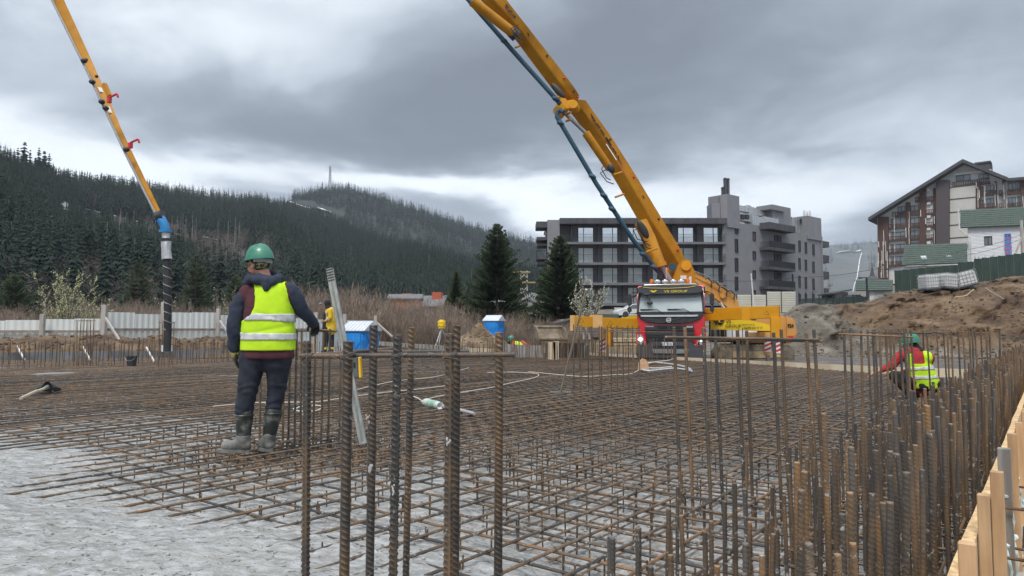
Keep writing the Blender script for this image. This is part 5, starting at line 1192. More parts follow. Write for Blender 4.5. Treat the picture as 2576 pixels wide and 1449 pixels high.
for k in range(24):
    x0, x1 = 2249 + k * 20, 2249 + (k + 1) * 20; Y0, Y1 = 54 + k * .05, 54 + (k + 1) * .05; yt = interp([(2249, 681), (2300, 676), (2404, 666), (2406, 660), (2446, 658), (2448, 652), (2576, 636), (2800, 622)], (x0 + x1) / 2); yb_ = interp([(2249, 740), (2576, 704), (2800, 690)], (x0 + x1) / 2); p, q = at_y(x0, yt, Y0), at_y(x1, yt, Y1); zb = at_y(x0, yb_, Y0).z - .6; vs = []
    for j in range(17): w = p.lerp(q, j / 16); vs += [(w.x - ho.x, w.y - ho.y - (.03 if j % 4 < 2 else 0), zb - ho.z), (w.x - ho.x, w.y - ho.y - (.03 if j % 4 < 2 else 0), p.z - ho.z)]
    MB().add(vs, [(2 * j, 2 * j + 2, 2 * j + 3, 2 * j + 1) for j in range(16)]).build('panel', m_hoard, hd)
mf = thing('mesh_fence', 'dark green wire fence along the car park between wing and garage', 'fence', at_y(2010, 770, 84)); mo = Vector(mf.location); m_mesh = mat('green_wire', (.02, .04, .035), .5)
for k in range(11):
    x = 2010 + k * 17; yb_ = 775 - k * .8; h = 40 if k < 3 else 28; a, b_ = at_y(x, yb_, 84) - mo, at_y(x, yb_ - h, 84) - mo; mb = MB(); mb.tube([a, b_], .06, 5); mb.build('post', m_frame, mf)
    if k < 10:
        mb = MB(); c = at_y(x + 17, yb_ - 1, 84) - mo; hh = 1.0 if k > 3 else 1.1
        for j in range(16): w = a.lerp(c, j / 16); mb.tube([w, w + Vector((0, 0, hh))], .022, 3, cap=False)
        for j in (.1, .9): mb.tube([a + Vector((0, 0, j)), c + Vector((0, 0, j))], .025, 3)
        mb.build('mesh_panel', m_mesh, mf)
# street lamp, cables
lp = at_y(2182, 760, 90); T = thing('street_lamp', 'dark square street lamp with a single arm beside the parked car', 'street lamp', lp); mb = MB(); mb.bb(-.09, .09, -.09, .09, -.5, 3.1); mb.build('pole', m_frame, T); mb = MB(); mb.bb(-1.0, .1, -.06, .06, 3.1, 3.2); mb.bb(-1.05, -.6, -.1, .1, 3.02, 3.12); mb.build('arm', m_frame, T)
for i, (pts_, Y) in enumerate((([(1560, 706), (1800, 705), (2000, 698), (2205, 676)], 80), ([(2205, 676), (2260, 668)], 80), ([(2270, 667), (2420, 630), (2570, 590)], 85), ([(2290, 672), (2440, 640), (2576, 598)], 85))):
    a = [at_y(x, y, Y) for x, y in pts_]; c = a[0]; cat_ = MB(); dense = []
    for p, q in zip(a, a[1:]):
        for k in range(8): s = k / 8; dense.append(p.lerp(q, s) - Vector((0, 0, .25 * math.sin(PI * s))) - c)
    dense.append(a[-1] - c); cat_.tube(dense, .022, 4); o = cat_.build('power_cable', m_frame, None, label=('thin overhead cable crossing before the grey wing towards the hotel', 'short overhead cable end reaching the hotel corner', 'overhead cable rising above the two-skylight roof', 'lower overhead cable crossing the white plank house')[i], cat='cable', loc=c)
q = at_y(1896, 745, 80); loose('white_pole', 'slanting white pole standing before the grey wing wall', 'pole', [lambda mb: mb.tube([(0, 0, -1), (-.25, 0, 2.6)], .07, 6)], q, m_slat)
q = at_y(2572, 650, 58); T = thing('utility_pole', 'weathered utility pole with a diagonal strut at the right edge above the hoarding', 'utility pole', q); mb = MB(); mb.tube([(0, 0, -3), (.05, 0, 3.2)], .12, 7); mb.build('pole', m_post, T); mb = MB(); mb.tube([(-1.6, 0, -2), (0, 0, 1.7)], .09, 6); mb.build('strut', m_post, T)
# ================================================================ concrete pump truck
m_red = mat('cab_red', (.56, .012, .020), .35, var=.08, scale=3, coat=.5); m_blk = mat('black_plastic', (.028, .029, .033), .5, col2=(.045, .046, .05), scale=6, spec=.4)
m_blk2 = mat('dark_grey_plastic', (.055, .057, .063), .55, var=.1, scale=6); m_chr = mat('bright_trim', (.62, .64, .66), .3, metal=.4, var=.05); m_glass = mat('windscreen', (.34, .40, .41), .10, col2=(.46, .52, .53), scale=1.2, spec=1.0, coat=.6)
m_yel = mat('boom_yellow', (.37, .160, .008), .5, col2=(.50, .225, .012), scale=2.2, detail=10, bump=.08, bscale=30, coat=.1, spec=.25); m_yel2 = mat('outrigger_yellow', (.60, .27, .008), .45, col2=(.68, .32, .012), scale=2, spec=.35)
m_lem = mat('lemon_panel', (.70, .50, .015), .45, var=.04, scale=2); m_steel = mat('worn_steel', (.20, .20, .20), .5, col2=(.36, .36, .36), metal=.6, scale=14, stretch=(4, 4, .5)); m_blu = mat('pipe_blue', (.014, .050, .085), .5, col2=(.024, .080, .125), scale=3, bump=.3, bscale=30)
m_tyre = mat('tyre', (.025, .025, .026), .85, col2=(.06, .058, .055), scale=7); m_amb = mat('amber', (.75, .17, .02), .3, var=.1, scale=8); m_wpl = mat('white_plate', (.66, .67, .68), .5, var=.03); m_txt = mat('black_print', (.012, .012, .014), .5)
m_lamp = mat('lit_headlamp', (.9, .9, .8), .2, emis=(1.0, .94, .74), estr=3.0); m_lens = mat('lamp_lens', (.55, .57, .58), .15, metal=.5, var=.3, scale=30); m_mfr = mat('mirror_glass', (.25, .3, .33), .1, metal=.8)
m_ytx = mat('yellow_print', (.80, .60, .04), .5, var=.03)
TR = at_y(1688, 905, 26.0); TR.z = -.20
T = thing('concrete_pump_truck', 'red and black truck-mounted concrete pump with lit headlights and yellow boom raised', 'truck', TR, math.radians(-15.5)); TM = Matrix.Translation(TR) @ Matrix.Rotation(math.radians(-15.5), 4, 'Z'); TI = TM.inverted()
X_ = lambda px: (px - 770) / 351.6
Z_ = lambda py: (1270 - py) / 351.6
def P5(pts): return [(X_(a), Z_(b_)) for a, b_ in pts]
def tb(name, m, par=None, bev=0, smooth=False, fn=None):
    mb = MB(); fn(mb); o = mb.build(name, m, par if par is not None else T, smooth=smooth)
    if bev: bevel(o, bev)
    return o
cab = tb('cab', m_red, bev=.04, fn=lambda mb: mb.prism([(.10, .78), (.02, 1.9), (.22, 2.72), (.42, 2.98), (2.2, 2.98), (2.2, .78)], -1.24, 1.24, 'x'))
tb('front_panel', m_blk, cab, .02, fn=lambda mb: mb.prism(P5([(345, 585), (1190, 585), (1190, 610), (1150, 665), (1040, 715), (900, 733), (620, 733), (480, 715), (385, 668), (345, 610)]), -.03, .10))
tb('windscreen', m_glass, cab, .02, fn=lambda mb: mb.add([(X_(352), .0, Z_(583)), (X_(1188), .0, Z_(583)), (X_(1165), .20, Z_(325)), (X_(375), .20, Z_(325)), (X_(352), .10, Z_(583)), (X_(1188), .10, Z_(583)), (X_(1165), .3, Z_(325)), (X_(375), .3, Z_(325))], [(0, 1, 2, 3), (7, 6, 5, 4), (0, 4, 5, 1), (1, 5, 6, 2), (2, 6, 7, 3), (3, 7, 4, 0)]))
tb('pillar_trim', m_blk, cab, .015, fn=lambda mb: (mb.beam((X_(352), .02, Z_(590)), (X_(372), .22, Z_(320)), .07, .14), mb.beam((X_(1188), .02, Z_(590)), (X_(1168), .22, Z_(320)), .07, .14), mb.bb(X_(355), X_(1185), -.02, .1, Z_(600), Z_(574))))
vis = tb('sun_visor', m_blk2, cab, .03, fn=lambda mb: mb.prism([(X_(350), Z_(325)), (X_(430), Z_(345)), (X_(600), Z_(352)), (X_(940), Z_(352)), (X_(1110), Z_(345)), (X_(1190), Z_(325)), (X_(1180), Z_(250)), (X_(1100), Z_(232)), (X_(430), Z_(232)), (X_(362), Z_(250))], -.10, .25))
tb('yellow_line', m_ytx, vis, fn=lambda mb: mb.tube([(X_(x), -.115, Z_(y)) for x, y in ((430, 252), (520, 264), (760, 271), (1000, 264), (1095, 246))], .009, 6))
text_mesh('VS GROUP', .115, m_ytx, vis, M=plate((X_(842), -.112, Z_(313)), (1, 0, 0), (0, 0, 1)), sx=1.55, bold=.001)
tb('wing_emblem', m_ytx, vis, fn=lambda mb: (mb.prism([(X_(510), Z_(296)), (X_(545), Z_(296)), (X_(572), Z_(308)), (X_(560), Z_(322)), (X_(542), Z_(318))], -.112, -.10), mb.prism([(X_(608), Z_(296)), (X_(575), Z_(296)), (X_(552), Z_(316)), (X_(568), Z_(323))], -.116, -.1135)))
tb('bright_bar', m_chr, cab, .008, fn=lambda mb: mb.prism(P5([(385, 618), (1122, 618), (1118, 636), (1080, 642), (430, 642), (392, 638)]), -.07, -.02))
em = tb('round_emblem', m_chr, cab, smooth=True, fn=lambda mb: mb.tube([(X_(748) + .078 * math.cos(a), -.065, Z_(686) + .078 * math.sin(a)) for a in np.linspace(0, 2 * PI, 25)], .017, 6)); tb('emblem_bar', m_chr, em, fn=lambda mb: (mb.bb(X_(748) - .075, X_(748) + .075, -.075, -.055, Z_(686) - .022, Z_(686) + .022), mb.beam((X_(748) + .055, -.065, Z_(686) + .055), (X_(748) + .085, -.065, Z_(686) + .085), .03, .03)))
tb('diagonal_bar', m_blk2, cab, fn=lambda mb: mb.beam((X_(650), -.045, Z_(720)), (X_(910), -.045, Z_(655)), .02, .03))
tb('upper_grille', m_blk, cab, .015, fn=lambda mb: mb.prism(P5([(450, 752), (1065, 752), (1072, 822), (440, 822)]), -.045, .1))
for x0, x1 in ((600, 730), (765, 905)): tb('grille_opening', m_txt, cab, fn=lambda mb: mb.bb(X_(x0), X_(x1), -.06, -.046, Z_(790), Z_(762)))
text_mesh('VOLVO', .07, m_chr, cab, M=plate((X_(503), -.052, Z_(768)), (1, 0, 0), (0, 0, 1)), sx=1.25, bold=.002); tb('model_badge', m_chr, cab, fn=lambda mb: mb.bb(X_(975), X_(1050), -.06, -.046, Z_(783), Z_(762))); text_mesh('FMX', .05, m_txt, cab, M=plate((X_(1012), -.062, Z_(772)), (1, 0, 0), (0, 0, 1)), sx=1.5)
tb('lower_grille', m_blk, cab, .02, fn=lambda mb: mb.prism(P5([(440, 836), (1070, 836), (1045, 960), (1000, 1000), (520, 1000), (470, 960)]), -.05, .12))
for x0, x1, y0, y1 in ((552, 670, 905, 950), (695, 930, 905, 950), (545, 985, 1015, 1052)): tb('grille_opening', m_txt, cab, fn=lambda mb: mb.bb(X_(x0), X_(x1), -.075 if y0 < 1000 else -.125, -.05, Z_(y1), Z_(y0)))
for y in (865, 890): tb('grille_bar', m_blk2, cab, fn=lambda mb: mb.bb(X_(470), X_(1040), -.08, -.05, Z_(y + 8), Z_(y)))
tb('bumper', m_blk2, cab, .03, fn=lambda mb: mb.prism(P5([(330, 1000), (440, 1030), (480, 985), (520, 965), (1010, 965), (1050, 985), (1095, 1040), (1200, 1000), (1215, 1150), (1195, 1185), (350, 1185), (325, 1140)]), -.12, .5))
tb('lower_skirt', m_blk, cab, .02, fn=lambda mb: mb.prism(P5([(360, 1186), (1190, 1186), (1170, 1222), (380, 1222)]), -.02, .5))
tb('bumper_step', m_steel, cab, .01, fn=lambda mb: mb.prism(P5([(535, 1062), (1000, 1062), (985, 1118), (550, 1118)]), -.17, -.12)); 
for sx_ in (-1, 1):
    mx_ = lambda pts: [(X_(770 + sx_ * (a - 770)), Z_(b_)) for a, b_ in pts]
    tb('corner_panel', m_red, cab, .01, fn=lambda mb: mb.prism(mx_([(322, 838), (436, 838), (462, 1000), (445, 1035), (330, 1000)]), -.035, .3))
    hl = tb('headlight', m_lens, cab, .01, fn=lambda mb: mb.prism(mx_([(340, 872), (385, 868), (412, 900), (440, 985), (438, 1018), (350, 996)]), -.06, -.03)); tb('bulb', m_lamp, hl, smooth=True, fn=lambda mb: mb.ell((X_(770 + sx_ * (378 - 770)), -.065, Z_(935)), (.075, .02, .075)))
    tb('bezel', m_txt, hl, fn=lambda mb: mb.prism(mx_([(412, 965), (432, 975), (436, 1010), (400, 1005)]), -.07, -.058))
    mir = tb('mirror', m_blk, cab, .03, fn=lambda mb: (mb.box((sx_ * 1.49, -.12, Z_(420)), (.16, .20, .42)), mb.box((sx_ * 1.49, -.12, Z_(545)), (.15, .20, .20))))
    tb('mirror_arm', m_blk, mir, smooth=True, fn=lambda mb: (mb.tube([(sx_ * 1.2, .05, Z_(325)), (sx_ * 1.35, -.1, Z_(318)), (sx_ * 1.5, -.14, Z_(345)), (sx_ * 1.5, -.14, Z_(600)), (sx_ * 1.3, 0, Z_(600)), (sx_ * 1.2, .1, Z_(585))], .022, 6)))
    tb('door_window', m_mfr, cab, fn=lambda mb: mb.add([(sx_ * 1.245, .35, 2.0), (sx_ * 1.245, 1.3, 2.0), (sx_ * 1.245, 1.3, 2.65), (sx_ * 1.245, .52, 2.65)], [(0, 1, 2, 3)]))
    tb('wheel_arch', m_blk, cab, .02, fn=lambda mb: mb.prism([(.3, .5), (.3, 1.0), (.55, 1.25), (1.5, 1.25), (1.75, 1.0), (1.75, .5), (1.9, .5), (1.9, 1.35), (.15, 1.35), (.15, .5)], sx_ * 1.10, sx_ * 1.262, 'x'))
    tb('side_fairing', m_blk, cab, fn=lambda mb: mb.bb(sx_ * 1.2, sx_ * 1.255, .2, 2.1, 2.72, 2.9))
tb('number_plate', m_wpl, cab, fn=lambda mb: mb.bb(X_(645), X_(842), -.135, -.12, Z_(1016), Z_(972))); tb('plate_band', m_blu, cab, fn=lambda mb: mb.bb(X_(645), X_(660), -.139, -.136, Z_(1016), Z_(972))); text_mesh('AT 9322', .105, m_txt, cab, M=plate((X_(722), -.138, Z_(994)), (1, 0, 0), (0, 0, 1)), sx=.95)
for x0, x1, x2 in ((380, 595, 690), (730, 945, 1060)): tb('wiper', m_txt, cab, fn=lambda mb: (mb.tube([(X_(x2), -.05, Z_(608)), (X_(x1), -.02, Z_(540)), (X_(x0), .02, Z_(542))], .013, 5), mb.tube([(X_(x1), -.03, Z_(540)), (X_(x0) + .02, .0, Z_(549))], .016, 5)))
tb('front_mirror', m_blk, cab, smooth=True, fn=lambda mb: (mb.ell((X_(470), -.12, Z_(350)), (.15, .08, .05)), mb.tube([(X_(475), -.1, Z_(360)), (X_(478), -.08, Z_(390)), (X_(505), -.05, Z_(405)), (X_(508), -.02, Z_(440))], .012, 5), mb.ell((X_(508), -.04, Z_(458)), (.115, .04, .072))))
tb('corner_mirror', m_blk, cab, smooth=True, fn=lambda mb: (mb.ell((X_(310), -.1, Z_(365)), (.10, .05, .045), Matrix.Rotation(-.6, 3, 'Y')), mb.tube([(X_(290), -.1, Z_(375)), (X_(350), 0, Z_(335))], .015, 5)))
tb('roof_rail', m_chr, cab, smooth=True, fn=lambda mb: mb.tube([(X_(430), -.02, Z_(238)), (X_(445), -.05, Z_(222)), (X_(1095), -.05, Z_(220)), (X_(1110), -.02, Z_(238))], .024, 8))
for x in (609, 708, 812, 912):
    s_ = tb('spotlight', m_blk, cab, smooth=True, fn=lambda mb: mb.lathe([(.02, -.10), (.10, -.06), (.128, 0), (.128, .04)], (X_(x), .0, Z_(183)), 16, Matrix.Rotation(PI / 2, 3, 'X') @ Matrix.Diagonal((1, .72, 1)))); tb('lens', m_lens, s_, smooth=True, fn=lambda mb: mb.ell((X_(x), -.05, Z_(183)), (.118, .03, .082)))
for x in (533, 997): bc = tb('beacon', m_amb, cab, smooth=True, fn=lambda mb: mb.lathe([(.065, 0), (.07, .11), (.055, .16), (.02, .175)], (X_(x), .02, Z_(205)), 12)); tb('beacon_base', m_blk, bc, fn=lambda mb: mb.bb(X_(x) - .08, X_(x) + .08, -.05, .09, Z_(212), Z_(205)))
# chassis, wheels and body behind the cab
ch = tb('chassis', m_blk, fn=lambda mb: (mb.bb(-.45, .45, .6, 11, .75, 1.05),))
for y in (1.05, 2.95, 7.4, 8.8):
    for sx_ in (-1, 1):
        w_ = tb('wheel', m_tyre, smooth=True, fn=lambda mb: mb.lathe([(.25, -.16), (.44, -.16), (.52, -.12), (.53, 0), (.52, .12), (.44, .16), (.25, .16)], (sx_ * 1.06, y, .53), 22, Matrix.Rotation(PI / 2, 3, 'Y'))); tb('rim', m_steel, w_, smooth=True, fn=lambda mb: mb.lathe([(.05, .10), (.24, .13), (.27, .17)], (sx_ * 1.06 + (0 if sx_ > 0 else -.0), y, .53), 16, Matrix.Rotation(PI / 2 * sx_, 3, 'Y')))
tb('deck', m_yel2, fn=lambda mb: (mb.bb(-1.2, 1.2, 2.4, 10.5, 1.1, 1.35), mb.bb(-1.1, 1.1, 2.5, 4.2, 1.35, 2.3))); tb('side_guard', m_steel, fn=lambda mb: (mb.bb(1.15, 1.22, 2.3, 3.6, .3, 1.9), mb.bb(1.15, 1.22, 2.3, 2.5, .3, 2.6)))
tb('hopper', m_yel2, fn=lambda mb: mb.lathe([(.5, 0), (.9, .7), (.9, .8)], (0, 11.2, .7), 4))
# turret with the boom's pivot
def tp(px, py, Y): return TI @ at_y(px, py, Y)
DB = 29.3
pv = tp(1720, 672, DB)
tur = tb('turret', m_yel, bev=.02, fn=lambda mb: (mb.lathe([(.75, 2.0), (.75, 2.4), (.62, 2.5), (.62, 2.9)], (pv.x - .45, pv.y, 0), 20),
     mb.prism([(pv.x - .75, 2.6), (pv.x + .5, 2.6), (pv.x + .45, pv.z - .25), (pv.x + .25, pv.z + .24), (pv.x - .05, pv.z + .26), (pv.x - .22, pv.z + .05)], pv.y - .62, pv.y - .50),
     mb.prism([(pv.x - .75, 2.6), (pv.x + .5, 2.6), (pv.x + .45, pv.z - .25), (pv.x + .25, pv.z + .24), (pv.x - .05, pv.z + .26), (pv.x - .22, pv.z + .05)], pv.y + .38, pv.y + .50),
     mb.prism([(pv.x - 1.75, 2.5), (pv.x - .9, 2.5), (pv.x - .25, pv.z - .15), (pv.x - .6, pv.z + .05), (pv.x - .8, pv.z - .3)], pv.y - .25, pv.y + .2)))
tb('pivot_pin', m_yel2, tur, smooth=True, fn=lambda mb: mb.lathe([(.10, 0), (.20, 0), (.20, .10), (.10, .10)], (pv.x + .12, pv.y - .60, pv.z), 20, Matrix.Rotation(PI / 2, 3, 'X')))
tb('round_port', m_txt, tur, smooth=True, fn=lambda mb: mb.lathe([(.02, 0), (.13, 0), (.13, .02)], (pv.x - .05, pv.y - .62, 3.05), 20, Matrix.Rotation(PI / 2, 3, 'X')))
tb('data_plate', m_wpl, tur, fn=lambda mb: (mb.bb(pv.x - .12, pv.x + .12, pv.y - .64, pv.y - .625, pv.z - .55, pv.z - .40), mb.bb(pv.x + .22, pv.x + .32, pv.y - .64, pv.y - .625, pv.z - .75, pv.z - .45)))
tb('pipe_flange', m_blu, tur, smooth=True, fn=lambda mb: mb.lathe([(.16, 0), (.16, .15), (.12, .15)], tp(1692, 672, DB - .3), 16, Matrix.Rotation(PI / 2, 3, 'X')))
# boom sections: outlines of a box girder in a vertical plane turned towards the camera's left
def girder(name, top, bot, Ya, Yb, wd, m, par, kf=1.0):
    """top / bot: matching pixel outlines of the side plate; depth runs Ya..Yb; wd = width of the box across"""
    n = len(top); v = []; S = []
    for i in range(n):
        Y = lerp(Ya, Yb, i / (n - 1)); a, b_ = tp(*top[i], Y), tp(*bot[i], Y); S.append((a, b_))
    S = [(a, a.lerp(b_, kf)) for a, b_ in S]
    wv = (TI.to_3x3() @ Vector((-.80, .60, 0))).normalized() * wd
    vs = []; fs = []
    for a, b_ in S: vs += [a, b_, b_ + wv, a + wv]
    for i in range(n - 1):
        k = 4 * i
        for j in range(4): fs.append((k + j, k + (j + 1) % 4, k + 4 + (j + 1) % 4, k + 4 + j))
    fs += [(3, 2, 1, 0), (4 * n - 4, 4 * n - 3, 4 * n - 2, 4 * n - 1)]
    mb = MB().add(vs, fs); o = mb.build(name, m, par); bevel(o, .02, 2, 25); return o, S, wv
# side plate = lighter right face; the box width shows as the darker underside to its left
b1, S1, w1 = girder('boom_section', [(1732, 668), (1712, 625), (1664, 546), (1600, 440), (1540, 345), (1490, 275), (1474, 252), (1455, 250)], [(1712, 690), (1680, 640), (1630, 566), (1572, 462), (1515, 368), (1470, 300), (1448, 275), (1436, 266)], DB, DB - 1.0, .60, m_yel, T, .66)
b2, S2, w2 = girder('boom_section', [(1452, 262), (1458, 240), (1450, 226), (1425, 192), (1382, 136), (1345, 89), (1329, 68), (1302, 34), (1276, 0), (900, -380)], [(1444, 270), (1432, 264), (1412, 248), (1389, 218), (1345, 158), (1312, 110), (1297, 90), (1272, 62), (1214, 2), (850, -350)], DB - 1.0, DB - 3, .52, m_yel, T, .52)
b3, S3, w3 = girder('boom_section', [(890, -385), (600, -440), (150, -440), (30, -330)], [(880, -345), (600, -400), (160, -400), (45, -295)], DB - 3, 22, .5, m_yel, T)
b4, S4, w4 = girder('boom_tip_section', [(24, -300), (162, 0), (222, 131), (256, 206), (278, 255), (304, 319), (334, 383), (368, 454), (411, 543)], [(-16, -300), (134, 0), (203, 139), (229, 195), (256, 251), (286, 319), (319, 390), (353, 457), (401, 546)], 22, 19.2, .10, m_yel, T)
for Sx, wv, bx_ in ((S1, w1, b1), (S2, w2, b2)):
    for i in (1, 2, 3, 4):
        a, b_ = Sx[i]; c = a.lerp(b_, .35) - wv.normalized() * .012; tb('bolt', m_red if i % 2 else m_blk, bx_, smooth=True, fn=lambda mb: mb.ell(c, (.05, .05, .05), nu=8, nv=5))
def plate_between(Sx, i, t0, wv):
    a = Sx[i][0].lerp(Sx[i + 1][0], t0); b_ = Sx[i][1].lerp(Sx[i + 1][1], t0); return a, b_
# lettering along the lower boom section
a0_, a1_ = S1[5][0].lerp(S1[5][1], .50), S1[3][0].lerp(S1[3][1], .55); u_ = (a1_ - a0_).normalized(); nn = -w1.normalized(); v_ = nn.cross(u_).normalized()
cc = a0_.lerp(a1_, .42) + nn * .02
text_mesh('SERMAC', .36, m_txt, b1, M=plate(cc, u_, v_), sx=1.75, bold=.006, ext=.004)
sp_ = tb('stripe_mark', m_txt, b1, fn=lambda mb: [mb.beam(cc - u_ * (1.30 + .0) + v_ * (k * .10) - u_ * .12 * k, cc - u_ * 1.08 + v_ * (k * .10) - u_ * .12 * k, .012, .05, v_) for k in (-1, 0, 1)])
tb('warning_strip', m_wpl, b1, fn=lambda mb: mb.beam(cc + u_ * .1 - v_ * .30, cc + u_ * .9 - v_ * .30, .008, .06, v_)); tb('red_strip', m_red, b1, fn=lambda mb: mb.beam(cc + u_ * 1.0 - v_ * .30, cc + u_ * 1.7 - v_ * .30, .008, .04, v_))
a, b_ = S2[7][0].lerp(S2[7][1], .45), S2[6][0].lerp(S2[6][1], .45); u2 = (b_ - a).normalized(); n2 = -w2.normalized(); v2 = n2.cross(u2).normalized(); text_mesh('EZ5', .32, m_txt, b2, M=plate(a - u2 * .25 + n2 * .012, u2, v2) @ Matrix.Rotation(PI, 4, 'Z'), bold=.01, sx=1.2)
for Sx, i, tt in ((S2, 5, .45), (S1, 2, .55), (S4, 3, .5)):
    a, b_ = plate_between(Sx, i, tt, None); c = a.lerp(b_, .5); wvn = (w1 if Sx is not S4 else w4).normalized(); sz3 = .13 if Sx is not S4 else .22
    u3 = (Sx[i][0] - Sx[i + 1][0]).normalized(); tb('small_badge', m_txt if Sx is not S4 else m_wpl, b1 if Sx is S1 else (b2 if Sx is S2 else b4), fn=lambda mb: mb.beam(c - wvn * .012 - u3 * sz3 / 2, c - wvn * .012 + u3 * sz3 / 2, .008, sz3 * .7, wvn.cross(u3)))
a, b_ = plate_between(S4, 4, .35, None); c = a.lerp(b_, .5) - w4.normalized() * .012; u3 = (S4[4][0] - S4[5][0]).normalized(); tb('notice_plate', m_wpl, b4, fn=lambda mb: mb.beam(c - u3 * .14, c + u3 * .14, .008, .15, w4.cross(u3)))
# joint knuckle, lever and rams
def ln(name, pts, r, m, par=None, n=10): return tb(name, m, par, smooth=True, fn=lambda mb: mb.tube([tp(*p) for p in pts], r, n))
Yj = DB - 1.35
tb('joint_lever', m_yel2, bev=.02, fn=lambda mb: (mb.beam(tp(1408, 268, Yj), tp(1446, 262, Yj), .2, .36), mb.beam(tp(1402, 280, Yj), tp(1418, 248, Yj), .22, .3)))
for x, y in ((1415, 276), (1405, 284), (1446, 268)): tb('joint_pin', m_yel2, smooth=True, fn=lambda mb: mb.lathe([(.02, -.32), (.17, -.32), (.17, .32), (.02, .32)], tp(x, y, Yj), 14, Matrix.Rotation(PI / 2, 3, 'X')))
ln('ram_rod', [(1416, 280, Yj), (1477, 338, Yj + .2)], .075, m_steel); ln('ram_barrel', [(1473, 334, Yj + .2), (1535, 425, Yj + .6)], .17, m_yel); ln('ram_rod', [(1672, 700, DB - .8), (1655, 660, DB - .9)], .12, m_steel)
ln('ram_rod', [(1684, 705, DB - .9), (1662, 668, DB - .9)], .13, m_steel); ln('ram_barrel', [(1657, 668, DB - .9), (1632, 600, DB - .7), (1612, 560, DB - .5)], .29, m_yel, n=16); ln('ram_collar', [(1658, 672, DB - .9), (1655, 662, DB - .9)], .33, m_yel, n=16)
ln('ram_barrel', [(1187, 2, DB - 3.2), (1292, 84, DB - 2.6)], .20, m_yel, n=14); ln('ram_end', [(1286, 78, DB - 2.6), (1300, 92, DB - 2.5)], .24, m_blk)
for k in range(7):
    r3 = random.Random(k); x, y = ((1298, 70), (1304, 62), (1520, 415), (1528, 425), (1612, 570), (1625, 590), (1620, 580))[k]; Yh = DB - (2.9 if k < 2 else 1.2)
    ln('hydraulic_hose', [(x, y, Yh), (x - 14 + r3.uniform(-8, 8), y + 10, Yh - .1), (x + r3.uniform(-10, 6), y + 32, Yh - .1), (x + 16, y + 38, Yh)], .022, m_blk, n=5)
ov = tb('slot_opening', m_txt, b1, smooth=True, fn=lambda mb: (mb.ell(tp(1617, 577, DB - 1.6) , (.16, .05, .42), Matrix.Rotation(-.5, 3, 'Y'))))
tb('slot_opening', m_txt, b1, smooth=True, fn=lambda mb: (mb.ell(tp(1537, 424, DB - 1.5), (.14, .05, .2), Matrix.Rotation(-.5, 3, 'Y')))); tb('slot_opening', m_txt, b2, smooth=True, fn=lambda mb: (mb.ell(tp(1404, 228, DB - 2.1), (.12, .05, .42), Matrix.Rotation(-.7, 3, 'Y'))))
Yp = DB - 1.9
ln('delivery_pipe', [(1172, -8, Yp - .6), (1290, 128, Yp - .3), (1410, 262, Yp)], .092, m_blu, n=12)
ln('delivery_pipe', [(1418, 282, Yp - .1), (1410, 277, Yp), (1402, 282, Yp), (1401, 294, Yp), (1408, 306, Yp), (1500, 462, Yp + .3), (1590, 600, Yp + .6), (1646, 672, Yp + .9), (1662, 690, Yp + 1.0)], .092, m_blu, n=12)
for x, y in ((1268, 103), (1398, 249), (1540, 526), (1490, 444), (1519, 492), (1618, 640), (1645, 672), (1410, 310)): tb('pipe_coupling', m_blu, smooth=True, fn=lambda mb: mb.ell(tp(x, y, Yp + (y - 300) / 600), (.17, .17, .10), Matrix.Rotation(.5, 3, 'Y')))
for (x0, y0, x1, y1) in ((1296, 120, 1312, 113), (1544, 440, 1556, 436), (1548, 496, 1562, 491), (1436, 282, 1418, 290), (1436, 300, 1416, 308), (1625, 634, 1645, 628), (1394, 250, 1404, 243)): ln('pipe_bracket', [(x0, y0, Yp + .2), (x1 + 8, y1 - 3, DB - 1.4)], .045, m_yel, n=6)
ln('feed_hose', [(1662, 688, Yp + 1), (1660, 706, Yp + 1), (1668, 722, Yp + 1.2)], .14, m_blk, n=12)
# tip of the boom: pipe beside it, shackles, elbow, reducer and end hose
Y4 = 19.0
ln('tip_pipe', [(-18, -300, 21.6), (130, 0, 20.4), (224, 190, 19.9), (316, 388, 19.5), (390, 536, 19.1)], .030, m_steel, n=8)
for x, y, Yc in ((211, 153, 19.95), (232, 206, 19.8), (256, 256, 19.7), (266, 272, 19.7), (318, 376, 19.5)): tb('pipe_clamp', m_blk, smooth=True, fn=lambda mb: mb.ell(tp(x, y, Yc), (.09, .09, .07)))
for x, y in ((273, 252), (326, 366)):
    c = tp(x + 2, y, 19.3); tb('shackle', m_red, bev=.01, fn=lambda mb: (mb.box(c, (.10, .10, .16)), mb.beam(c + Vector((0, 0, .08)), c + Vector((.26, 0, .16)), .05, .05), mb.beam(c + Vector((.26, 0, .16)), c + Vector((.30, 0, .05)), .05, .05)))
for x, y in ((210, 150), (236, 192)): tb('bolt', m_blk, b4, smooth=True, fn=lambda mb: mb.ell(tp(x + 7, y, 20.2), (.05, .05, .05), nu=8, nv=5))
tb('tip_box', m_yel, b4, fn=lambda mb: mb.beam(tp(262, 212, 19.6), tp(276, 242, 19.5), .1, .12))
m_eb = mat('elbow_blue', (.02, .20, .46), .4, var=.15, scale=6); m_zinc = mat('zinc_reducer', (.42, .42, .42), .35, col2=(.6, .6, .6), metal=.6, scale=8); m_hose = mat('black_rubber', (.014, .014, .016), .7, col2=(.035, .035, .038), scale=5, bump=.3, bscale=20)
ln('elbow', [(396, 543, Y4), (405, 552, Y4), (413, 565, Y4), (417, 582, Y4)], [.11, .125, .125, .12], m_eb, n=14); ln('flange', [(394, 547, Y4), (410, 541, Y4)], .15, m_blk); ln('flange', [(417, 579, Y4), (417, 585, Y4)], .17, m_eb, n=14)
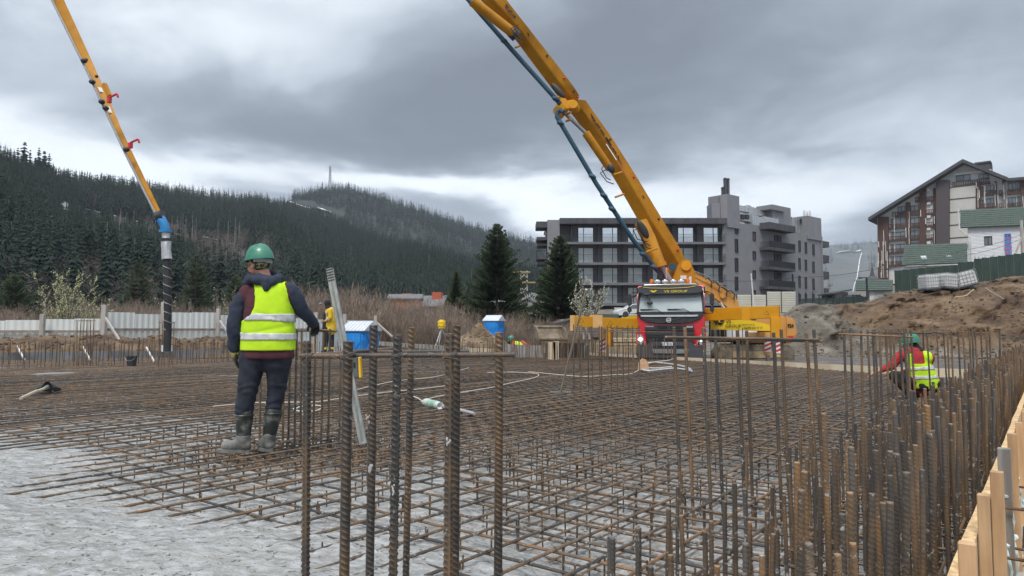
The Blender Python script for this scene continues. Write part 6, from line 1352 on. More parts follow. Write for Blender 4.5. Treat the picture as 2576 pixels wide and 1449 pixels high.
ln('reducer', [(417, 585, Y4), (417, 600, Y4), (418, 605, Y4), (418, 628, Y4), (420, 652, Y4)], [.10, .10, .135, .12, .135], m_zinc, n=16); ln('clamp_ring', [(417, 600, Y4), (417, 607, Y4)], .15, m_blk, n=16)
hs_ = ln('end_hose', [(420, 650, Y4), (421, 700, Y4), (422, 760, Y4), (422, 830, Y4), (420, 884, Y4)], .098, m_hose, n=16)
sp = []
for k in range(90):
    a = k * .55; y = lerp(655, 830, k / 89); c = tp(lerp(420.5, 422, k / 89), y, Y4); sp.append(c + Vector((.102 * math.cos(a), .102 * math.sin(a), 0)))
tb('spiral_tape', mat('pale_tape', (.24, .24, .24), .6), hs_, fn=lambda mb: mb.tube(sp, .013, 4))
ln('hose_sleeve', [(420, 868, Y4 + .3), (420, 884, Y4 + .3)], .14, m_wpl, n=14); ln('loose_cable', [(398, 545, Y4), (388, 575, Y4 - .1), (400, 600, Y4), (408, 612, Y4)], .018, m_blk, n=5)
# outriggers
og = tb('outrigger', m_yel2, bev=.015, fn=lambda mb: mb.add([tp(x, y, Y) for Y_o in (0,) for x, y, Y in ((1762, 777, 27.2), (1960, 769, 24.6), (1960, 800, 24.6), (1762, 808, 27.2), (1765, 777, 27.8), (1963, 769, 25.0), (1963, 800, 25.0), (1765, 808, 27.8))], [(0, 1, 2, 3), (4, 7, 6, 5), (0, 4, 5, 1), (3, 2, 6, 7), (1, 5, 6, 2), (0, 3, 7, 4)]))
tb('outrigger_knee', m_yel2, og, .015, fn=lambda mb: mb.beam(tp(1951, 799, 24.75), tp(1952, 858, 24.75), .34, .34, (1, 0, 0)))
tb('sleeve_plate', m_yel2, og, fn=lambda mb: mb.beam(tp(1884, 771, 25.55), tp(1884, 806, 25.55), .06, .5, (1, 0, 0)))
m_peach = mat('faded_yellow', (.60, .36, .14), .6, var=.08, scale=4); m_stripe = mat('reflective_red', (.55, .03, .04), .5)
def jack(px, y0, Yk, par, zg=-.45):
    a = tp(px, y0, Yk); tb('jack_sleeve', m_peach, par, smooth=True, fn=lambda mb: mb.tube([a, (a.x, a.y, .35)], .125, 14)); tb('jack_rod', m_steel, par, smooth=True, fn=lambda mb: mb.tube([(a.x, a.y, .36), (a.x, a.y, -.22)], .075, 12))
    tb('foot_plate', m_blk, par, fn=lambda mb: mb.lathe([(.30, 0), (.30, .05), (.1, .09)], (a.x, a.y, -.28), 14))
    tb('striped_marker', m_wpl, par, fn=lambda mb: mb.bb(a.x - .11, a.x + .11, a.y - .145, a.y - .135, .48, .95)); tb('red_stripe', m_stripe, par, fn=lambda mb: [mb.add([(a.x - .11, a.y - .15, .50 + k * .16), (a.x + .11, a.y - .15, .60 + k * .16), (a.x + .11, a.y - .15, .68 + k * .16), (a.x - .11, a.y - .15, .58 + k * .16)], [(0, 1, 2, 3)]) for k in range(3)])
jack(1956, 850, 24.75, og)
og3 = tb('rear_outrigger', m_yel2, bev=.015, fn=lambda mb: mb.beam(tp(1880, 842, 31), tp(1932, 842, 26.5), .25, .2)); jack(1930, 838, 26.3, og3)
og2 = tb('outrigger', m_yel2, bev=.015, fn=lambda mb: mb.add([tp(x, y, Y) for x, y, Y in ((1438, 794, 24.4), (1606, 803, 26.4), (1606, 826, 26.4), (1438, 823, 24.4), (1440, 794, 24.8), (1608, 803, 26.9), (1608, 826, 26.9), (1440, 823, 24.8))], [(0, 1, 2, 3), (4, 7, 6, 5), (0, 4, 5, 1), (3, 2, 6, 7), (1, 5, 6, 2), (0, 3, 7, 4)]))
tb('end_plate', m_peach, og2, fn=lambda mb: mb.beam(tp(1440, 793, 24.35), tp(1440, 832, 24.35), .04, .16, (1, 0, 0))); tb('sleeve_plate', m_peach, og2, fn=lambda mb: mb.beam(tp(1500, 792, 25.0), tp(1500, 824, 25.0), .06, .45, (1, 0, 0)))
tb('outrigger_knee', m_yel2, og2, .015, fn=lambda mb: mb.beam(tp(1532, 820, 26.8), tp(1530, 872, 26.8), .5, .3, (1, 0, 0))); jack(1517, 826, 26.0, og2)
for x, y, Yk, o_ in ((1463, 806, 24.55, og2), (1536, 812, 25.4, og2), (1928, 787, 24.9, og)):
    c = tp(x, y, Yk); tb('warning_triangle', m_txt, o_, fn=lambda mb: [mb.beam(c + Vector(p) * .09, c + Vector(q) * .09, .008, .012, (0, 1, 0)) for p, q in (((-1, -.2, -.7), (1, -.2, -.7)), ((1, -.2, -.7), (0, -.2, .9)), ((0, -.2, .9), (-1, -.2, -.7)))])
# lemon side panel with the firm's lettering
pn = [(1787, 802), (1857, 799.5), (1936, 817), (1939, 833), (1787, 829)]; PY = 27.6; pc = [at_y(x, y, PY) for x, y in pn]
tb('lettered_panel', m_lem, bev=.01, fn=lambda mb: mb.add([TI @ p for p in pc] + [TI @ (p + Vector((.06, .35, 0))) for p in pc], [tuple(range(5)), tuple(range(9, 4, -1))] + [(i, i + 5, (i + 1) % 5 + 5, (i + 1) % 5) for i in range(5)]))
pnl = T.children[-1] if False else [o for o in COL.objects if o.name.startswith('lettered_panel')][0]
uT = TI.to_3x3() @ Vector((1, 0, 0)); vT = Vector((0, 0, 1))
def ptx(body, px, py, size, sx=1.0, bold=0.0): c = tp(px, py, PY - .03); text_mesh(body, size, m_txt, pnl, M=plate(c, uT, vT), sx=sx, bold=bold)
ptx('VS', 1833, 809.5, .17, 1.1); ptx('GROUP', 1844.5, 820.5, .17, 1.1); ptx('+38 098 603 77 77', 1893, 825, .12, .88); ptx('vsgroup.com.ua', 1882, 816, .08)
for dx in (0, 7): tb('wing_logo', m_txt, pnl, fn=lambda mb: mb.add([tp(x + dx, y, PY - .04) for x, y in ((1791, 803), (1796, 803), (1808, 817), (1802, 817))] , [(0, 1, 2, 3)]))
tb('wing_logo', m_txt, pnl, fn=lambda mb: (mb.add([tp(x, y, PY - .04) for x, y in ((1808, 817), (1816, 817), (1821, 812), (1811, 812))], [(0, 1, 2, 3)]), mb.add([tp(x, y, PY - .04) for x, y in ((1810, 810), (1820, 810), (1824, 804), (1814, 804))], [(0, 1, 2, 3)])))
tb('panel_edge', m_txt, pnl, fn=lambda mb: mb.beam(tp(1785, 795, PY - .05), tp(1785, 840, PY - .05), .03, .05, (1, 0, 0)))
tb('side_panel', m_lem, fn=lambda mb: mb.add([tp(x, y, 27.6) for x, y in ((1560, 800), (1606, 792), (1606, 803), (1566, 803))] + [tp(x, y, 28) for x, y in ((1560, 800), (1606, 792), (1606, 803), (1566, 803))], [(0, 1, 2, 3), (4, 7, 6, 5), (0, 4, 5, 1), (1, 5, 6, 2)]))
fl = tb('pennant_mast', m_slat, fn=lambda mb: mb.tube([tp(1688 - 12, 704, 27.5), tp(1676, 672, 27.5)], .008, 4)); tb('pennant', m_amb, fl, fn=lambda mb: mb.add([tp(1676, 671, 27.5), tp(1681, 676, 27.5), tp(1677, 686, 27.5)], [(0, 1, 2)]))

# ================================================================ excavator behind the truck
EX = at_y(1880, 905, 31.5); EX.z = -.45; ex = thing('excavator', 'orange-yellow tracked excavator parked behind the pump truck, its arm reaching left', 'excavator', EX); 
m_exo = mat('excavator_orange', (.52, .25, .06), .5, col2=(.60, .31, .09), scale=1.5, spec=.3); m_bkt0 = mat('tan_mud', (.22, .16, .09), .9, col2=(.36, .28, .17), scale=3); m_track = mat('muddy_track', (.085, .07, .055), .9, col2=(.20, .165, .12), scale=3, bump=.6, bscale=12, bdist=.02)
def ep(px, py, Y): return at_y(px, py, Y) - EX
def eb(name, m, fn, bev=0, smooth=False, par=None):
    mb = MB(); fn(mb); o = mb.build(name, m, par or ex, smooth=smooth)
    if bev: bevel(o, bev)
    return o
for Yt in (30.6, 33.2):
    a, b_ = ep(1815, 872, Yt), ep(1975, 872, Yt); zc = .45; pr = []
    for k in range(9): t_ = PI / 2 + PI * k / 8; pr.append((a.x + .42 * math.cos(t_), zc + .42 * math.sin(t_)))
    for k in range(9): t_ = -PI / 2 + PI * k / 8; pr.append((b_.x - .1 + .42 * math.cos(t_), zc + .42 * math.sin(t_)))
    tk_ = eb('track', m_track, lambda mb: mb.prism(pr, a.y - .28, a.y + .28), .02)
    for k in range(int((b_.x - a.x) / .19)): eb('track_shoe', m_track, lambda mb: (mb.bb(a.x + .05 + k * .19, a.x + .17 + k * .19, a.y - .30, a.y + .30, zc + .40, zc + .46)), par=tk_)
    for x in (a.x + .05, b_.x - .15): eb('sprocket', m_track, lambda mb: mb.lathe([(.05, 0), (.30, 0), (.30, .06), (.05, .1)], (x, a.y - .28, zc), 16, Matrix.Rotation(PI / 2, 3, 'X')), smooth=True)
    eb('track_frame', m_bkt0, lambda mb: mb.bb(a.x + .4, b_.x - .5, a.y - .31, a.y - .24, zc - .1, zc + .18))
eb('undercarriage', m_track, lambda mb: mb.bb(ep(1850, 870, 32).x, ep(1940, 870, 32).x, -.6, 1.2, .5, 1.0))
z0 = 1.0; xa, xb = ep(1812, 840, 31.5).x, ep(1962, 840, 31.5).x
eb('engine_cover', m_exo, lambda mb: mb.prism([(xa + .9, z0), (xb - .1, z0), (xb - .05, z0 + 1.15), (xb - 1.2, z0 + 1.35), (xa + .9, z0 + 1.15)], -.9, 1.6), .06)
eb('counterweight', m_exo, lambda mb: mb.prism([(xb - .15, z0 - .05), (xb + .25, z0), (xb + .38, z0 + .4), (xb + .30, z0 + 1.05), (xb - .15, z0 + 1.15)], -1.0, 1.7), .08)
eb('side_cover', m_wpl, lambda mb: mb.bb(xa + .0, xa + 1.3, -1.02, -.9, z0 + .15, z0 + .62)); eb('louvre', m_txt, lambda mb: mb.bb(xb - 1.35, xb - .75, -.93, -.9, z0 + .3, z0 + .62))
eb('cab', m_blk, lambda mb: mb.prism([(xa - .3, z0), (xa + .85, z0), (xa + .8, z0 + 1.5), (xa - .1, z0 + 1.5)], -.1, 1.0), .05)
o = eb('red_notice', m_stripe, lambda mb: mb.bb(xb - .05, xb + .2, -1.03, -1.01, z0 + .15, z0 + .3)); text_mesh('924', .22, m_txt, ex, M=plate((xb + .08, -1.02, z0 + .72), (1, 0, 0), (0, 0, 1)), sx=.8, bold=.01)
YB = 30.2
def exprism(name, pts, w, m, par=None): 
    mb = MB(); pp = [ep(x, y, YB) for x, y in pts]; n = len(pp); mb.add(pp + [p + Vector((.05, w, 0)) for p in pp], [tuple(range(n)), tuple(range(2 * n - 1, n - 1, -1))] + [(i, i + n, (i + 1) % n + n, (i + 1) % n) for i in range(n)]); o = mb.build(name, m, par or ex); bevel(o, .02, 2, 30); return o
exprism('arm', [(1729, 678), (1748, 684), (1775, 699), (1802, 712), (1828, 727), (1847, 742), (1858, 760), (1866, 790), (1834, 795), (1828, 772), (1812, 760), (1785, 742), (1762, 722), (1738, 700), (1724, 690)], .45, m_exo)
exprism('arm_rib', [(1735, 686), (1790, 715), (1830, 742), (1826, 746), (1788, 722), (1735, 692)], -.03, m_exo)
ln2 = lambda name, pts, r, m: eb(name, m, lambda mb: mb.tube([ep(*p) for p in pts], r, 8), smooth=True)
ln2('ram_rod', [(1812, 762, YB - .2), (1838, 800, YB - .2)], .06, m_chr); ln2('ram_rod', [(1824, 770, YB + .3), (1836, 800, YB + .3)], .05, m_chr)
for k in range(4): r3 = random.Random(k + 50); x = 1775 + k * 19; y = interp([(1760, 694), (1850, 742)], x); ln2('hydraulic_hose', [(x, y, YB - .1), (x + 6, y - 3 + r3.uniform(-4, 4), YB - .2), (x + 16, y + 8, YB - .1), (x + 14, y + 22, YB - .1)], .025, m_blk)
ln2('hydraulic_pipe', [(1742, 680, YB - .05), (1790, 700, YB - .05), (1840, 735, YB - .05)], .02, m_steel)
ln2('link_pin', [(1818, 744, YB - .1), (1818, 744, YB + .6)], .12, m_exo)
# ---------------------------------------------------------------- excavator bucket lying on the ground
bk = at_y(1386, 856, 33); bt2 = thing('excavator_bucket', 'muddy excavator bucket lying open on the soil left of the pump truck', 'bucket', bk, scale=(.78,) * 3); m_bkt = mat('muddy_bucket', (.16, .125, .09), .85, col2=(.30, .245, .175), scale=2.5, bump=.3, bscale=10)
pr = [(-.62, .75), (-.50, .35), (-.30, .10), (0, 0), (.45, -.02), (.75, .05), (.75, .12), (.40, .05), (0, .08), (-.24, .17), (-.42, .40), (-.52, .75)]
mb = MB(); mb.prism(pr, -.9, .9, 'x'); R = Matrix.Rotation(.25, 3, 'Z'); mb.v = [tuple(R @ Vector((v[0], -v[1] * 1.0, v[2]))) for v in mb.v]; mb.build('shell', m_bkt, bt2)
for s in (-1, 1): mb = MB(); mb.prism([(-.60, .75), (-.50, .35), (-.30, .10), (0, 0), (.5, 0), (.35, .5), (-.1, .78)], s * .9, s * .84, 'x'); mb.v = [tuple(R @ Vector((v[0], -v[1], v[2]))) for v in mb.v]; mb.build('side_plate', m_bkt, bt2)
mb = MB(); mb.tube([R @ Vector((-.9, .55, .8)), R @ Vector((.9, .55, .8))], .09, 8); mb.build('lip', m_bkt, bt2); mb = MB(); mb.beam(R @ Vector((.95, .4, .2)), R @ Vector((1.55, .3, .3)), .08, .1); mb.beam(R @ Vector((.95, .4, .6)), R @ Vector((1.5, .3, .75)), .08, .1); mb.beam(R @ Vector((1.5, .3, .3)), R @ Vector((1.5, .3, .75)), .08, .1); mb.build('hitch', m_exo if False else m_bkt, bt2)
# ---------------------------------------------------------------- parked car
def car(label, px, py, Y, rot, m_body, L_=4.6, group=None, name='parked_car'):
    c = at_y(px, py, Y); T2 = thing(name, label, 'car', c, rot, group)
    prof = [(-2.3, .35), (-2.3, .62), (-2.15, .80), (-1.35, .95), (-.7, 1.36), (.2, 1.46), (1.2, 1.42), (1.95, 1.08), (2.28, .95), (2.3, .5), (2.25, .3), (-2.2, .25)]
    mb = MB(); n = 7; vs = []; fs = []
    for j, y in enumerate(np.linspace(-.88, .88, n)):
        k = 1 - .10 * abs(y / .88) ** 3
        for x, z in prof: vs.append((x * (1 - .04 * abs(y / .88) ** 2), y * (1 - .16 * max(0, z - .9) / .5), .3 + (z - .3) * k))
    m3 = len(prof)
    for j in range(n - 1):
        for i in range(m3): fs.append((j * m3 + i, j * m3 + (i + 1) % m3, (j + 1) * m3 + (i + 1) % m3, (j + 1) * m3 + i))
    fs += [tuple(range(m3)), tuple(range(n * m3 - 1, (n - 1) * m3 - 1, -1))]; mb.add(vs, fs); o = mb.build('body', m_body, T2, smooth=True)
    for s in (-1, 1):
        for pts_ in ([(-1.15, 1.0), (-.62, 1.30), (-.05, 1.36), (-.05, 1.0)], [(.02, 1.0), (.02, 1.36), (.85, 1.34), (1.0, 1.0)], [(1.08, 1.0), (.95, 1.33), (1.25, 1.3), (1.7, 1.05)]): mb = MB(); mb.prism(pts_, s * .80, s * .885); mb.build('side_window', m_hglass, T2)
        for x in (-1.42, 1.38):
            mb = MB(); mb.lathe([(.2, -.1), (.3, -.1), (.33, 0), (.3, .1), (.2, .1)], (x, s * .82, .33), 18, Matrix.Rotation(PI / 2, 3, 'X')); w_ = mb.build('wheel', m_tyre, T2, smooth=True); mb = MB(); mb.lathe([(.02, 0), (.2, .02), (.22, .05)], (x, s * .86, .33), 12, Matrix.Rotation(PI / 2 * s, 3, 'X')); mb.build('rim', m_chr, w_)
        mb = MB(); mb.box((2.2, s * .68, .92), (.14, .35, .14)); mb.build('tail_light', m_stripe, T2)
    return T2
car('dark grey estate car parked behind the green wire fence beside the street lamp', 2137, 764, 108, 0, mat('car_dark_grey', (.055, .065, .075), .3, coat=.6, var=.05))
car('white car half hidden behind the left outrigger and cream fence', 1600, 800, 70, .2, mat('car_white', (.55, .57, .58), .35, coat=.5, var=.04), name='parked_car')
# ================================================================ people
def fuse(mb, voxel, smooth=4, disp=None):
    """one continuous skin over overlapping volumes"""
    me = mb.mesh('tmp', None, fix=False); o = bpy.data.objects.new('tmp', me); COL.objects.link(o); md = o.modifiers.new('r', 'REMESH'); md.mode = 'VOXEL'; md.voxel_size = voxel; md.adaptivity = 0
    dg = bpy.context.evaluated_depsgraph_get(); m2 = bpy.data.meshes.new_from_object(o.evaluated_get(dg)); bpy.data.objects.remove(o); bpy.data.meshes.remove(me)
    bm = bmesh.new(); bm.from_mesh(m2)
    for _ in range(smooth): bmesh.ops.smooth_vert(bm, verts=bm.verts, factor=.5, use_axis_x=True, use_axis_y=True, use_axis_z=True)
    bm.normal_update()
    if disp:
        mv = [(v, v.normal.copy() * disp(v.co)) for v in bm.verts]
        for v, d in mv: v.co += d
    bm.normal_update(); bm.to_mesh(m2); bm.free(); m2.polygons.foreach_set('use_smooth', [True] * len(m2.polygons)); return m2
def put(name, me, m, parent, label=None):
    me.materials.clear(); me.materials.append(m); me.name = name; return link(name, me, parent, label=label)
def cap(mb, p, q, r1, r2, n=14, flat=None):
    """tapered limb with round ends; flat = (axis, factor) squeezes it"""
    p, q = Vector(p), Vector(q); d = (q - p); L_ = d.length; d.normalize(); pts = []; rs = []
    for a in (-80, -55, -30, 0): t = math.radians(a); pts.append(p + d * r1 * math.sin(t)); rs.append(r1 * math.cos(t))
    for a in (0, 30, 55, 80): t = math.radians(a); pts.append(q + d * r2 * math.sin(t)); rs.append(r2 * math.cos(t))
    k = len(mb.v); mb.tube(pts, rs, n)
    if flat:
        ax, f = flat; ax = Vector(ax).normalized(); c = p
        for i in range(k, len(mb.v)): v = Vector(mb.v[i]); h = (v - c).dot(ax); mb.v[i] = tuple(v - ax * h * (1 - f))
def wrinkle(amp, s=9.0, seed=0, zs=1.0): return lambda c: amp * (noise.fractal(Vector((c.x * s, c.y * s, c.z * s * zs + seed)), 1, 2, 3) * 1.0 + .6 * math.sin(c.z * 55 * zs + 6 * noise.noise(Vector((c.x * 9, c.y * 9, c.z * 5 + seed)))) * max(0, noise.noise(Vector((c.x * 5, c.y * 5, c.z * 4 + seed + 7)))))
def shell(me, off, cond, m, name, parent, thick=.006):
    bm = bmesh.new(); bm.from_mesh(me); bm.normal_update(); dl = [f for f in bm.faces if not cond(f.calc_center_median())]; bmesh.ops.delete(bm, geom=dl, context='FACES'); bm.normal_update()
    for _ in range(3):   # even out the cut edge
        be = {v: [e.other_vert(v).co.copy() for e in v.link_edges if e.is_boundary] for v in bm.verts if v.is_boundary}
        for v, n_ in be.items():
            if len(n_) == 2: v.co = v.co * .5 + (n_[0] + n_[1]) * .25
    nn = [(v, v.normal.copy()) for v in bm.verts]
    for v, n_ in nn: v.co += n_ * off
    bmesh.ops.solidify(bm, geom=bm.faces[:], thickness=thick); m2 = bpy.data.meshes.new(name); bm.to_mesh(m2); bm.free(); m2.polygons.foreach_set('use_smooth', [True] * len(m2.polygons)); return put(name, m2, m, parent)
def hand_mb(wrist, d, pn, side, curl=.5, s=1.0):
    """palm, four unequal bent fingers and a thumb. d = along the hand, pn = palm normal, side = towards the thumb"""
    wrist, d, pn, side = Vector(wrist), Vector(d).normalized(), Vector(pn).normalized(), Vector(side).normalized(); mb = MB()
    for k in range(4):
        b_ = wrist + side * (.030 - .020 * k) * s; kn_ = b_ + d * (.088 - .003 * abs(k - 1)) * s; cap(mb, wrist + side * (.018 - .012 * k) * s, kn_, .019 * s, .0135 * s, 10); p = kn_; a = 0; dd = d
        for seg, L_ in enumerate(((.040, .026, .020), (.045, .029, .022), (.042, .027, .021), (.033, .021, .018))[k]):
            a += curl * (.75 if seg == 0 else .85); dd = (d * math.cos(a) + pn * math.sin(a)).normalized(); q = p + dd * L_ * s; cap(mb, p, q, (.0115 - .001 * seg) * s, (.0105 - .001 * seg) * s, 8); p = q
    t0 = wrist + side * .026 * s + d * .022 * s; t1 = t0 + (side * .7 + d * .55 + pn * .35).normalized() * .040 * s; t2 = t1 + (side * .25 + d * .8 + pn * (.3 + curl * .4)).normalized() * .030 * s; t3 = t2 + (d * .8 + pn * (.4 + curl * .5) - side * .2).normalized() * .024 * s
    cap(mb, t0, t1, .017 * s, .0135 * s, 8); cap(mb, t1, t2, .0130 * s, .012 * s, 8); cap(mb, t2, t3, .012 * s, .010 * s, 8); return mb
def head_mb(mb, c, f, s=1.0):
    """head about c, face towards f"""
    c, f = Vector(c), Vector(f).normalized(); up = Vector((0, 0, 1)); r = f.cross(up).normalized(); R = Matrix((r, f, r.cross(f))).transposed()
    def e(o, rad): mb.ell(c + R @ Vector(o) * s, Vector(rad) * s, R, 16, 10)
    e((0, -.012, .035), (.076, .092, .085)); e((0, .018, -.035), (.062, .072, .070)); e((0, .062, -.088), (.028, .024, .022)); e((0, .035, -.07), (.050, .052, .038))
    cap(mb, c + R @ Vector((0, .083, .012)) * s, c + R @ Vector((0, .106, -.026)) * s, .008 * s, .013 * s, 8); e((0, .088, -.056), (.024, .010, .008)); e((0, .086, -.066), (.020, .010, .007)); e((.033, .066, .018), (.026, .018, .012)); e((-.033, .066, .018), (.026, .018, .012)); e((.045, .05, -.03), (.022, .022, .022)); e((-.045, .05, -.03), (.022, .022, .022))
    for sx_ in (-1, 1): e((sx_ * .078, -.008, -.012), (.010, .022, .032))
    return R
def helmet(T_, c, f, m, tilt=0.0, s=1.0, m_in=None):
    c, f = Vector(c), Vector(f).normalized(); up = Vector((0, 0, 1)); r = f.cross(up).normalized(); R = Matrix((r, f, r.cross(f))).transposed() @ Matrix.Rotation(tilt, 3, 'X'); mb = MB(); vs = []; fs = []; nu, nv = 32, 12
    for i in range(nv + 1):
        t = PI / 2 * i / nv
        for j in range(nu):
            a = 2 * PI * j / nu; x, y = math.cos(a), math.sin(a); rx, ry, rz_ = .118, .142, .150; k = math.cos(t) ** .75; zz = math.sin(t) ** 1.15
            ridge = .006 * math.exp(-(x * k / .25) ** 2) * math.sin(t) ** .5
            vs.append(c + R @ (Vector((x * k * rx, y * k * ry - .005, zz * rz_ + ridge)) * s))
    for i in range(nv):
        for j in range(nu): fs.append((i * nu + j, i * nu + (j + 1) % nu, (i + 1) * nu + (j + 1) % nu, (i + 1) * nu + j))
    k0 = len(vs)
    for ring, (e_, dz) in enumerate(((0, 0), (1, 0), (1, -.006), (0, -.005))):
        for j in range(nu):
            a = 2 * PI * j / nu; x, y = math.cos(a), math.sin(a); ext = (.014 + .058 * max(0, y) ** 2.2) * e_; vs.append(c + R @ (Vector((x * (.118 + ext * (.6 if y > 0 else 1)), y * (.142 + ext) - .005, dz - .020 * e_ * max(0, y) ** 2 + (.0 if e_ else .001))) * s))
    for q in range(3):
        for j in range(nu): a, b_ = k0 + q * nu + j, k0 + q * nu + (j + 1) % nu; fs.append((a, b_, b_ + nu, a + nu))
    mb.add(vs, fs); o = mb.build('hard_hat', m, T_, smooth=True)
    return o, R
m_skin = mat('skin', (.42, .20, .135), .55, col2=(.52, .27, .19), scale=8); m_navy = mat('navy_cloth', (.016, .022, .040), .9, col2=(.030, .040, .066), scale=14, bump=.35, bscale=160, bdist=.002); m_trou = mat('navy_trousers', (.009, .012, .022), .9, col2=(.030, .036, .050), thr=(.42, .72), scale=9, bump=.35, bscale=130, bdist=.002)
m_mar = mat('maroon_fleece', (.060, .016, .024), .95, col2=(.085, .026, .034), scale=12, bump=.4, bscale=200, bdist=.002); m_lime = mat('lime_vest', (.43, .66, .02), .8, col2=(.52, .78, .03), scale=5, bump=.35, bscale=26, bdist=.006, spec=.2); m_refl = mat('reflective_tape', (.42, .43, .43), .4, col2=(.62, .63, .63), scale=16, detail=3, bump=.3, bscale=40, bdist=.002)
m_boot = mat('rubber_boot', (.022, .028, .024), .4, col2=(.22, .22, .205), scale=9, thr=(.50, .72), spec=.5); m_bootg = mat('muddy_foot', (.085, .085, .078), .7, col2=(.24, .24, .225), scale=9); m_glov = mat('glove_black', (.014, .014, .016), .6, var=.3); m_gloy = mat('glove_cuff', (.40, .33, .10), .9, var=.2, scale=20)
m_hat = mat('hard_hat_green', (.024, .155, .095), .42, col2=(.045, .215, .14), scale=7, coat=.25, bump=.05, bscale=30); m_camo = mat('camo_cloth', (.022, .022, .016), .9, col2=(.26, .25, .13), scale=38, thr=(.50, .56), detail=2); m_grey = mat('strap_grey', (.30, .30, .30), .6, var=.1)
# ---- the standing worker in front
DW = 6.26; WX = at_y(640, 1137, DW); WX.z = .028
W = thing('person', 'standing man in green hard hat, lime vest and navy trousers, seen from behind', 'person', WX)
wk = lambda px, py, y=0.0: Vector(((px - 640) / 281, y, (1137 - py) / 281))
body = MB(); Rh = head_mb(body, (-.015, .02, 1.655), (-.93, .36, -.05), 1.0)
cap(body, (.03, .02, 1.60), (.07, .03, 1.46), .058, .07); cap(body, (.08, .02, 1.38), (.09, .03, .95), .13, .12, flat=((0, 1, 0), .7))
cap(body, wk(613, 742, .0), wk(585, 815, -.02), .034, .034); cap(body, wk(585, 815, -.02), wk(582, 884, .05), .034, .028); cap(body, wk(714, 738), wk(752, 794, .10), .034, .034); cap(body, wk(752, 794, .10), wk(758, 822, .34), .034, .028)
cap(body, (-.03, .03, .90), wk(613, 1000, .0), .085, .06); cap(body, wk(613, 1000), (-.103, .0, .10), .055, .036); cap(body, (.18, .03, .90), wk(683, 990, .08), .085, .06); cap(body, wk(683, 990, .08), (.10, .075, .10), .055, .036); cap(body, (-.103, 0, .06), (-.22, .02, .045), .032, .02); cap(body, (.097, .08, .06), (.04, .125, .045), .032, .02)
put('body', fuse(body, .0085, 3), m_skin, W)
eye = MB(); 
for sx_ in (-1, 1): eye.ell(Vector((-.015, .02, 1.655)) + Rh @ Vector((sx_ * .032, .078, .004)), (.011, .011, .008), Rh, 8, 6)
eye.build('eyes', mat('eye_dark', (.05, .045, .04), .3), W, smooth=True)
tr = MB(); cap(tr, (.0, .03, .88), (-.03, .02, .80), .15, .14, flat=((0, 1, 0), .85)); cap(tr, (.17, .03, .88), (.17, .02, .80), .15, .14, flat=((0, 1, 0), .85)); cap(tr, (.0, .03, .95), (.18, .03, .95), .13, .13)
cap(tr, (-.03, .02, .84), wk(617, 995, .01), .120, .088); cap(tr, wk(617, 995, .01), wk(611, 1040, .0), .088, .080); cap(tr, (.185, .03, .84), wk(686, 985, .07), .116, .084); cap(tr, wk(686, 985, .07), wk(680, 1032, .06), .082, .074)
put('trousers', fuse(tr, .013, 4, lambda c: wrinkle(.006, 8, 3, .8)(c) + .0045 * math.sin(c.z * 70 + 9 * noise.noise(c * 6)) * (1 if c.z < .60 else .15)), m_trou, W)
ja = MB()   # torso of the fleece
ja.v = []; vs = []; fs = []; SEC = ((.815, .095, .238, .150), (.84, .095, .246, .158), (.90, .092, .243, .160), (1.0, .092, .236, .158), (1.12, .090, .230, .156), (1.24, .090, .230, .150), (1.34, .090, .222, .138), (1.41, .088, .203, .122), (1.46, .085, .160, .102), (1.50, .075, .10, .082), (1.54, .060, .06, .07))
for z, cx_, rx, ry in SEC:
    for j in range(36): a_ = 2 * PI * j / 36; vs.append((cx_ + rx * abs(math.cos(a_)) ** .85 * math.copysign(.95, math.cos(a_)), .03 + ry * abs(math.sin(a_)) ** .85 * math.copysign(1, math.sin(a_)), z))
for i in range(len(SEC) - 1):
    for j in range(36): fs.append((i * 36 + j, i * 36 + (j + 1) % 36, (i + 1) * 36 + (j + 1) % 36, (i + 1) * 36 + j))
fs.append(tuple(reversed(range(36)))); fs.append(tuple(range((len(SEC) - 1) * 36, len(SEC) * 36))); ja.add(vs, fs)
cap(ja, wk(614, 738), wk(609, 752), .068, .070); cap(ja, wk(715, 733), wk(718, 748), .065, .068)
torso = fuse(ja, .0115, 5, lambda c: .007 * noise.fractal(Vector((c.x * 7, c.y * 7, c.z * 5)), 1, 2, 4) - .006 * max(0, 1 - abs(c.z - (1.06 + .25 * (c.x - .1) + .03 * noise.noise(c * 6))) / .03) - .005 * max(0, 1 - abs(c.z - (1.20 - .3 * (c.x - .1) + .03 * noise.noise(c * 5))) / .025)); put('fleece', torso, m_mar, W)
sl = MB(); cap(sl, wk(603, 752, .0), wk(592, 785, -.01), .062, .074); cap(sl, wk(592, 780, -.01), wk(585, 820, -.02), .074, .068); cap(sl, wk(585, 820, -.02), wk(581, 872, .03), .068, .052); cap(sl, wk(579, 872, .03), wk(580, 880, .035), .060, .056)
put('sleeve', fuse(sl, .0115, 4, wrinkle(.010, 9, 5)), m_navy, W)
sl = MB(); cap(sl, wk(722, 735, .0), wk(741, 772, .04), .070, .068); cap(sl, wk(741, 772, .04), wk(753, 798, .12), .068, .062); cap(sl, wk(753, 798, .12), wk(757, 818, .30), .060, .048)
put('sleeve', fuse(sl, .0115, 4, wrinkle(.010, 9, 9)), m_navy, W)
hd_ = MB(); pts_ = [(.13 * math.cos(a) * 1.0 + .045, .02 + .095 * math.sin(a), 1.545 + .035 * math.sin(a * 1.0) - .012 * math.cos(a)) for a in np.linspace(0, 2 * PI, 18)]
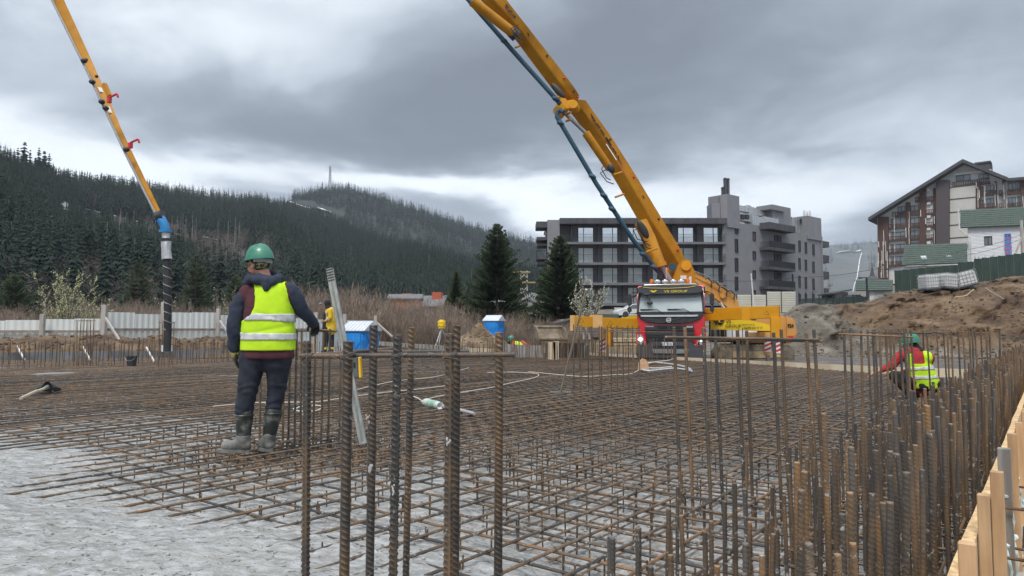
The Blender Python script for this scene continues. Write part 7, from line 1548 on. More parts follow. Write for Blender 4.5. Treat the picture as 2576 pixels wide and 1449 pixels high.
hd_.tube(pts_, .043, 10); cap(hd_, (.02, -.05, 1.52), (.15, -.06, 1.50), .06, .05); cap(hd_, (.10, -.075, 1.50), (.11, -.095, 1.44), .055, .03); cap(hd_, (-.06, -.02, 1.53), (-.10, .0, 1.49), .05, .04)
put('hood', fuse(hd_, .0105, 3, wrinkle(.010, 13, 2)), m_navy, W)
def vcond(c):
    if c.z < .895: return False
    if c.z < 1.13: return True
    e_ = interp([(1.13, -.16), (1.16, -.075), (1.20, -.015), (1.27, .018), (1.35, .020), (1.44, -.002), (1.50, -.03)], c.z)
    if c.y > .09: return c.x > -.02 and c.z < 1.46
    return c.x > e_ and c.x < interp([(1.13, .5), (1.2, .33), (1.3, .295), (1.42, .285), (1.5, .25)], c.z) and c.z < 1.515
shell(torso, .012, vcond, m_lime, 'vest', W); shell(torso, .019, lambda c: vcond(c) and 1.152 < c.z + .01 * c.x < 1.212, m_refl, 'reflective_band', W, .004); shell(torso, .019, lambda c: vcond(c) and .985 < c.z + .02 * c.x < 1.045, m_refl, 'reflective_band', W, .004)
def boot(name, leg, ankle, toe, sole_z=0.0, r=.072):
    leg, ankle, toe = Vector(leg), Vector(ankle), Vector(toe); b_ = MB(); cap(b_, leg, leg.lerp(ankle, .6), r * 1.10, r * .93); cap(b_, leg.lerp(ankle, .6), ankle, r * .93, r * .82)
    heel = ankle + (ankle - toe) * .12; heel.z = .052; cap(b_, heel, Vector((toe.x, toe.y, .045)).lerp(heel, .12), .050, .047, flat=((0, 0, 1), 1.0)); cap(b_, ankle, heel.lerp(toe, .45), .062, .050); o = put(name, fuse(b_, .0105, 3, wrinkle(.003, 12, 4)), m_boot, W)
    shell(o.data, .0015, lambda c: c.z < .135 + .03 * noise.noise(c * 9) and c.z > .004, m_bootg, 'mud_coat', o, .002)
    mb = MB(); d = (Vector((toe.x, toe.y, 0)) - Vector((heel.x, heel.y, 0))); a = math.atan2(d.y, d.x); c = (toe + heel) / 2; L_ = d.length / 2 + .052; pr_ = [(L_ * math.cos(t) * (1 if math.cos(t) > 0 else .98), .050 * math.sin(t) * (1 + .12 * math.cos(t))) for t in np.linspace(0, 2 * PI, 24, endpoint=False)]
    mb.prism([(c.x + x * math.cos(a) - y * math.sin(a), c.y + x * math.sin(a) + y * math.cos(a)) for x, y in pr_], -.012, .018, 'z'); mb.build('sole', m_bootg, o)
    mb = MB(); mb.tube([leg + Vector((r * 1.12 * math.cos(t), r * 1.12 * math.sin(t), -.005)) for t in np.linspace(0, 2 * PI, 20)], .006, 6); mb.build('top_rim', m_boot, o, smooth=True)
boot('boot', (-.095, .0, .325), (-.105, .01, .10), (-.285, .03, .045)); boot('boot', (.14, .06, .335), (.095, .08, .10), (.01, .155, .045))
put('glove', fuse(hand_mb(wk(581, 886, .045), (.02, .12, -1), (.35, .75, .05), (-.5, .8, 0), .32), .0048, 2), m_glov, W); gc = MB(); cap(gc, wk(580, 880, .04), wk(581, 896, .05), .042, .041); put('glove_cuff', fuse(gc, .007, 2, wrinkle(.004, 20)), m_gloy, W)
put('glove', fuse(hand_mb(wk(757, 817, .37), (-.2, .75, -.55), (-.1, -.6, -.75), (-.9, -.1, .2), .85), .0048, 2), m_glov, W)
hh_, Rt = helmet(W, (.0, .015, 1.700), (-.93, .36, 0), m_hat, -.10, .95)
mb = MB()
for k in range(5): a = PI * (.15 + .17 * k); mb.ell(Vector((.0, .015, 1.70)) + Rt @ Vector((.10 * math.cos(a), -.02, .148 * math.sin(a) * .98)), (.014, .020, .006), Rt)
mb.build('vent_rib', m_hat, hh_, smooth=True)
cm = MB(); cc_ = Vector((-.012, .02, 1.655)); cm.ell(cc_ + Rh @ Vector((0, -.018, .035)), (.088, .100, .085), Rh, 20, 12); cm.ell(cc_ + Rh @ Vector((0, -.03, -.005)), (.082, .086, .055), Rh, 20, 12); put('camo_beanie', fuse(cm, .009, 2, wrinkle(.004, 22)), m_camo, W)
mb = MB(); pts_ = [cc_ + Rh @ Vector((.098 * math.cos(t), .108 * math.sin(t) - .018, .032)) for t in np.linspace(PI * 1.05, PI * 1.95, 14)]
for p, q in zip(pts_, pts_[1:]): mb.beam(p, q, .006, .030)
mb.box(cc_ + Rh @ Vector((0, -.130, .025)), (.06, .014, .035), Rh); mb.build('hat_strap', m_grey, hh_)
# ---- crouching worker on the right
KR = 154.0; CR = at_y(2300, 1005, 1760 / KR); CR.z = .02; C_ = thing('person', 'crouching man in green hard hat, red jacket and lime vest among the bars', 'person', CR)
ck = lambda px, py, y=0.0: Vector(((px - 2300) / KR, y, 1.10 - .02 + (HOR - py) / KR))
m_redj = mat('red_jacket', (.30, .018, .022), .85, col2=(.42, .035, .04), scale=10, bump=.3, bscale=60, bdist=.003); m_black = mat('black_cloth', (.018, .019, .022), .9, var=.3, scale=9)
b_ = MB(); Rc = head_mb(b_, ck(2296, 868, .05), (-.95, .25, -.1), .98); cap(b_, ck(2300, 872, .04), ck(2312, 888, .02), .055, .06); cap(b_, ck(2312, 900, .0), ck(2324, 948, -.03), .09, .10); cap(b_, ck(2275, 897, .12), ck(2254, 925, .15), .045, .04); cap(b_, ck(2254, 925, .15), ck(2228, 937, .25), .038, .028); cap(b_, ck(2340, 900), ck(2330, 935, .2), .045, .04); cap(b_, ck(2330, 935, .2), ck(2280, 945, .4), .04, .03)
cap(b_, ck(2318, 962, -.03), ck(2256, 945, .12), .08, .06); cap(b_, ck(2256, 945, .12), ck(2288, 995, .0), .055, .04); cap(b_, ck(2335, 962), ck(2310, 940, .35), .08, .06); cap(b_, ck(2310, 940, .35), ck(2318, 995, .1), .055, .04)
put('body', fuse(b_, .011, 3), m_skin, C_); put('hand', fuse(hand_mb(ck(2229, 937, .25), (-.9, .3, -.35), (.1, -.2, -1), (0, 1, 0), .5), .006, 2), m_skin, C_)
t_ = MB(); cap(t_, ck(2322, 965, -.05), ck(2262, 945, .10), .115, .082); cap(t_, ck(2258, 946, .10), ck(2285, 985, .0), .08, .062); cap(t_, ck(2338, 965, -.03), ck(2312, 942, .33), .115, .08); cap(t_, ck(2312, 942, .33), ck(2318, 985, .1), .08, .06); cap(t_, ck(2318, 968, -.06), ck(2342, 968, -.06), .13, .13); put('trousers', fuse(t_, .014, 4, wrinkle(.009, 9, 3)), m_black, C_)
j_ = MB(); cap(j_, ck(2306, 893, .03), ck(2318, 930, .0), .165, .19, flat=((0, 1, 0), .8)); cap(j_, ck(2318, 930), ck(2328, 965, -.04), .19, .20, flat=((0, 1, 0), .8)); cap(j_, ck(2285, 895, .08), ck(2333, 900, -.04), .105, .10); tor2 = fuse(j_, .0135, 6, wrinkle(.007, 8, 6)); put('jacket', tor2, m_redj, C_)
s_ = MB(); cap(s_, ck(2280, 896, .12), ck(2256, 922, .15), .085, .07); cap(s_, ck(2256, 922, .15), ck(2240, 931, .2), .068, .05); put('sleeve', fuse(s_, .012, 3, wrinkle(.009, 10, 8)), m_redj, C_); s_ = MB(); cap(s_, ck(2337, 901, -.02), ck(2338, 935, .15), .095, .07); cap(s_, ck(2338, 935, .15), ck(2290, 945, .38), .065, .05); put('sleeve', fuse(s_, .012, 3), m_redj, C_)
def vc2(c):
    z = c.z; x = c.x
    if z < ck(0, 975).z: return False
    return (z < ck(0, 915).z) or (ck(2318, 0).x < x < ck(2336, 0).x and z < ck(0, 884).z) or (abs(x - ck(2288, 0).x) < .03 and z < ck(0, 890).z and c.y < .1)
shell(tor2, .013, vc2, m_lime, 'vest', C_); 
for y0, y1 in ((922, 930), (944, 952)): shell(tor2, .020, lambda c: vc2(c) and ck(0, y1).z < c.z - .05 * c.x < ck(0, y0).z, m_refl, 'reflective_band', C_, .004)
ho_, _ = helmet(C_, ck(2300, 861, .05), (-.95, .25, 0), m_hat, -.12, .98); cm = MB(); cm.ell(ck(2300, 866, .05), (.098, .09, .09), None, 16, 10); cap(cm, ck(2303, 868, .04), ck(2314, 886, .02), .078, .10); put('balaclava', fuse(cm, .01, 2), m_black, C_)
for a, c, d in ((ck(2285, 985), ck(2288, 998), ck(2262, 1000, .06)), (ck(2318, 985, .1), ck(2318, 998, .1), ck(2300, 1000, .2))):
    q = MB(); cap(q, a, c, .062, .06); cap(q, c, d, .055, .045); put('boot', fuse(q, .012, 2), m_boot, C_)
# ---- worker in the yellow jacket far left
KY = 66.0; YY = 1760 / KY; YF = at_y(826, 886, YY); Yp_ = thing('person', 'man in a yellow jacket and black hood standing sideways beyond the near column cage', 'person', YF); zf = YF.z
yk = lambda px, py, y=0.0: Vector(((px - 826) / KY, y, EYE + (HOR - py) / KY - zf))
m_yj = mat('yellow_jacket', (.62, .40, .02), .8, col2=(.72, .48, .04), scale=8, bump=.3, bscale=40, bdist=.004)
b_ = MB(); head_mb(b_, yk(819, 764), (-1, .1, -.15), .98); cap(b_, yk(821, 768), yk(826, 776), .055, .06); cap(b_, yk(827, 782), yk(829, 826), .13, .12); cap(b_, yk(830, 782, -.15), yk(832, 800, -.2), .05, .04); cap(b_, yk(832, 800, -.2), yk(818, 808, -.1), .04, .03); cap(b_, yk(828, 782, .15), yk(822, 800, .2), .05, .04); cap(b_, yk(822, 800, .2), yk(812, 820, .1), .04, .03); cap(b_, yk(822, 830, -.06), yk(820, 880, -.06), .08, .05); cap(b_, yk(833, 830, .06), yk(834, 880, .06), .08, .05); cap(b_, yk(820, 882, -.06), yk(812, 884, -.06), .045, .035); cap(b_, yk(834, 882, .06), yk(826, 884, .06), .045, .035); put('body', fuse(b_, .012, 3), m_skin, Yp_)
t_ = MB(); cap(t_, yk(823, 828, -.06), yk(820, 875, -.06), .11, .075); cap(t_, yk(832, 828, .06), yk(834, 875, .06), .11, .075); put('trousers', fuse(t_, .014, 3), m_black, Yp_)
for x, y in ((820, -.06), (834, .06)): mb = MB(); mb.tube([yk(x, 873, y), yk(x, 878, y)], .085, 12); mb.build('ankle_band', m_yj, Yp_)
t_ = MB(); cap(t_, yk(820, 882, -.06), yk(812, 884, -.06), .06, .05); cap(t_, yk(834, 882, .06), yk(826, 884, .06), .06, .05); put('boots', fuse(t_, .012, 2), m_black, Yp_)
j_ = MB(); cap(j_, yk(829, 784), yk(832, 830), .19, .20, flat=((0, 1, 0), .9)); put('jacket', fuse(j_, .013, 5, wrinkle(.009, 8)), m_yj, Yp_); j_ = MB(); cap(j_, yk(818, 790, -.03), yk(817, 825, -.03), .09, .10); put('dark_front', fuse(j_, .014, 3), m_black, Yp_)
s_ = MB(); cap(s_, yk(831, 781, -.17), yk(833, 800, -.22), .085, .07); cap(s_, yk(833, 800, -.22), yk(822, 807, -.15), .068, .055); slv = fuse(s_, .012, 3); put('sleeve', slv, m_yj, Yp_); mb = MB(); mb.tube([yk(830, 802, -.23), yk(826, 804, -.20)], .075, 12); mb.build('reflective_band', m_refl, Yp_); mb = MB(); mb.tube([yk(824, 785, -.2), yk(823, 789, -.2)], .04, 8); mb.build('shoulder_patch', m_refl, Yp_)
put('hand', fuse(hand_mb(yk(819, 808, -.13), (-1, .1, -.1), (0, .2, -1), (0, -.4, 1), .7), .006, 2), m_skin, Yp_); h_ = MB(); h_.ell(yk(822, 763), (.13, .12, .145), None, 16, 10); cap(h_, yk(823, 770), yk(826, 778), .11, .13); put('hood', fuse(h_, .012, 3), m_black, Yp_); mb = MB(); mb.beam(yk(808, 762), yk(802, 764), .16, .015); mb.build('cap_peak', m_wpl, Yp_)
put('glove', fuse(hand_mb(yk(812, 822, .1), (-.5, .1, -.9), (-.7, 0, .3), (0, 1, 0), .6), .006, 2), m_navy, Yp_)
pf = MB(); pf.bb(-.9, 1.1, -.35, .45, -.06, -.01); 
for x in (-.8, 1.0): pf.bb(x - .06, x + .06, -.3, .4, -.75, -.06)
o = pf.build('timber_step', m_post, None, label='low timber step under the worker in the yellow jacket', cat='step', loc=YF)
# ---- bending worker by the lift pit
KB = 60.0; BF = at_y(1308, 900, 1760 / KB); BF.z = -.35; Bp = thing('person', 'man bending over behind the lift pit box, green hard hat and lime vest', 'person', BF); zb2 = BF.z
bk2 = lambda px, py, y=0.0: Vector(((px - 1308) / KB, y, EYE + (HOR - py) / KB - zb2))
b_ = MB(); head_mb(b_, bk2(1284, 857, -.1), (-.7, -.2, -.6), .98); cap(b_, bk2(1288, 860, -.08), bk2(1293, 864), .055, .06); cap(b_, bk2(1295, 866), bk2(1316, 872, .1), .14, .13); cap(b_, bk2(1312, 880, .05), (.05, .1, .5), .09, .06); cap(b_, (.05, .1, .5), (.08, .1, .06), .055, .045); cap(b_, bk2(1322, 880, .15), (.2, .2, .5), .09, .06); cap(b_, (.2, .2, .5), (.22, .2, .06), .055, .045); cap(b_, bk2(1292, 866, -.1), bk2(1290, 882, -.2), .045, .04); cap(b_, bk2(1318, 862, .1), bk2(1329, 869, -.05), .05, .04); put('body', fuse(b_, .013, 3), m_skin, Bp)
t_ = MB(); cap(t_, bk2(1312, 882, .05), (.05, .1, .5), .13, .09); cap(t_, (.05, .1, .5), (.08, .1, .1), .085, .07); cap(t_, bk2(1322, 882, .15), (.2, .2, .5), .13, .09); cap(t_, (.2, .2, .5), (.22, .2, .1), .085, .07); put('trousers', fuse(t_, .015, 3), m_black, Bp); t_ = MB(); cap(t_, (.08, .08, .05), (-.08, .0, .04), .05, .045); cap(t_, (.22, .2, .05), (.05, .12, .04), .05, .045); put('boots', fuse(t_, .013, 2), m_black, Bp)
j_ = MB(); cap(j_, bk2(1298, 870), bk2(1316, 876, .1), .20, .22); tor3 = fuse(j_, .014, 4, wrinkle(.008, 8)); put('jacket', tor3, m_redj, Bp); shell(tor3, .014, lambda c: c.x > bk2(1294, 0).x and c.x < bk2(1324, 0).x, m_lime, 'vest', Bp)
m_cor = mat('coral_sleeve', (.55, .09, .08), .85, var=.15, scale=8); s_ = MB(); cap(s_, bk2(1292, 862, -.12), bk2(1288, 878, -.2), .085, .06); put('sleeve', fuse(s_, .013, 2), m_cor, Bp); s_ = MB(); cap(s_, bk2(1314, 861, .0), bk2(1329, 869, -.1), .08, .06); put('sleeve', fuse(s_, .013, 2), m_cor, Bp); helmet(Bp, bk2(1286, 853, -.1), (-.7, -.1, 0), m_hat, -.5, 1.0); h_ = MB(); h_.ell(bk2(1284, 860, -.1), (.10, .09, .10)); put('hood', fuse(h_, .014, 2), m_black, Bp)
# ================================================================ tools and small things on the slab
m_alu = mat('aluminium_profile', (.20, .21, .20), .45, col2=(.34, .35, .33), metal=.3, scale=12, stretch=(3, 3, .4)); m_hand = mat('ash_handle', (.42, .35, .25), .7, col2=(.56, .48, .36), scale=5, stretch=(5, 5, .5)); m_cab_ = mat('white_cable', (.58, .53, .45), .6, var=.1, scale=10)
# long aluminium straightedge leaning, with a level clipped on
a, b_ = at_y(829, 676, 6.95), at_y(914, 1118, 6.6); T = thing('straightedge', 'long grey aluminium straightedge leaning against the cage behind the worker', 'straightedge', b_)
mb = MB(); mb.beam((0, 0, 0), a - b_, .072, .032, (0, 1, 0)); bevel(mb.build('profile', m_alu, T), .004, 2); mb = MB()
d = (a - b_).normalized(); L_ = (a - b_).length
for k in range(5): mb.beam(d * (L_ - .01 - k * .028), d * (L_ - .022 - k * .028), .070 - .002 * k, .040, (0, 1, 0))
mb.build('taped_end', m_blk, T); mb = MB(); mb.beam(d * .03, d * (L_ * .97), .02, .036, (0, 1, 0)); mb.build('groove', mat('groove_grey', (.17, .18, .17), .5), T)
c = at_y(897, 925, 2.16); T = thing('laser_receiver', 'yellow and grey laser receiver clipped to a foreground column bar', 'laser receiver', c); mb = MB(); mb.box((0, 0, 0), (.018, .024, .062), Matrix.Rotation(-.06, 3, 'Y')); bevel(mb.build('case', mat('level_grey', (.09, .10, .10), .5), T), .003, 2); mb = MB(); mb.box((.0115, 0, .001), (.007, .026, .064), Matrix.Rotation(-.06, 3, 'Y')); bevel(mb.build('yellow_side', mat('level_yellow', (.72, .43, .02), .45), T), .002, 1); mb = MB(); mb.bb(-.007, -.001, -.0135, -.012, .0, .016); mb.build('display', m_txt, T)
# rake
a, b_ = at_y(1475, 728, 10.6), on_z(1411, 988, .02); T = thing('rake', 'long-handled steel rake leaning against the cage left of the truck', 'rake', b_); mb = MB(); mb.tube([(0, 0, .01), a - b_], [.017, .019], 8); mb.build('handle', m_hand, T, smooth=True); mb = MB(); mb.bb(-.19, .17, -.015, .015, -.0, .03); mb.build('head', m_alu, T); mb = MB()
for k in range(13): mb.tube([(-.18 + k * .028, 0, 0), (-.18 + k * .028, -.02, -.06)], .006, 4)
mb.build('tine', m_alu, T)
# shovel lying on the mat
a, b_ = on_z(52, 1012, .03), on_z(118, 986, .05); T = thing('shovel', 'shovel with a pale handle and black blade lying on the mat at far left', 'shovel', b_); h = a - b_; h.z = 0.04; mb = MB(); mb.tube([Vector((0, 0, .07)), h * .5 + Vector((0, 0, .05)), h * 1.0], .024, 8); mb.build('handle', m_hand, T, smooth=True); hd2 = -h.normalized(); sd2 = Vector((-hd2.y, hd2.x, 0)); mb = MB(); vs = []; fs = []
for i in range(9):
    t = i / 8; w = .17 * (1 if t < .55 else math.cos((t - .55) / .45 * PI / 2 * .95)) * (min(1, .5 + t * 3))
    for j in range(7): s = -1 + j / 3; vs.append(Vector((0, 0, .10)) + hd2 * (t * .42) + sd2 * (s * w) + Vector((0, 0, .10 * (1 - s * s) * (1 - t * .7) - .10 * t - .02)))
for i in range(8):
    for j in range(6): fs.append((i * 7 + j, i * 7 + j + 1, i * 7 + j + 8, i * 7 + j + 7))
k = len(vs); vs += [v - Vector((0, 0, .006)) for v in vs]; fs += [tuple(q + k for q in reversed(f)) for f in fs]; mb.add(vs, fs); mb.build('blade', m_blk, T, smooth=True); mb = MB(); mb.tube([Vector((0, 0, .07)) + h * .14, Vector((0, 0, .09)) + hd2 * .1], [.026, .034], 10); mb.build('socket', m_alu, T, smooth=True)
q = on_z(331, 920, 0.02); T = thing('bucket', 'small black bucket standing on the mat near the far left starter bars', 'bucket', q); mb = MB(); mb.lathe([(.125, 0), (.15, .27), (.158, .27), (.158, .29), (.14, .29), (.12, .02)], (0, 0, 0), 20); mb.build('pail', m_blk, T, smooth=True); mb = MB(); mb.tube([(.155 * math.cos(t), -.16 * math.sin(t) * .3 - .1, .27 - .12 * math.sin(t)) for t in np.linspace(0, PI, 12)], .005, 5); mb.build('bail', m_alu, T)
# concrete vibrator with its grey hose
q = on_z(1100, 1016, .05); T = thing('concrete_vibrator', 'white and green concrete vibrator lying on the mat behind the foreground column', 'vibrator', q); P2 = lambda x, y, z=.04: on_z(x, y, z) - q
mb = MB(); mb.tube([P2(1065, 1011, .05), P2(1072, 1012, .06), P2(1108, 1021, .06), P2(1112, 1022, .05)], [.03, .058, .052, .03], 12); mb.build('motor', mat('vib_white', (.55, .60, .56), .5, var=.06), T, smooth=True); mb = MB(); mb.tube([P2(1082, 1015, .06), P2(1100, 1019, .06)], .0595, 12); mb.build('green_label', mat('vib_green', (.30, .46, .36), .5), T, smooth=True); mb = MB(); mb.tube([P2(1112, 1022, .05), P2(1150, 1030, .035), P2(1194, 1041, .03)], [.022, .024, .022], 10); mb.build('poker_hose', mat('hose_grey', (.34, .34, .36), .5, var=.08), T, smooth=True)
mb = MB(); mb.tube([P2(1065, 1011, .05), P2(1052, 1002, .1), P2(1040, 997, .12), P2(1028, 997, .05)], .008, 6); mb.build('power_lead', m_cab_, T, smooth=True)
def cable(label, pts, r=.008, z=.035, m=None, name='cable'):
    P = [on_z(x, y, z) for x, y in pts]; o = P[0].copy(); D = []
    for i in range(len(P) - 1):
        p0, p1, p2, p3 = P[max(i - 1, 0)], P[i], P[i + 1], P[min(i + 2, len(P) - 1)]
        for k in range(6): t = k / 6; D.append(.5 * ((2 * p1) + (p2 - p0) * t + (2 * p0 - 5 * p1 + 4 * p2 - p3) * t * t + (3 * p1 - p0 - 3 * p2 + p3) * t ** 3) - o)
    D.append(P[-1] - o); mb = MB(); mb.tube(D, r, 6); return mb.build(name, m or m_cab_, None, smooth=True, label=label, cat=name.replace('_', ' '), loc=o)
cable('white cable running over the mat from behind the worker to the vibrator', [(536, 1022), (580, 1018), (640, 1013), (720, 1012), (800, 1010), (870, 1000), (960, 988), (1060, 978), (1140, 968)])
cable('white cable looping over the mat in the middle, ending in a hairpin', [(1060, 1010), (1090, 1000), (1130, 992), (1180, 984), (1240, 974), (1300, 960), (1345, 950), (1355, 942), (1330, 938), (1280, 936), (1225, 937)], .009)
cable('thin white cable crossing behind the rake towards the wooden block', [(1330, 935), (1400, 942), (1470, 947), (1540, 943), (1590, 939), (1620, 922)], .010)
cable('short loop of white cable lying by the boots of the standing worker', [(742, 1030), (760, 1022), (800, 1020), (810, 1026), (790, 1034), (750, 1034), (738, 1028)], .010)
cable('thin pale cable further back on the mat behind the front column', [(880, 985), (940, 970), (1000, 958), (1080, 950), (1120, 942), (1180, 925)], .009)
cable('coil of grey hose lying in front of the truck bumper', [(1740, 933), (1700, 927), (1660, 930), (1630, 933), (1612, 927), (1614, 917), (1640, 912), (1680, 915), (1720, 922), (1738, 930)], .030, .05, mat('coil_grey', (.46, .47, .48), .5), 'hose'); cable('second turn of the grey hose coil beside the wooden block', [(1690, 922), (1650, 926), (1618, 924), (1616, 918), (1650, 910), (1688, 905), (1700, 893)], .018, .08, m_cab_, 'hose')
q = on_z(1618, 932, .02); loose('wooden_block', 'orange-stained wooden block standing on the mat before the truck', 'block', [lambda mb: mb.prism([(-.14, 0), (.14, 0), (.13, .2), (.05, .30), (-.02, .32), (-.12, .2)], -.06, .06)], q, mat('stained_block', (.50, .28, .14), .8, col2=(.62, .42, .27), scale=10))
q = on_z(1030, 1008, .05); loose('black_switch', 'small black switch box lying beside the white vibrator', 'switch box', [lambda mb: mb.box((0, 0, .03), (.12, .10, .07), Matrix.Rotation(.4, 3, 'Z')), lambda mb: mb.box((.06, .0, .07), (.05, .05, .04))], q, m_blk)
for i, (x, y, w_) in enumerate(((-8, 888, 1), (158, 890, 1), (318, 892, 1))): 
    a, b_ = at_y(x + 50, y - 28 + 10, 23.6), at_y(x + 70, y + 18, 22.8); o = MB(); o.beam((0, 0, 0), b_ - a, .04, .05); ob = o.build('prop', m_slat, None, label=('pale slanting prop against the grey shuttering at the far left edge', 'pale slanting prop left of the small far column cage', 'pale slanting prop right of the small far column cage')[i], cat='prop', loc=a, group='props on the left shuttering')
# ---- toilets
m_tblu = mat('toilet_blue', (.012, .19, .58), .4, col2=(.02, .26, .68), scale=2, bump=.3, bscale=4, bdist=.03); m_trf = mat('toilet_roof', (.60, .63, .68), .4, var=.05, scale=2)
def toilet(label, px, pyt, Y, rot, s=1.0):
    c = at_y(px, pyt, Y); zg = c.z - 2.36 * s; T = thing('portable_toilet', label, 'portable toilet', (c.x, c.y, zg), rot, 'portable toilets', (s, s, s)); mb = MB(); mb.bb(-.56, .56, -.56, .56, 0, 2.0); bevel(mb.build('cabin', m_tblu, T), .04, 2)
    mb = MB(); mb.add([(x * w, y * (w if z < 2.2 else .04), z) for w, z in ((.64, 1.93), (.65, 1.98), (.62, 2.36)) for x, y in ((-1, -1), (1, -1), (1, 1), (-1, 1))], [(3, 2, 1, 0), (8, 9, 10, 11)] + [(i * 4 + j, i * 4 + (j + 1) % 4, i * 4 + 4 + (j + 1) % 4, i * 4 + 4 + j) for i in (0, 1) for j in range(4)]); ro = mb.build('roof', m_trf, T); bevel(ro, .02, 1)
    for k in range(7): mb = MB(); x = -.54 + k * .18; mb.beam((x, -.05, 2.36), (x, -.64, 2.0), .03, .03); mb.build('roof_rib', m_trf, T)
    mb = MB(); mb.bb(-.42, .42, -.60, -.57, .1, 1.85); bevel(mb.build('door', m_tblu, T), .01, 1)
    for k in range(3): mb = MB(); mb.tube([(-.4 + k * .3, -.605, 1.2), (-.2 + k * .3, -.61, 1.5), (-.3 + k * .3, -.605, 1.75)], .02, 5); mb.build('relief', m_tblu, T); mb = MB(); mb.tube([(.575, -.4 + k * .3, 1.1), (.58, -.2 + k * .3, 1.45), (.575, -.3 + k * .3, 1.75)], .02, 5); mb.build('relief', m_tblu, T)
toilet('blue portable toilet with a white roof beside the pale fence end', 908, 808, 31, -.42, 1.05); toilet('blue portable toilet half hidden behind the brown soil heap', 1243, 793, 50, -.42, 1.0)
# ---- survey tripod
q = at_y(1105, 872, 41); T = thing('survey_tripod', 'aluminium survey tripod carrying a yellow rotating laser on the far slab edge', 'tripod', q); top = at_y(1111, 826, 41) - q; m_trip = mat('tripod_alu', (.55, .56, .57), .4, metal=.3)
for x, y in ((1094, 875), (1102, 876), (1127, 862)): p = at_y(x, y, 41 + (x - 1105) * .02) - q; mb = MB(); mb.tube([top, p], .035, 6); mb.build('leg', m_trip, T)
mb = MB(); mb.lathe([(.2, 0), (.2, .08), (.24, .12), (.24, .40), (.17, .46), (.12, .46), (.12, .52)], top, 10); mb.build('laser', mat('laser_yellow', (.75, .50, .02), .4), T)
# ---- IBC tanks on top of the bank
m_ibc = mat('ibc_white', (.50, .51, .50), .5, col2=(.60, .61, .60), scale=2); m_cage = mat('cage_tube', (.30, .30, .31), .4, metal=.5)
for i, (x0, x1, yb, rot, tilt, lab) in enumerate(((2316, 2358, 766 - 40, .1, .06, 'white caged liquid tank on the bank, leftmost of the three'), (2360, 2404, 724, .25, -.05, 'white caged liquid tank on the bank, middle one of the three'), (2405, 2458, 718, -.3, .24, 'white caged liquid tank on the bank tipped on its edge, rightmost of the three'))):
    c = at_y((x0 + x1) / 2, yb + 2, 48); w = (x1 - x0) / FPX * 48 * .86; T = thing('caged_tank', lab, 'liquid tank', c, rot, 'caged liquid tanks', (1.05, 1, 1.12)); R = Matrix.Rotation(-tilt, 3, 'Y'); mb = MB(); mb.box(R @ Vector((0, 0, .46)), (w * .94, .95, .86), R); bevel(mb.build('bottle', m_ibc, T), .08, 3)
    mb = MB()
    for k in range(7): x = -w / 2 + w * k / 6; mb.tube([R @ Vector((x, -.5, .02)), R @ Vector((x, -.5, .92)), R @ Vector((x, .5, .92))], .012, 4)
    for k in range(5): z = .05 + .87 * k / 4; mb.tube([R @ Vector((p_[0], p_[1], z)) for p_ in ((-w / 2, .5), (-w / 2, -.5), (w / 2, -.5), (w / 2, .5))], .012, 4)
    for k in range(4): mb.tube([R @ Vector((-w / 2, -.5 + k * .33, .92)), R @ Vector((w / 2, -.5 + k * .33, .92))], .012, 4)
    mb.build('cage', m_cage, T); mb = MB(); mb.box(R @ Vector((0, 0, -.02)), (w, 1.0, .08), R); mb.build('pallet', m_blk, T)
for i, pts in enumerate((((2402, 748), (2430, 744), (2450, 728)), ((2478, 724), (2500, 738), (2525, 752)))):
    P = [at_y(x, y, 43.6) for x, y in pts]; mb = MB(); mb.tube([p - P[0] for p in P], .03, 5); mb.build('dead_branch', m_hand, None, label=('pale dead branch sticking out of the soil bank below the tanks', 'pale dead branch on the soil bank, right of the tipped tank')[i], cat='branch', loc=P[0])
# ---- soil: berm on the left and heap in the middle
def heap(name, fn, nx, ny, m): 
    G_ = np.zeros((nx, ny, 3))
    for i in range(nx):
        for j in range(ny): G_[i, j] = fn(i / (nx - 1), j / (ny - 1))
    return link(name, grid_mesh(name, G_, m), kind='structure' if name == 'soil_berm' else None)
bt_ = [(-60, 852), (60, 851), (110, 850), (130, 846), (200, 850), (250, 846), (300, 847), (340, 852), (420, 852), (560, 854), (700, 856), (780, 868)]
def berm(u, v):
    p = lerp(-80, 790, u); Y = lerp(25.4, 31.5, v) + lerp(0, 3.5, u); zt = EYE + (HOR - interp(bt_, p)) / FPX * (28 + u * 3); k = math.sin(PI * min(1, v * 1.1)) ** .7 if v < .9 else 0.0
    x = (p - CX) / FPX * Y; z = lerp(-.6, zt, k) + k * (.16 * fnoise(x * .9, Y * .9, 1, 5) + .10 * abs(fnoise(x * 2.7, Y * 2.7, 3, 4))); return (x, Y, z)
m_berm = mat('berm_soil', (.060, .036, .022), .95, col2=(.19, .125, .07), scale=1.1, bump=1, bscale=5, detail=10, bdist=.12); heap('soil_berm', berm, 220, 26, m_berm)
def mound(u, v):
    c = at_y(1205, 830, 44); a = u * 2 * PI; r_ = v * 2.6; x, y = c.x + r_ * 1.25 * math.cos(a), c.y + r_ * .8 * math.sin(a); k = (1 - v) ** 1.1; z = -.7 + 2.15 * k + k * .25 * fnoise(x * 1.2, y * 1.2, 1, 5) + .12 * abs(fnoise(x * 3, y * 3, 2, 4)) * (1 if v < .97 else 0); return (x, y, z)
o = heap('soil_heap', mound, 90, 40, mat('heap_soil', (.10, .068, .040), .95, col2=(.27, .20, .13), scale=1.3, bump=1, bscale=6, detail=10, bdist=.1)); o['label'] = 'heap of brown soil in front of the farther blue toilet'; o['category'] = 'soil heap'
pts = []
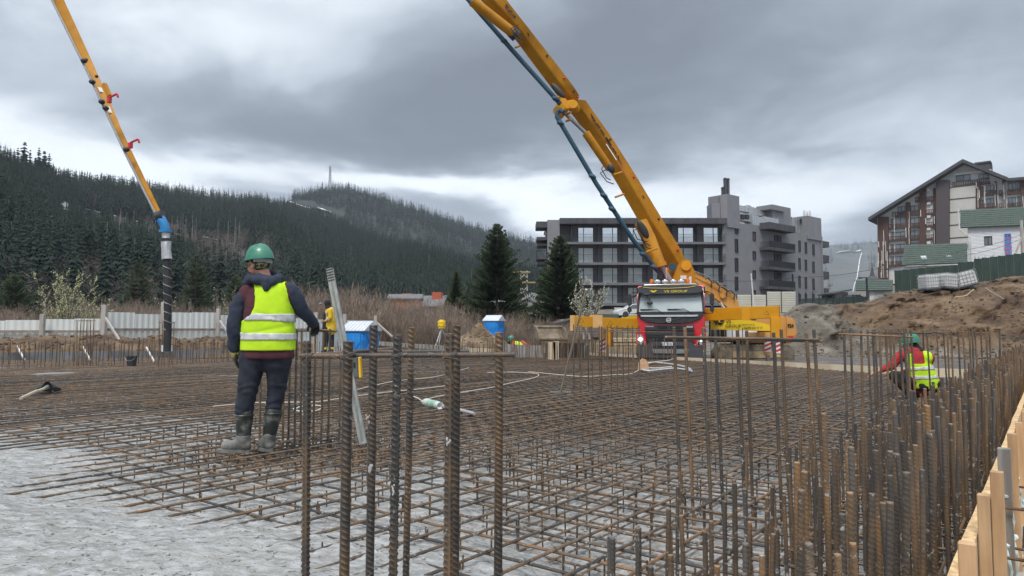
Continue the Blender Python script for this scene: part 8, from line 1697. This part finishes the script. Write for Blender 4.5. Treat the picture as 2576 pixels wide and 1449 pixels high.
for k in range(700): p = rnd.uniform(-60, 770); v = rnd.uniform(.15, .75); q = berm((p + 80) / 870, v); pts.append((q[0], q[1], q[2], rnd.choice((.03, .05, .08)) * rnd.uniform(.6, 1.4), rnd.uniform(0, 6)))
for k in range(300): q = mound(rnd.random(), rnd.random() ** .5); pts.append((q[0], q[1], q[2], rnd.uniform(.03, .08), rnd.uniform(0, 6)))
for k in range(900): x, y = rnd.uniform(-9, 8), rnd.uniform(34, 50); pts.append((x, y, ground_z(x, y) - .0, rnd.uniform(.03, .12), rnd.uniform(0, 6)))
scatter_stuff('soil_crumbs', rk, pts, m=m_berm)
# ---- pallets and boards near the left jack
for i, (x, y, w_, h_, lab) in enumerate(((1572, 862, 1.6, .14, 'stack of pale boards lying on the soil left of the truck'), (1560, 868, 1.2, .12, 'low pallet of timber in front of the pale board stack'), (1470, 842, .5, .9, 'dark leaning timber prop beside the excavator bucket'))):
    q = at_y(x, y + 6, 30 + i); T = thing('board_stack' if i == 0 else ('pallet' if i == 1 else 'timber_prop'), lab, 'timber', q, .1)
    for k in range(4 if i < 2 else 2): mb = MB(); mb.bb(-w_ / 2, w_ / 2, -.4 + .2 * (k % 2), .0 + .2 * (k % 2), k * h_ * .6, k * h_ * .6 + h_ * .4) if i < 2 else mb.beam((k * .25, 0, -.1), (k * .25 - .3, .2, 1.0), .09, .09); mb.build('board', m_plank if i < 2 else m_post, T)
for i, (x, y0, y1, w_) in enumerate(((1402 - 3, 858, 905, .10), (1500 - 112, 860, 900, .14))):
    q = on_z(x + (0 if i else 0), 905, 0); o = MB(); o.bb(-w_, w_, -.03, .03, -.3, 1.1 - .5 * 0 - (y0 - 830) / FPX * q.y); o.build('timber_peg', m_plank, None, label=('pale timber peg standing behind the dark end of the pit box', 'second pale timber peg close left of the first by the pit box')[i], cat='peg', loc=q)
# ---- small shed and bits right of the second spruce
q = at_y(1500, 806, 62); T = thing('green_shed', 'small green roofed hut behind the left outrigger', 'hut', q, .1); mb = MB(); mb.bb(-3.2, 1.6, 0, 3, -1.5, .1); mb.build('wall', m_frail, T); mb = MB(); slab(mb, (-3.8, -.15), (-.4, .55), .12, -.4, 3.3); mb.build('roof', m_rgrey, T); mb = MB(); mb.bb(-.5, 2.0, -.2, 2.4, .1, .55); mb.build('green_roof', m_groof, T)

# ================================================================ vegetation near the site
def spruce_mesh(seed, H_, R_, m, levels=44, dens=1.0, low=.06):
    r = random.Random(seed); V_ = []; F_ = []
    def tri(a, b_, c): k = len(V_); V_.extend((tuple(a), tuple(b_), tuple(c))); F_.append((k, k + 1, k + 2))
    for i in range(levels):
        t = (i + r.random() * .8) / levels; z = H_ * (low + (1 - low) * t); R0 = R_ * (1 - t) ** .82 * r.uniform(.78, 1.18) + .05; nb = int((13 - 6 * t) * dens)
        for j in range(nb):
            a = r.uniform(0, 2 * PI); Rl = R0 * r.uniform(.6, 1.1) * (1.25 if r.random() < .06 else 1); d = Vector((math.cos(a), math.sin(a), 0)); s = Vector((-d.y, d.x, 0)); n = max(3, int(Rl / .20)); up = .25 - .55 * (1 - t)
            for k in range(1, n + 1):
                q = k / n
                if q < .12: continue
                p = d * (Rl * q) + Vector((0, 0, z + Rl * (up * q + .42 * q * q) - .18 * Rl * q)); w = (.34 * (1 - q * .6) + .06) * min(1, Rl) * r.uniform(.7, 1.2)
                for sg in (-1, 1):
                    tip = p + s * sg * w + d * w * .7 + Vector((0, 0, -w * r.uniform(.05, .5))); tri(p - d * .10, p + d * .12, tip); mid = p.lerp(tip, .5); tri(mid - d * .05, mid + d * .09, mid + Vector((r.uniform(-.05, .05), 0, -.16 * r.uniform(.5, 1.3))) + d * .05)
                tri(p - d * .12, p + Vector((0, 0, .09)), p + d * .25 + Vector((0, 0, .02)))
    me = raw_mesh('crown', np.array(V_), np.array(F_), m); return me
def limbs(H_, R_, seed, low=.06):
    r = random.Random(seed + 90); mb = MB(); mb.tube([(0, 0, -.5), (0, 0, H_ * .5), (0, 0, H_ * 1.02)], [H_ * .016, H_ * .010, .008], 8)
    for i in range(60): t = r.random(); z = H_ * (low + (1 - low) * t); a = r.uniform(0, 6.28); Rl = R_ * (1 - t) ** .8 * .9; d = Vector((math.cos(a), math.sin(a), 0)); mb.tube([(0, 0, z), tuple(d * Rl * .5 + Vector((0, 0, z - .1 * Rl))), tuple(d * Rl + Vector((0, 0, z + .05 * Rl)))], [.03, .02, .006], 4, cap=False)
    return mb.mesh('trunk', m_bark, smooth=True)
for i, (px, pt, pb, hw, Y, lab, lw) in enumerate(((1250, 562, 822, 74, 68, 'large dark green spruce behind the farther toilet, the biggest of the three', .02), (1410, 592, 826, 62, 66, 'dark green spruce just left of the grey apartment block with a visible trunk', .10), (1148, 684, 812, 24, 74, 'small slim spruce left of the large spruce, behind the bare bushes', .03), (30, 690, 850, 60, 75, 'dense dark spruce at the left edge behind the pale fence', .02), (490, 640, 830, 48, 90, 'dark spruce behind the hanging hose and pale fence', .02), (345, 650, 830, 42, 95, 'dark spruce right of the flowering willow, behind the fence', .02), (590, 690, 830, 34, 82, 'olive green spruce close left of the standing worker', .02))):
    c = at_y(px, pb, Y); H_ = (pb - pt) / FPX * Y; R_ = hw / FPX * Y * 1.35; T = thing('spruce_tree', lab, 'tree', c, i); link('crown', spruce_mesh(40 + i, H_, R_, m_need2, 52 if i < 3 else 34, 1.5 if i < 2 else 1.0, lw), T); link('trunk', limbs(H_, R_, i, lw), T)
m_twig = mat('bare_scrub', (.135, .10, .078), .95, col2=(.32, .25, .195), scale=1.2); m_dryg = mat('dry_grass', (.22, .165, .095), .95, col2=(.42, .34, .22), scale=1.5)
def twig_bush(seed, n=34):
    r = random.Random(seed); V_ = []; F_ = []
    for i in range(n):
        a = r.uniform(0, 6.28); ln_ = r.uniform(.55, 1); lean = r.uniform(.05, .38); d = Vector((math.cos(a) * lean, math.sin(a) * lean, 1)).normalized(); b0 = Vector((r.uniform(-.12, .12), r.uniform(-.12, .12), 0)); w = .006
        s = Vector((math.cos(a * 3), math.sin(a * 3), 0)); k = len(V_); V_ += [tuple(b0 - s * w), tuple(b0 + s * w), tuple(b0 + d * ln_)]; F_.append((k, k + 1, k + 2))
        for j in range(9):
            t = r.uniform(.25, .95); p = b0 + d * ln_ * t; e_ = (d + Vector((r.uniform(-.6, .6), r.uniform(-.6, .6), r.uniform(-.1, .5)))).normalized() * r.uniform(.08, .24) * (1.2 - t * .6); k = len(V_); V_ += [tuple(p), tuple(p + Vector((.0045, .0045, 0))), tuple(p + e_)]; F_.append((k, k + 1, k + 2)); q = p + e_ * .5; e2 = e_ * .4 + Vector((r.uniform(-.06, .06), r.uniform(-.06, .06), r.uniform(0, .06))); k = len(V_); V_ += [tuple(q), tuple(q + Vector((.004, 0, 0))), tuple(q + e2)]; F_.append((k, k + 1, k + 2))
    return np.array(V_), np.array(F_)
tb_ = [twig_bush(s) for s in range(6)]
BH = [(-100, 4.2), (60, 3.6), (300, 4.4), (560, 3.6), (620, 4.6), (760, 5.6), (860, 5.4), (1000, 4.4), (1100, 4.2), (1200, 3.6), (1330, 3.0), (1420, 2.4), (1560, 2.2)]
pts, scl = [], []
for k in range(760):
    p = rf.uniform(-100, 1480); Y = rf.uniform(50, 84) if p > 600 else rf.uniform(46, 84); X = (p - CX) / FPX * Y; pts.append((X, Y, ground_z(X, Y) - .1)); scl.append(interp(BH, p) * rf.uniform(.55, 1.1))
scatter_real('bare_scrub', pts, scl, tb_, m_twig)
def tuft(seed):
    r = random.Random(seed); V_ = []; F_ = []
    for i in range(26): a = r.uniform(0, 6.28); k = len(V_); x, y = r.uniform(-.5, .5), r.uniform(-.5, .5); h = r.uniform(.4, 1); V_ += [(x, y, 0), (x + .03, y + .01, 0), (x + .35 * math.cos(a) * h, y + .35 * math.sin(a) * h, h)]; F_.append((k, k + 1, k + 2))
    return np.array(V_), np.array(F_)
tf = [tuft(s) for s in range(5)]; pts, scl = [], []
for k in range(5200):
    p = rf.uniform(640, 1660); Y = rf.uniform(38, 74) ; X = (p - CX) / FPX * Y
    if p > 1330 and Y < 46: continue
    pts.append((X, Y, ground_z(X, Y) - .05)); scl.append(rf.uniform(.25, .75))
for k in range(500): p = rf.uniform(2180, 2800); Y = rf.uniform(50.5, 54); X = (p - CX) / FPX * Y; pts.append((X, Y, bank_z(p, Y) + .0)); scl.append(rf.uniform(.12, .3))
for k in range(1500): p = rf.uniform(-100, 700); Y = rf.uniform(33, 50) + max(0, p - 300) * .02; X = (p - CX) / FPX * Y; pts.append((X, Y, ground_z(X, Y))); scl.append(rf.uniform(.3, .9))
scatter_real('dry_grass', pts, scl, tf, m_dryg)
def blossom_shrub(name, label, px, pb, Y, H_, spread, nst, seed, m_fl, fl=2200, fs=.045):
    c = at_y(px, pb, Y); T = thing(name, label, 'shrub', c); r = random.Random(seed); st = MB(); V_ = []; F_ = []; tips = []
    for i in range(nst):
        a = r.uniform(0, 6.28); pts_ = [Vector((r.uniform(-.2, .2), r.uniform(-.2, .2), -.5))]; d = Vector((math.cos(a) * spread, math.sin(a) * spread, 1)).normalized(); L_ = H_ * r.uniform(.55, 1.05)
        for k in range(7): d = (d + Vector((r.uniform(-.16, .16), r.uniform(-.16, .16), .03))).normalized(); pts_.append(pts_[-1] + d * L_ / 7)
        st.tube(pts_, [.035 * (1 - k / 8.2) + .004 for k in range(8)], 4)
        for k in range(9):
            s = r.uniform(.25, 1) * 6.99; q = pts_[int(s)].lerp(pts_[min(7, int(s) + 1)], s % 1); e_ = (d + Vector((r.uniform(-.9, .9), r.uniform(-.9, .9), r.uniform(0, .6)))).normalized() * r.uniform(.3, 1.0) * H_ / 5; st.tube([q, q + e_ * .5, q + e_ + Vector((0, 0, .08))], [.012, .008, .003], 3, cap=False); tips.append((q, q + e_)); 
        tips.append((pts_[4], pts_[7]))
    st.build('stem', m_bark, T)
    for i in range(fl):
        a, b_ = r.choice(tips); q = a.lerp(b_, r.uniform(.15, 1.05)); s = fs * r.uniform(.5, 1.25); 
        for w in range(2):
            n = Vector((r.gauss(0, 1), r.gauss(0, 1), r.gauss(0, 1))).normalized(); u_ = n.orthogonal().normalized() * s; v__ = n.cross(u_); q2 = q + Vector((r.uniform(-.04, .04),) * 3); k = len(V_); V_ += [tuple(q2 - u_), tuple(q2 + v__), tuple(q2 + u_), tuple(q2 - v__)]; F_.append((k, k + 1, k + 2, k + 3))
    link('blossom', raw_mesh('blossom', np.array(V_), np.array(F_), m_fl), T, kind=None); return T
m_cat = mat('willow_catkins', (.42, .44, .18), .8, col2=(.66, .66, .42), scale=6); m_catp = mat('pale_blossom', (.42, .41, .32), .8, col2=(.62, .61, .50), scale=6)
blossom_shrub('flowering_willow', 'willow shrub covered in pale yellow catkins behind the left part of the fence', 158, 845, 40, 4.3, .42, 22, 3, m_cat, 1900, .032); blossom_shrub('flowering_willow', 'smaller willow shrub with sparse catkins right of the big flowering one', 240, 842, 41, 3.2, .40, 8, 6, m_cat, 330, .042); blossom_shrub('bare_shrub', 'bare shrub with few pale buds behind the end hose', 455, 842, 44, 3.2, .6, 10, 8, m_catp, 120, .03); blossom_shrub('bare_shrub', 'olive bare shrub just left of the standing worker behind the fence', 585, 840, 46, 3.6, .35, 18, 9, m_cat, 260, .03); blossom_shrub('budding_tree', 'small tree in pale bud between the second spruce and the dark block', 1478, 822, 60, 4.6, .40, 22, 12, m_catp, 1500, .055)
blossom_shrub('bare_shrub', 'bare sapling in front of the white plank house above the hoarding', 2476, 672, 70, 2.2, .5, 7, 15, m_catp, 20, .02)
# ---- gravel lane beside the truck
pts = []
for k in range(3500): p = rnd.uniform(1500, 2560); Y = rnd.uniform(18, 40); X = (p - CX) / FPX * Y; q = Vector((X, Y, 0)); pts.append((X, Y, ground_z(X, Y) + .02, rnd.uniform(.012, .045), rnd.uniform(0, 6)))
m_gr = mat('gravel_stone', (.17, .165, .155), .9, col2=(.36, .35, .33), scale=.7); scatter_stuff('gravel', rock_mesh('stone', m_gr, 12, 1), [p for p in pts if not (p[1] < 17.9)], m=m_gr)
# ================================================================ haze over the valley
m_hz = bpy.data.materials.new('haze_air'); m_hz.use_nodes = True; t = m_hz.node_tree; t.nodes.clear(); o_ = t.nodes.new('ShaderNodeOutputMaterial'); v_ = t.nodes.new('ShaderNodeVolumePrincipled')
v_.inputs['Color'].default_value = (.80, .88, 1.0, 1); v_.inputs['Density'].default_value = HAZE; v_.inputs['Anisotropy'].default_value = .0; t.links.new(v_.outputs[0], o_.inputs['Volume'])
mb = MB(); mb.bb(-6600, 6600, -60, 4400, -90, 430); hz_ = mb.build('haze', m_hz, kind='stuff')
# ================================================================ parts never sit deeper than thing > part > sub-part
def depth(o):
    d = 0
    while o.parent: o = o.parent; d += 1
    return d
for o in list(COL.objects):
    while o.parent and depth(o) > 2:
        par = o.parent; mtx = par.matrix_basis.copy(); o.matrix_basis = mtx @ o.matrix_basis; o.parent = par.parent
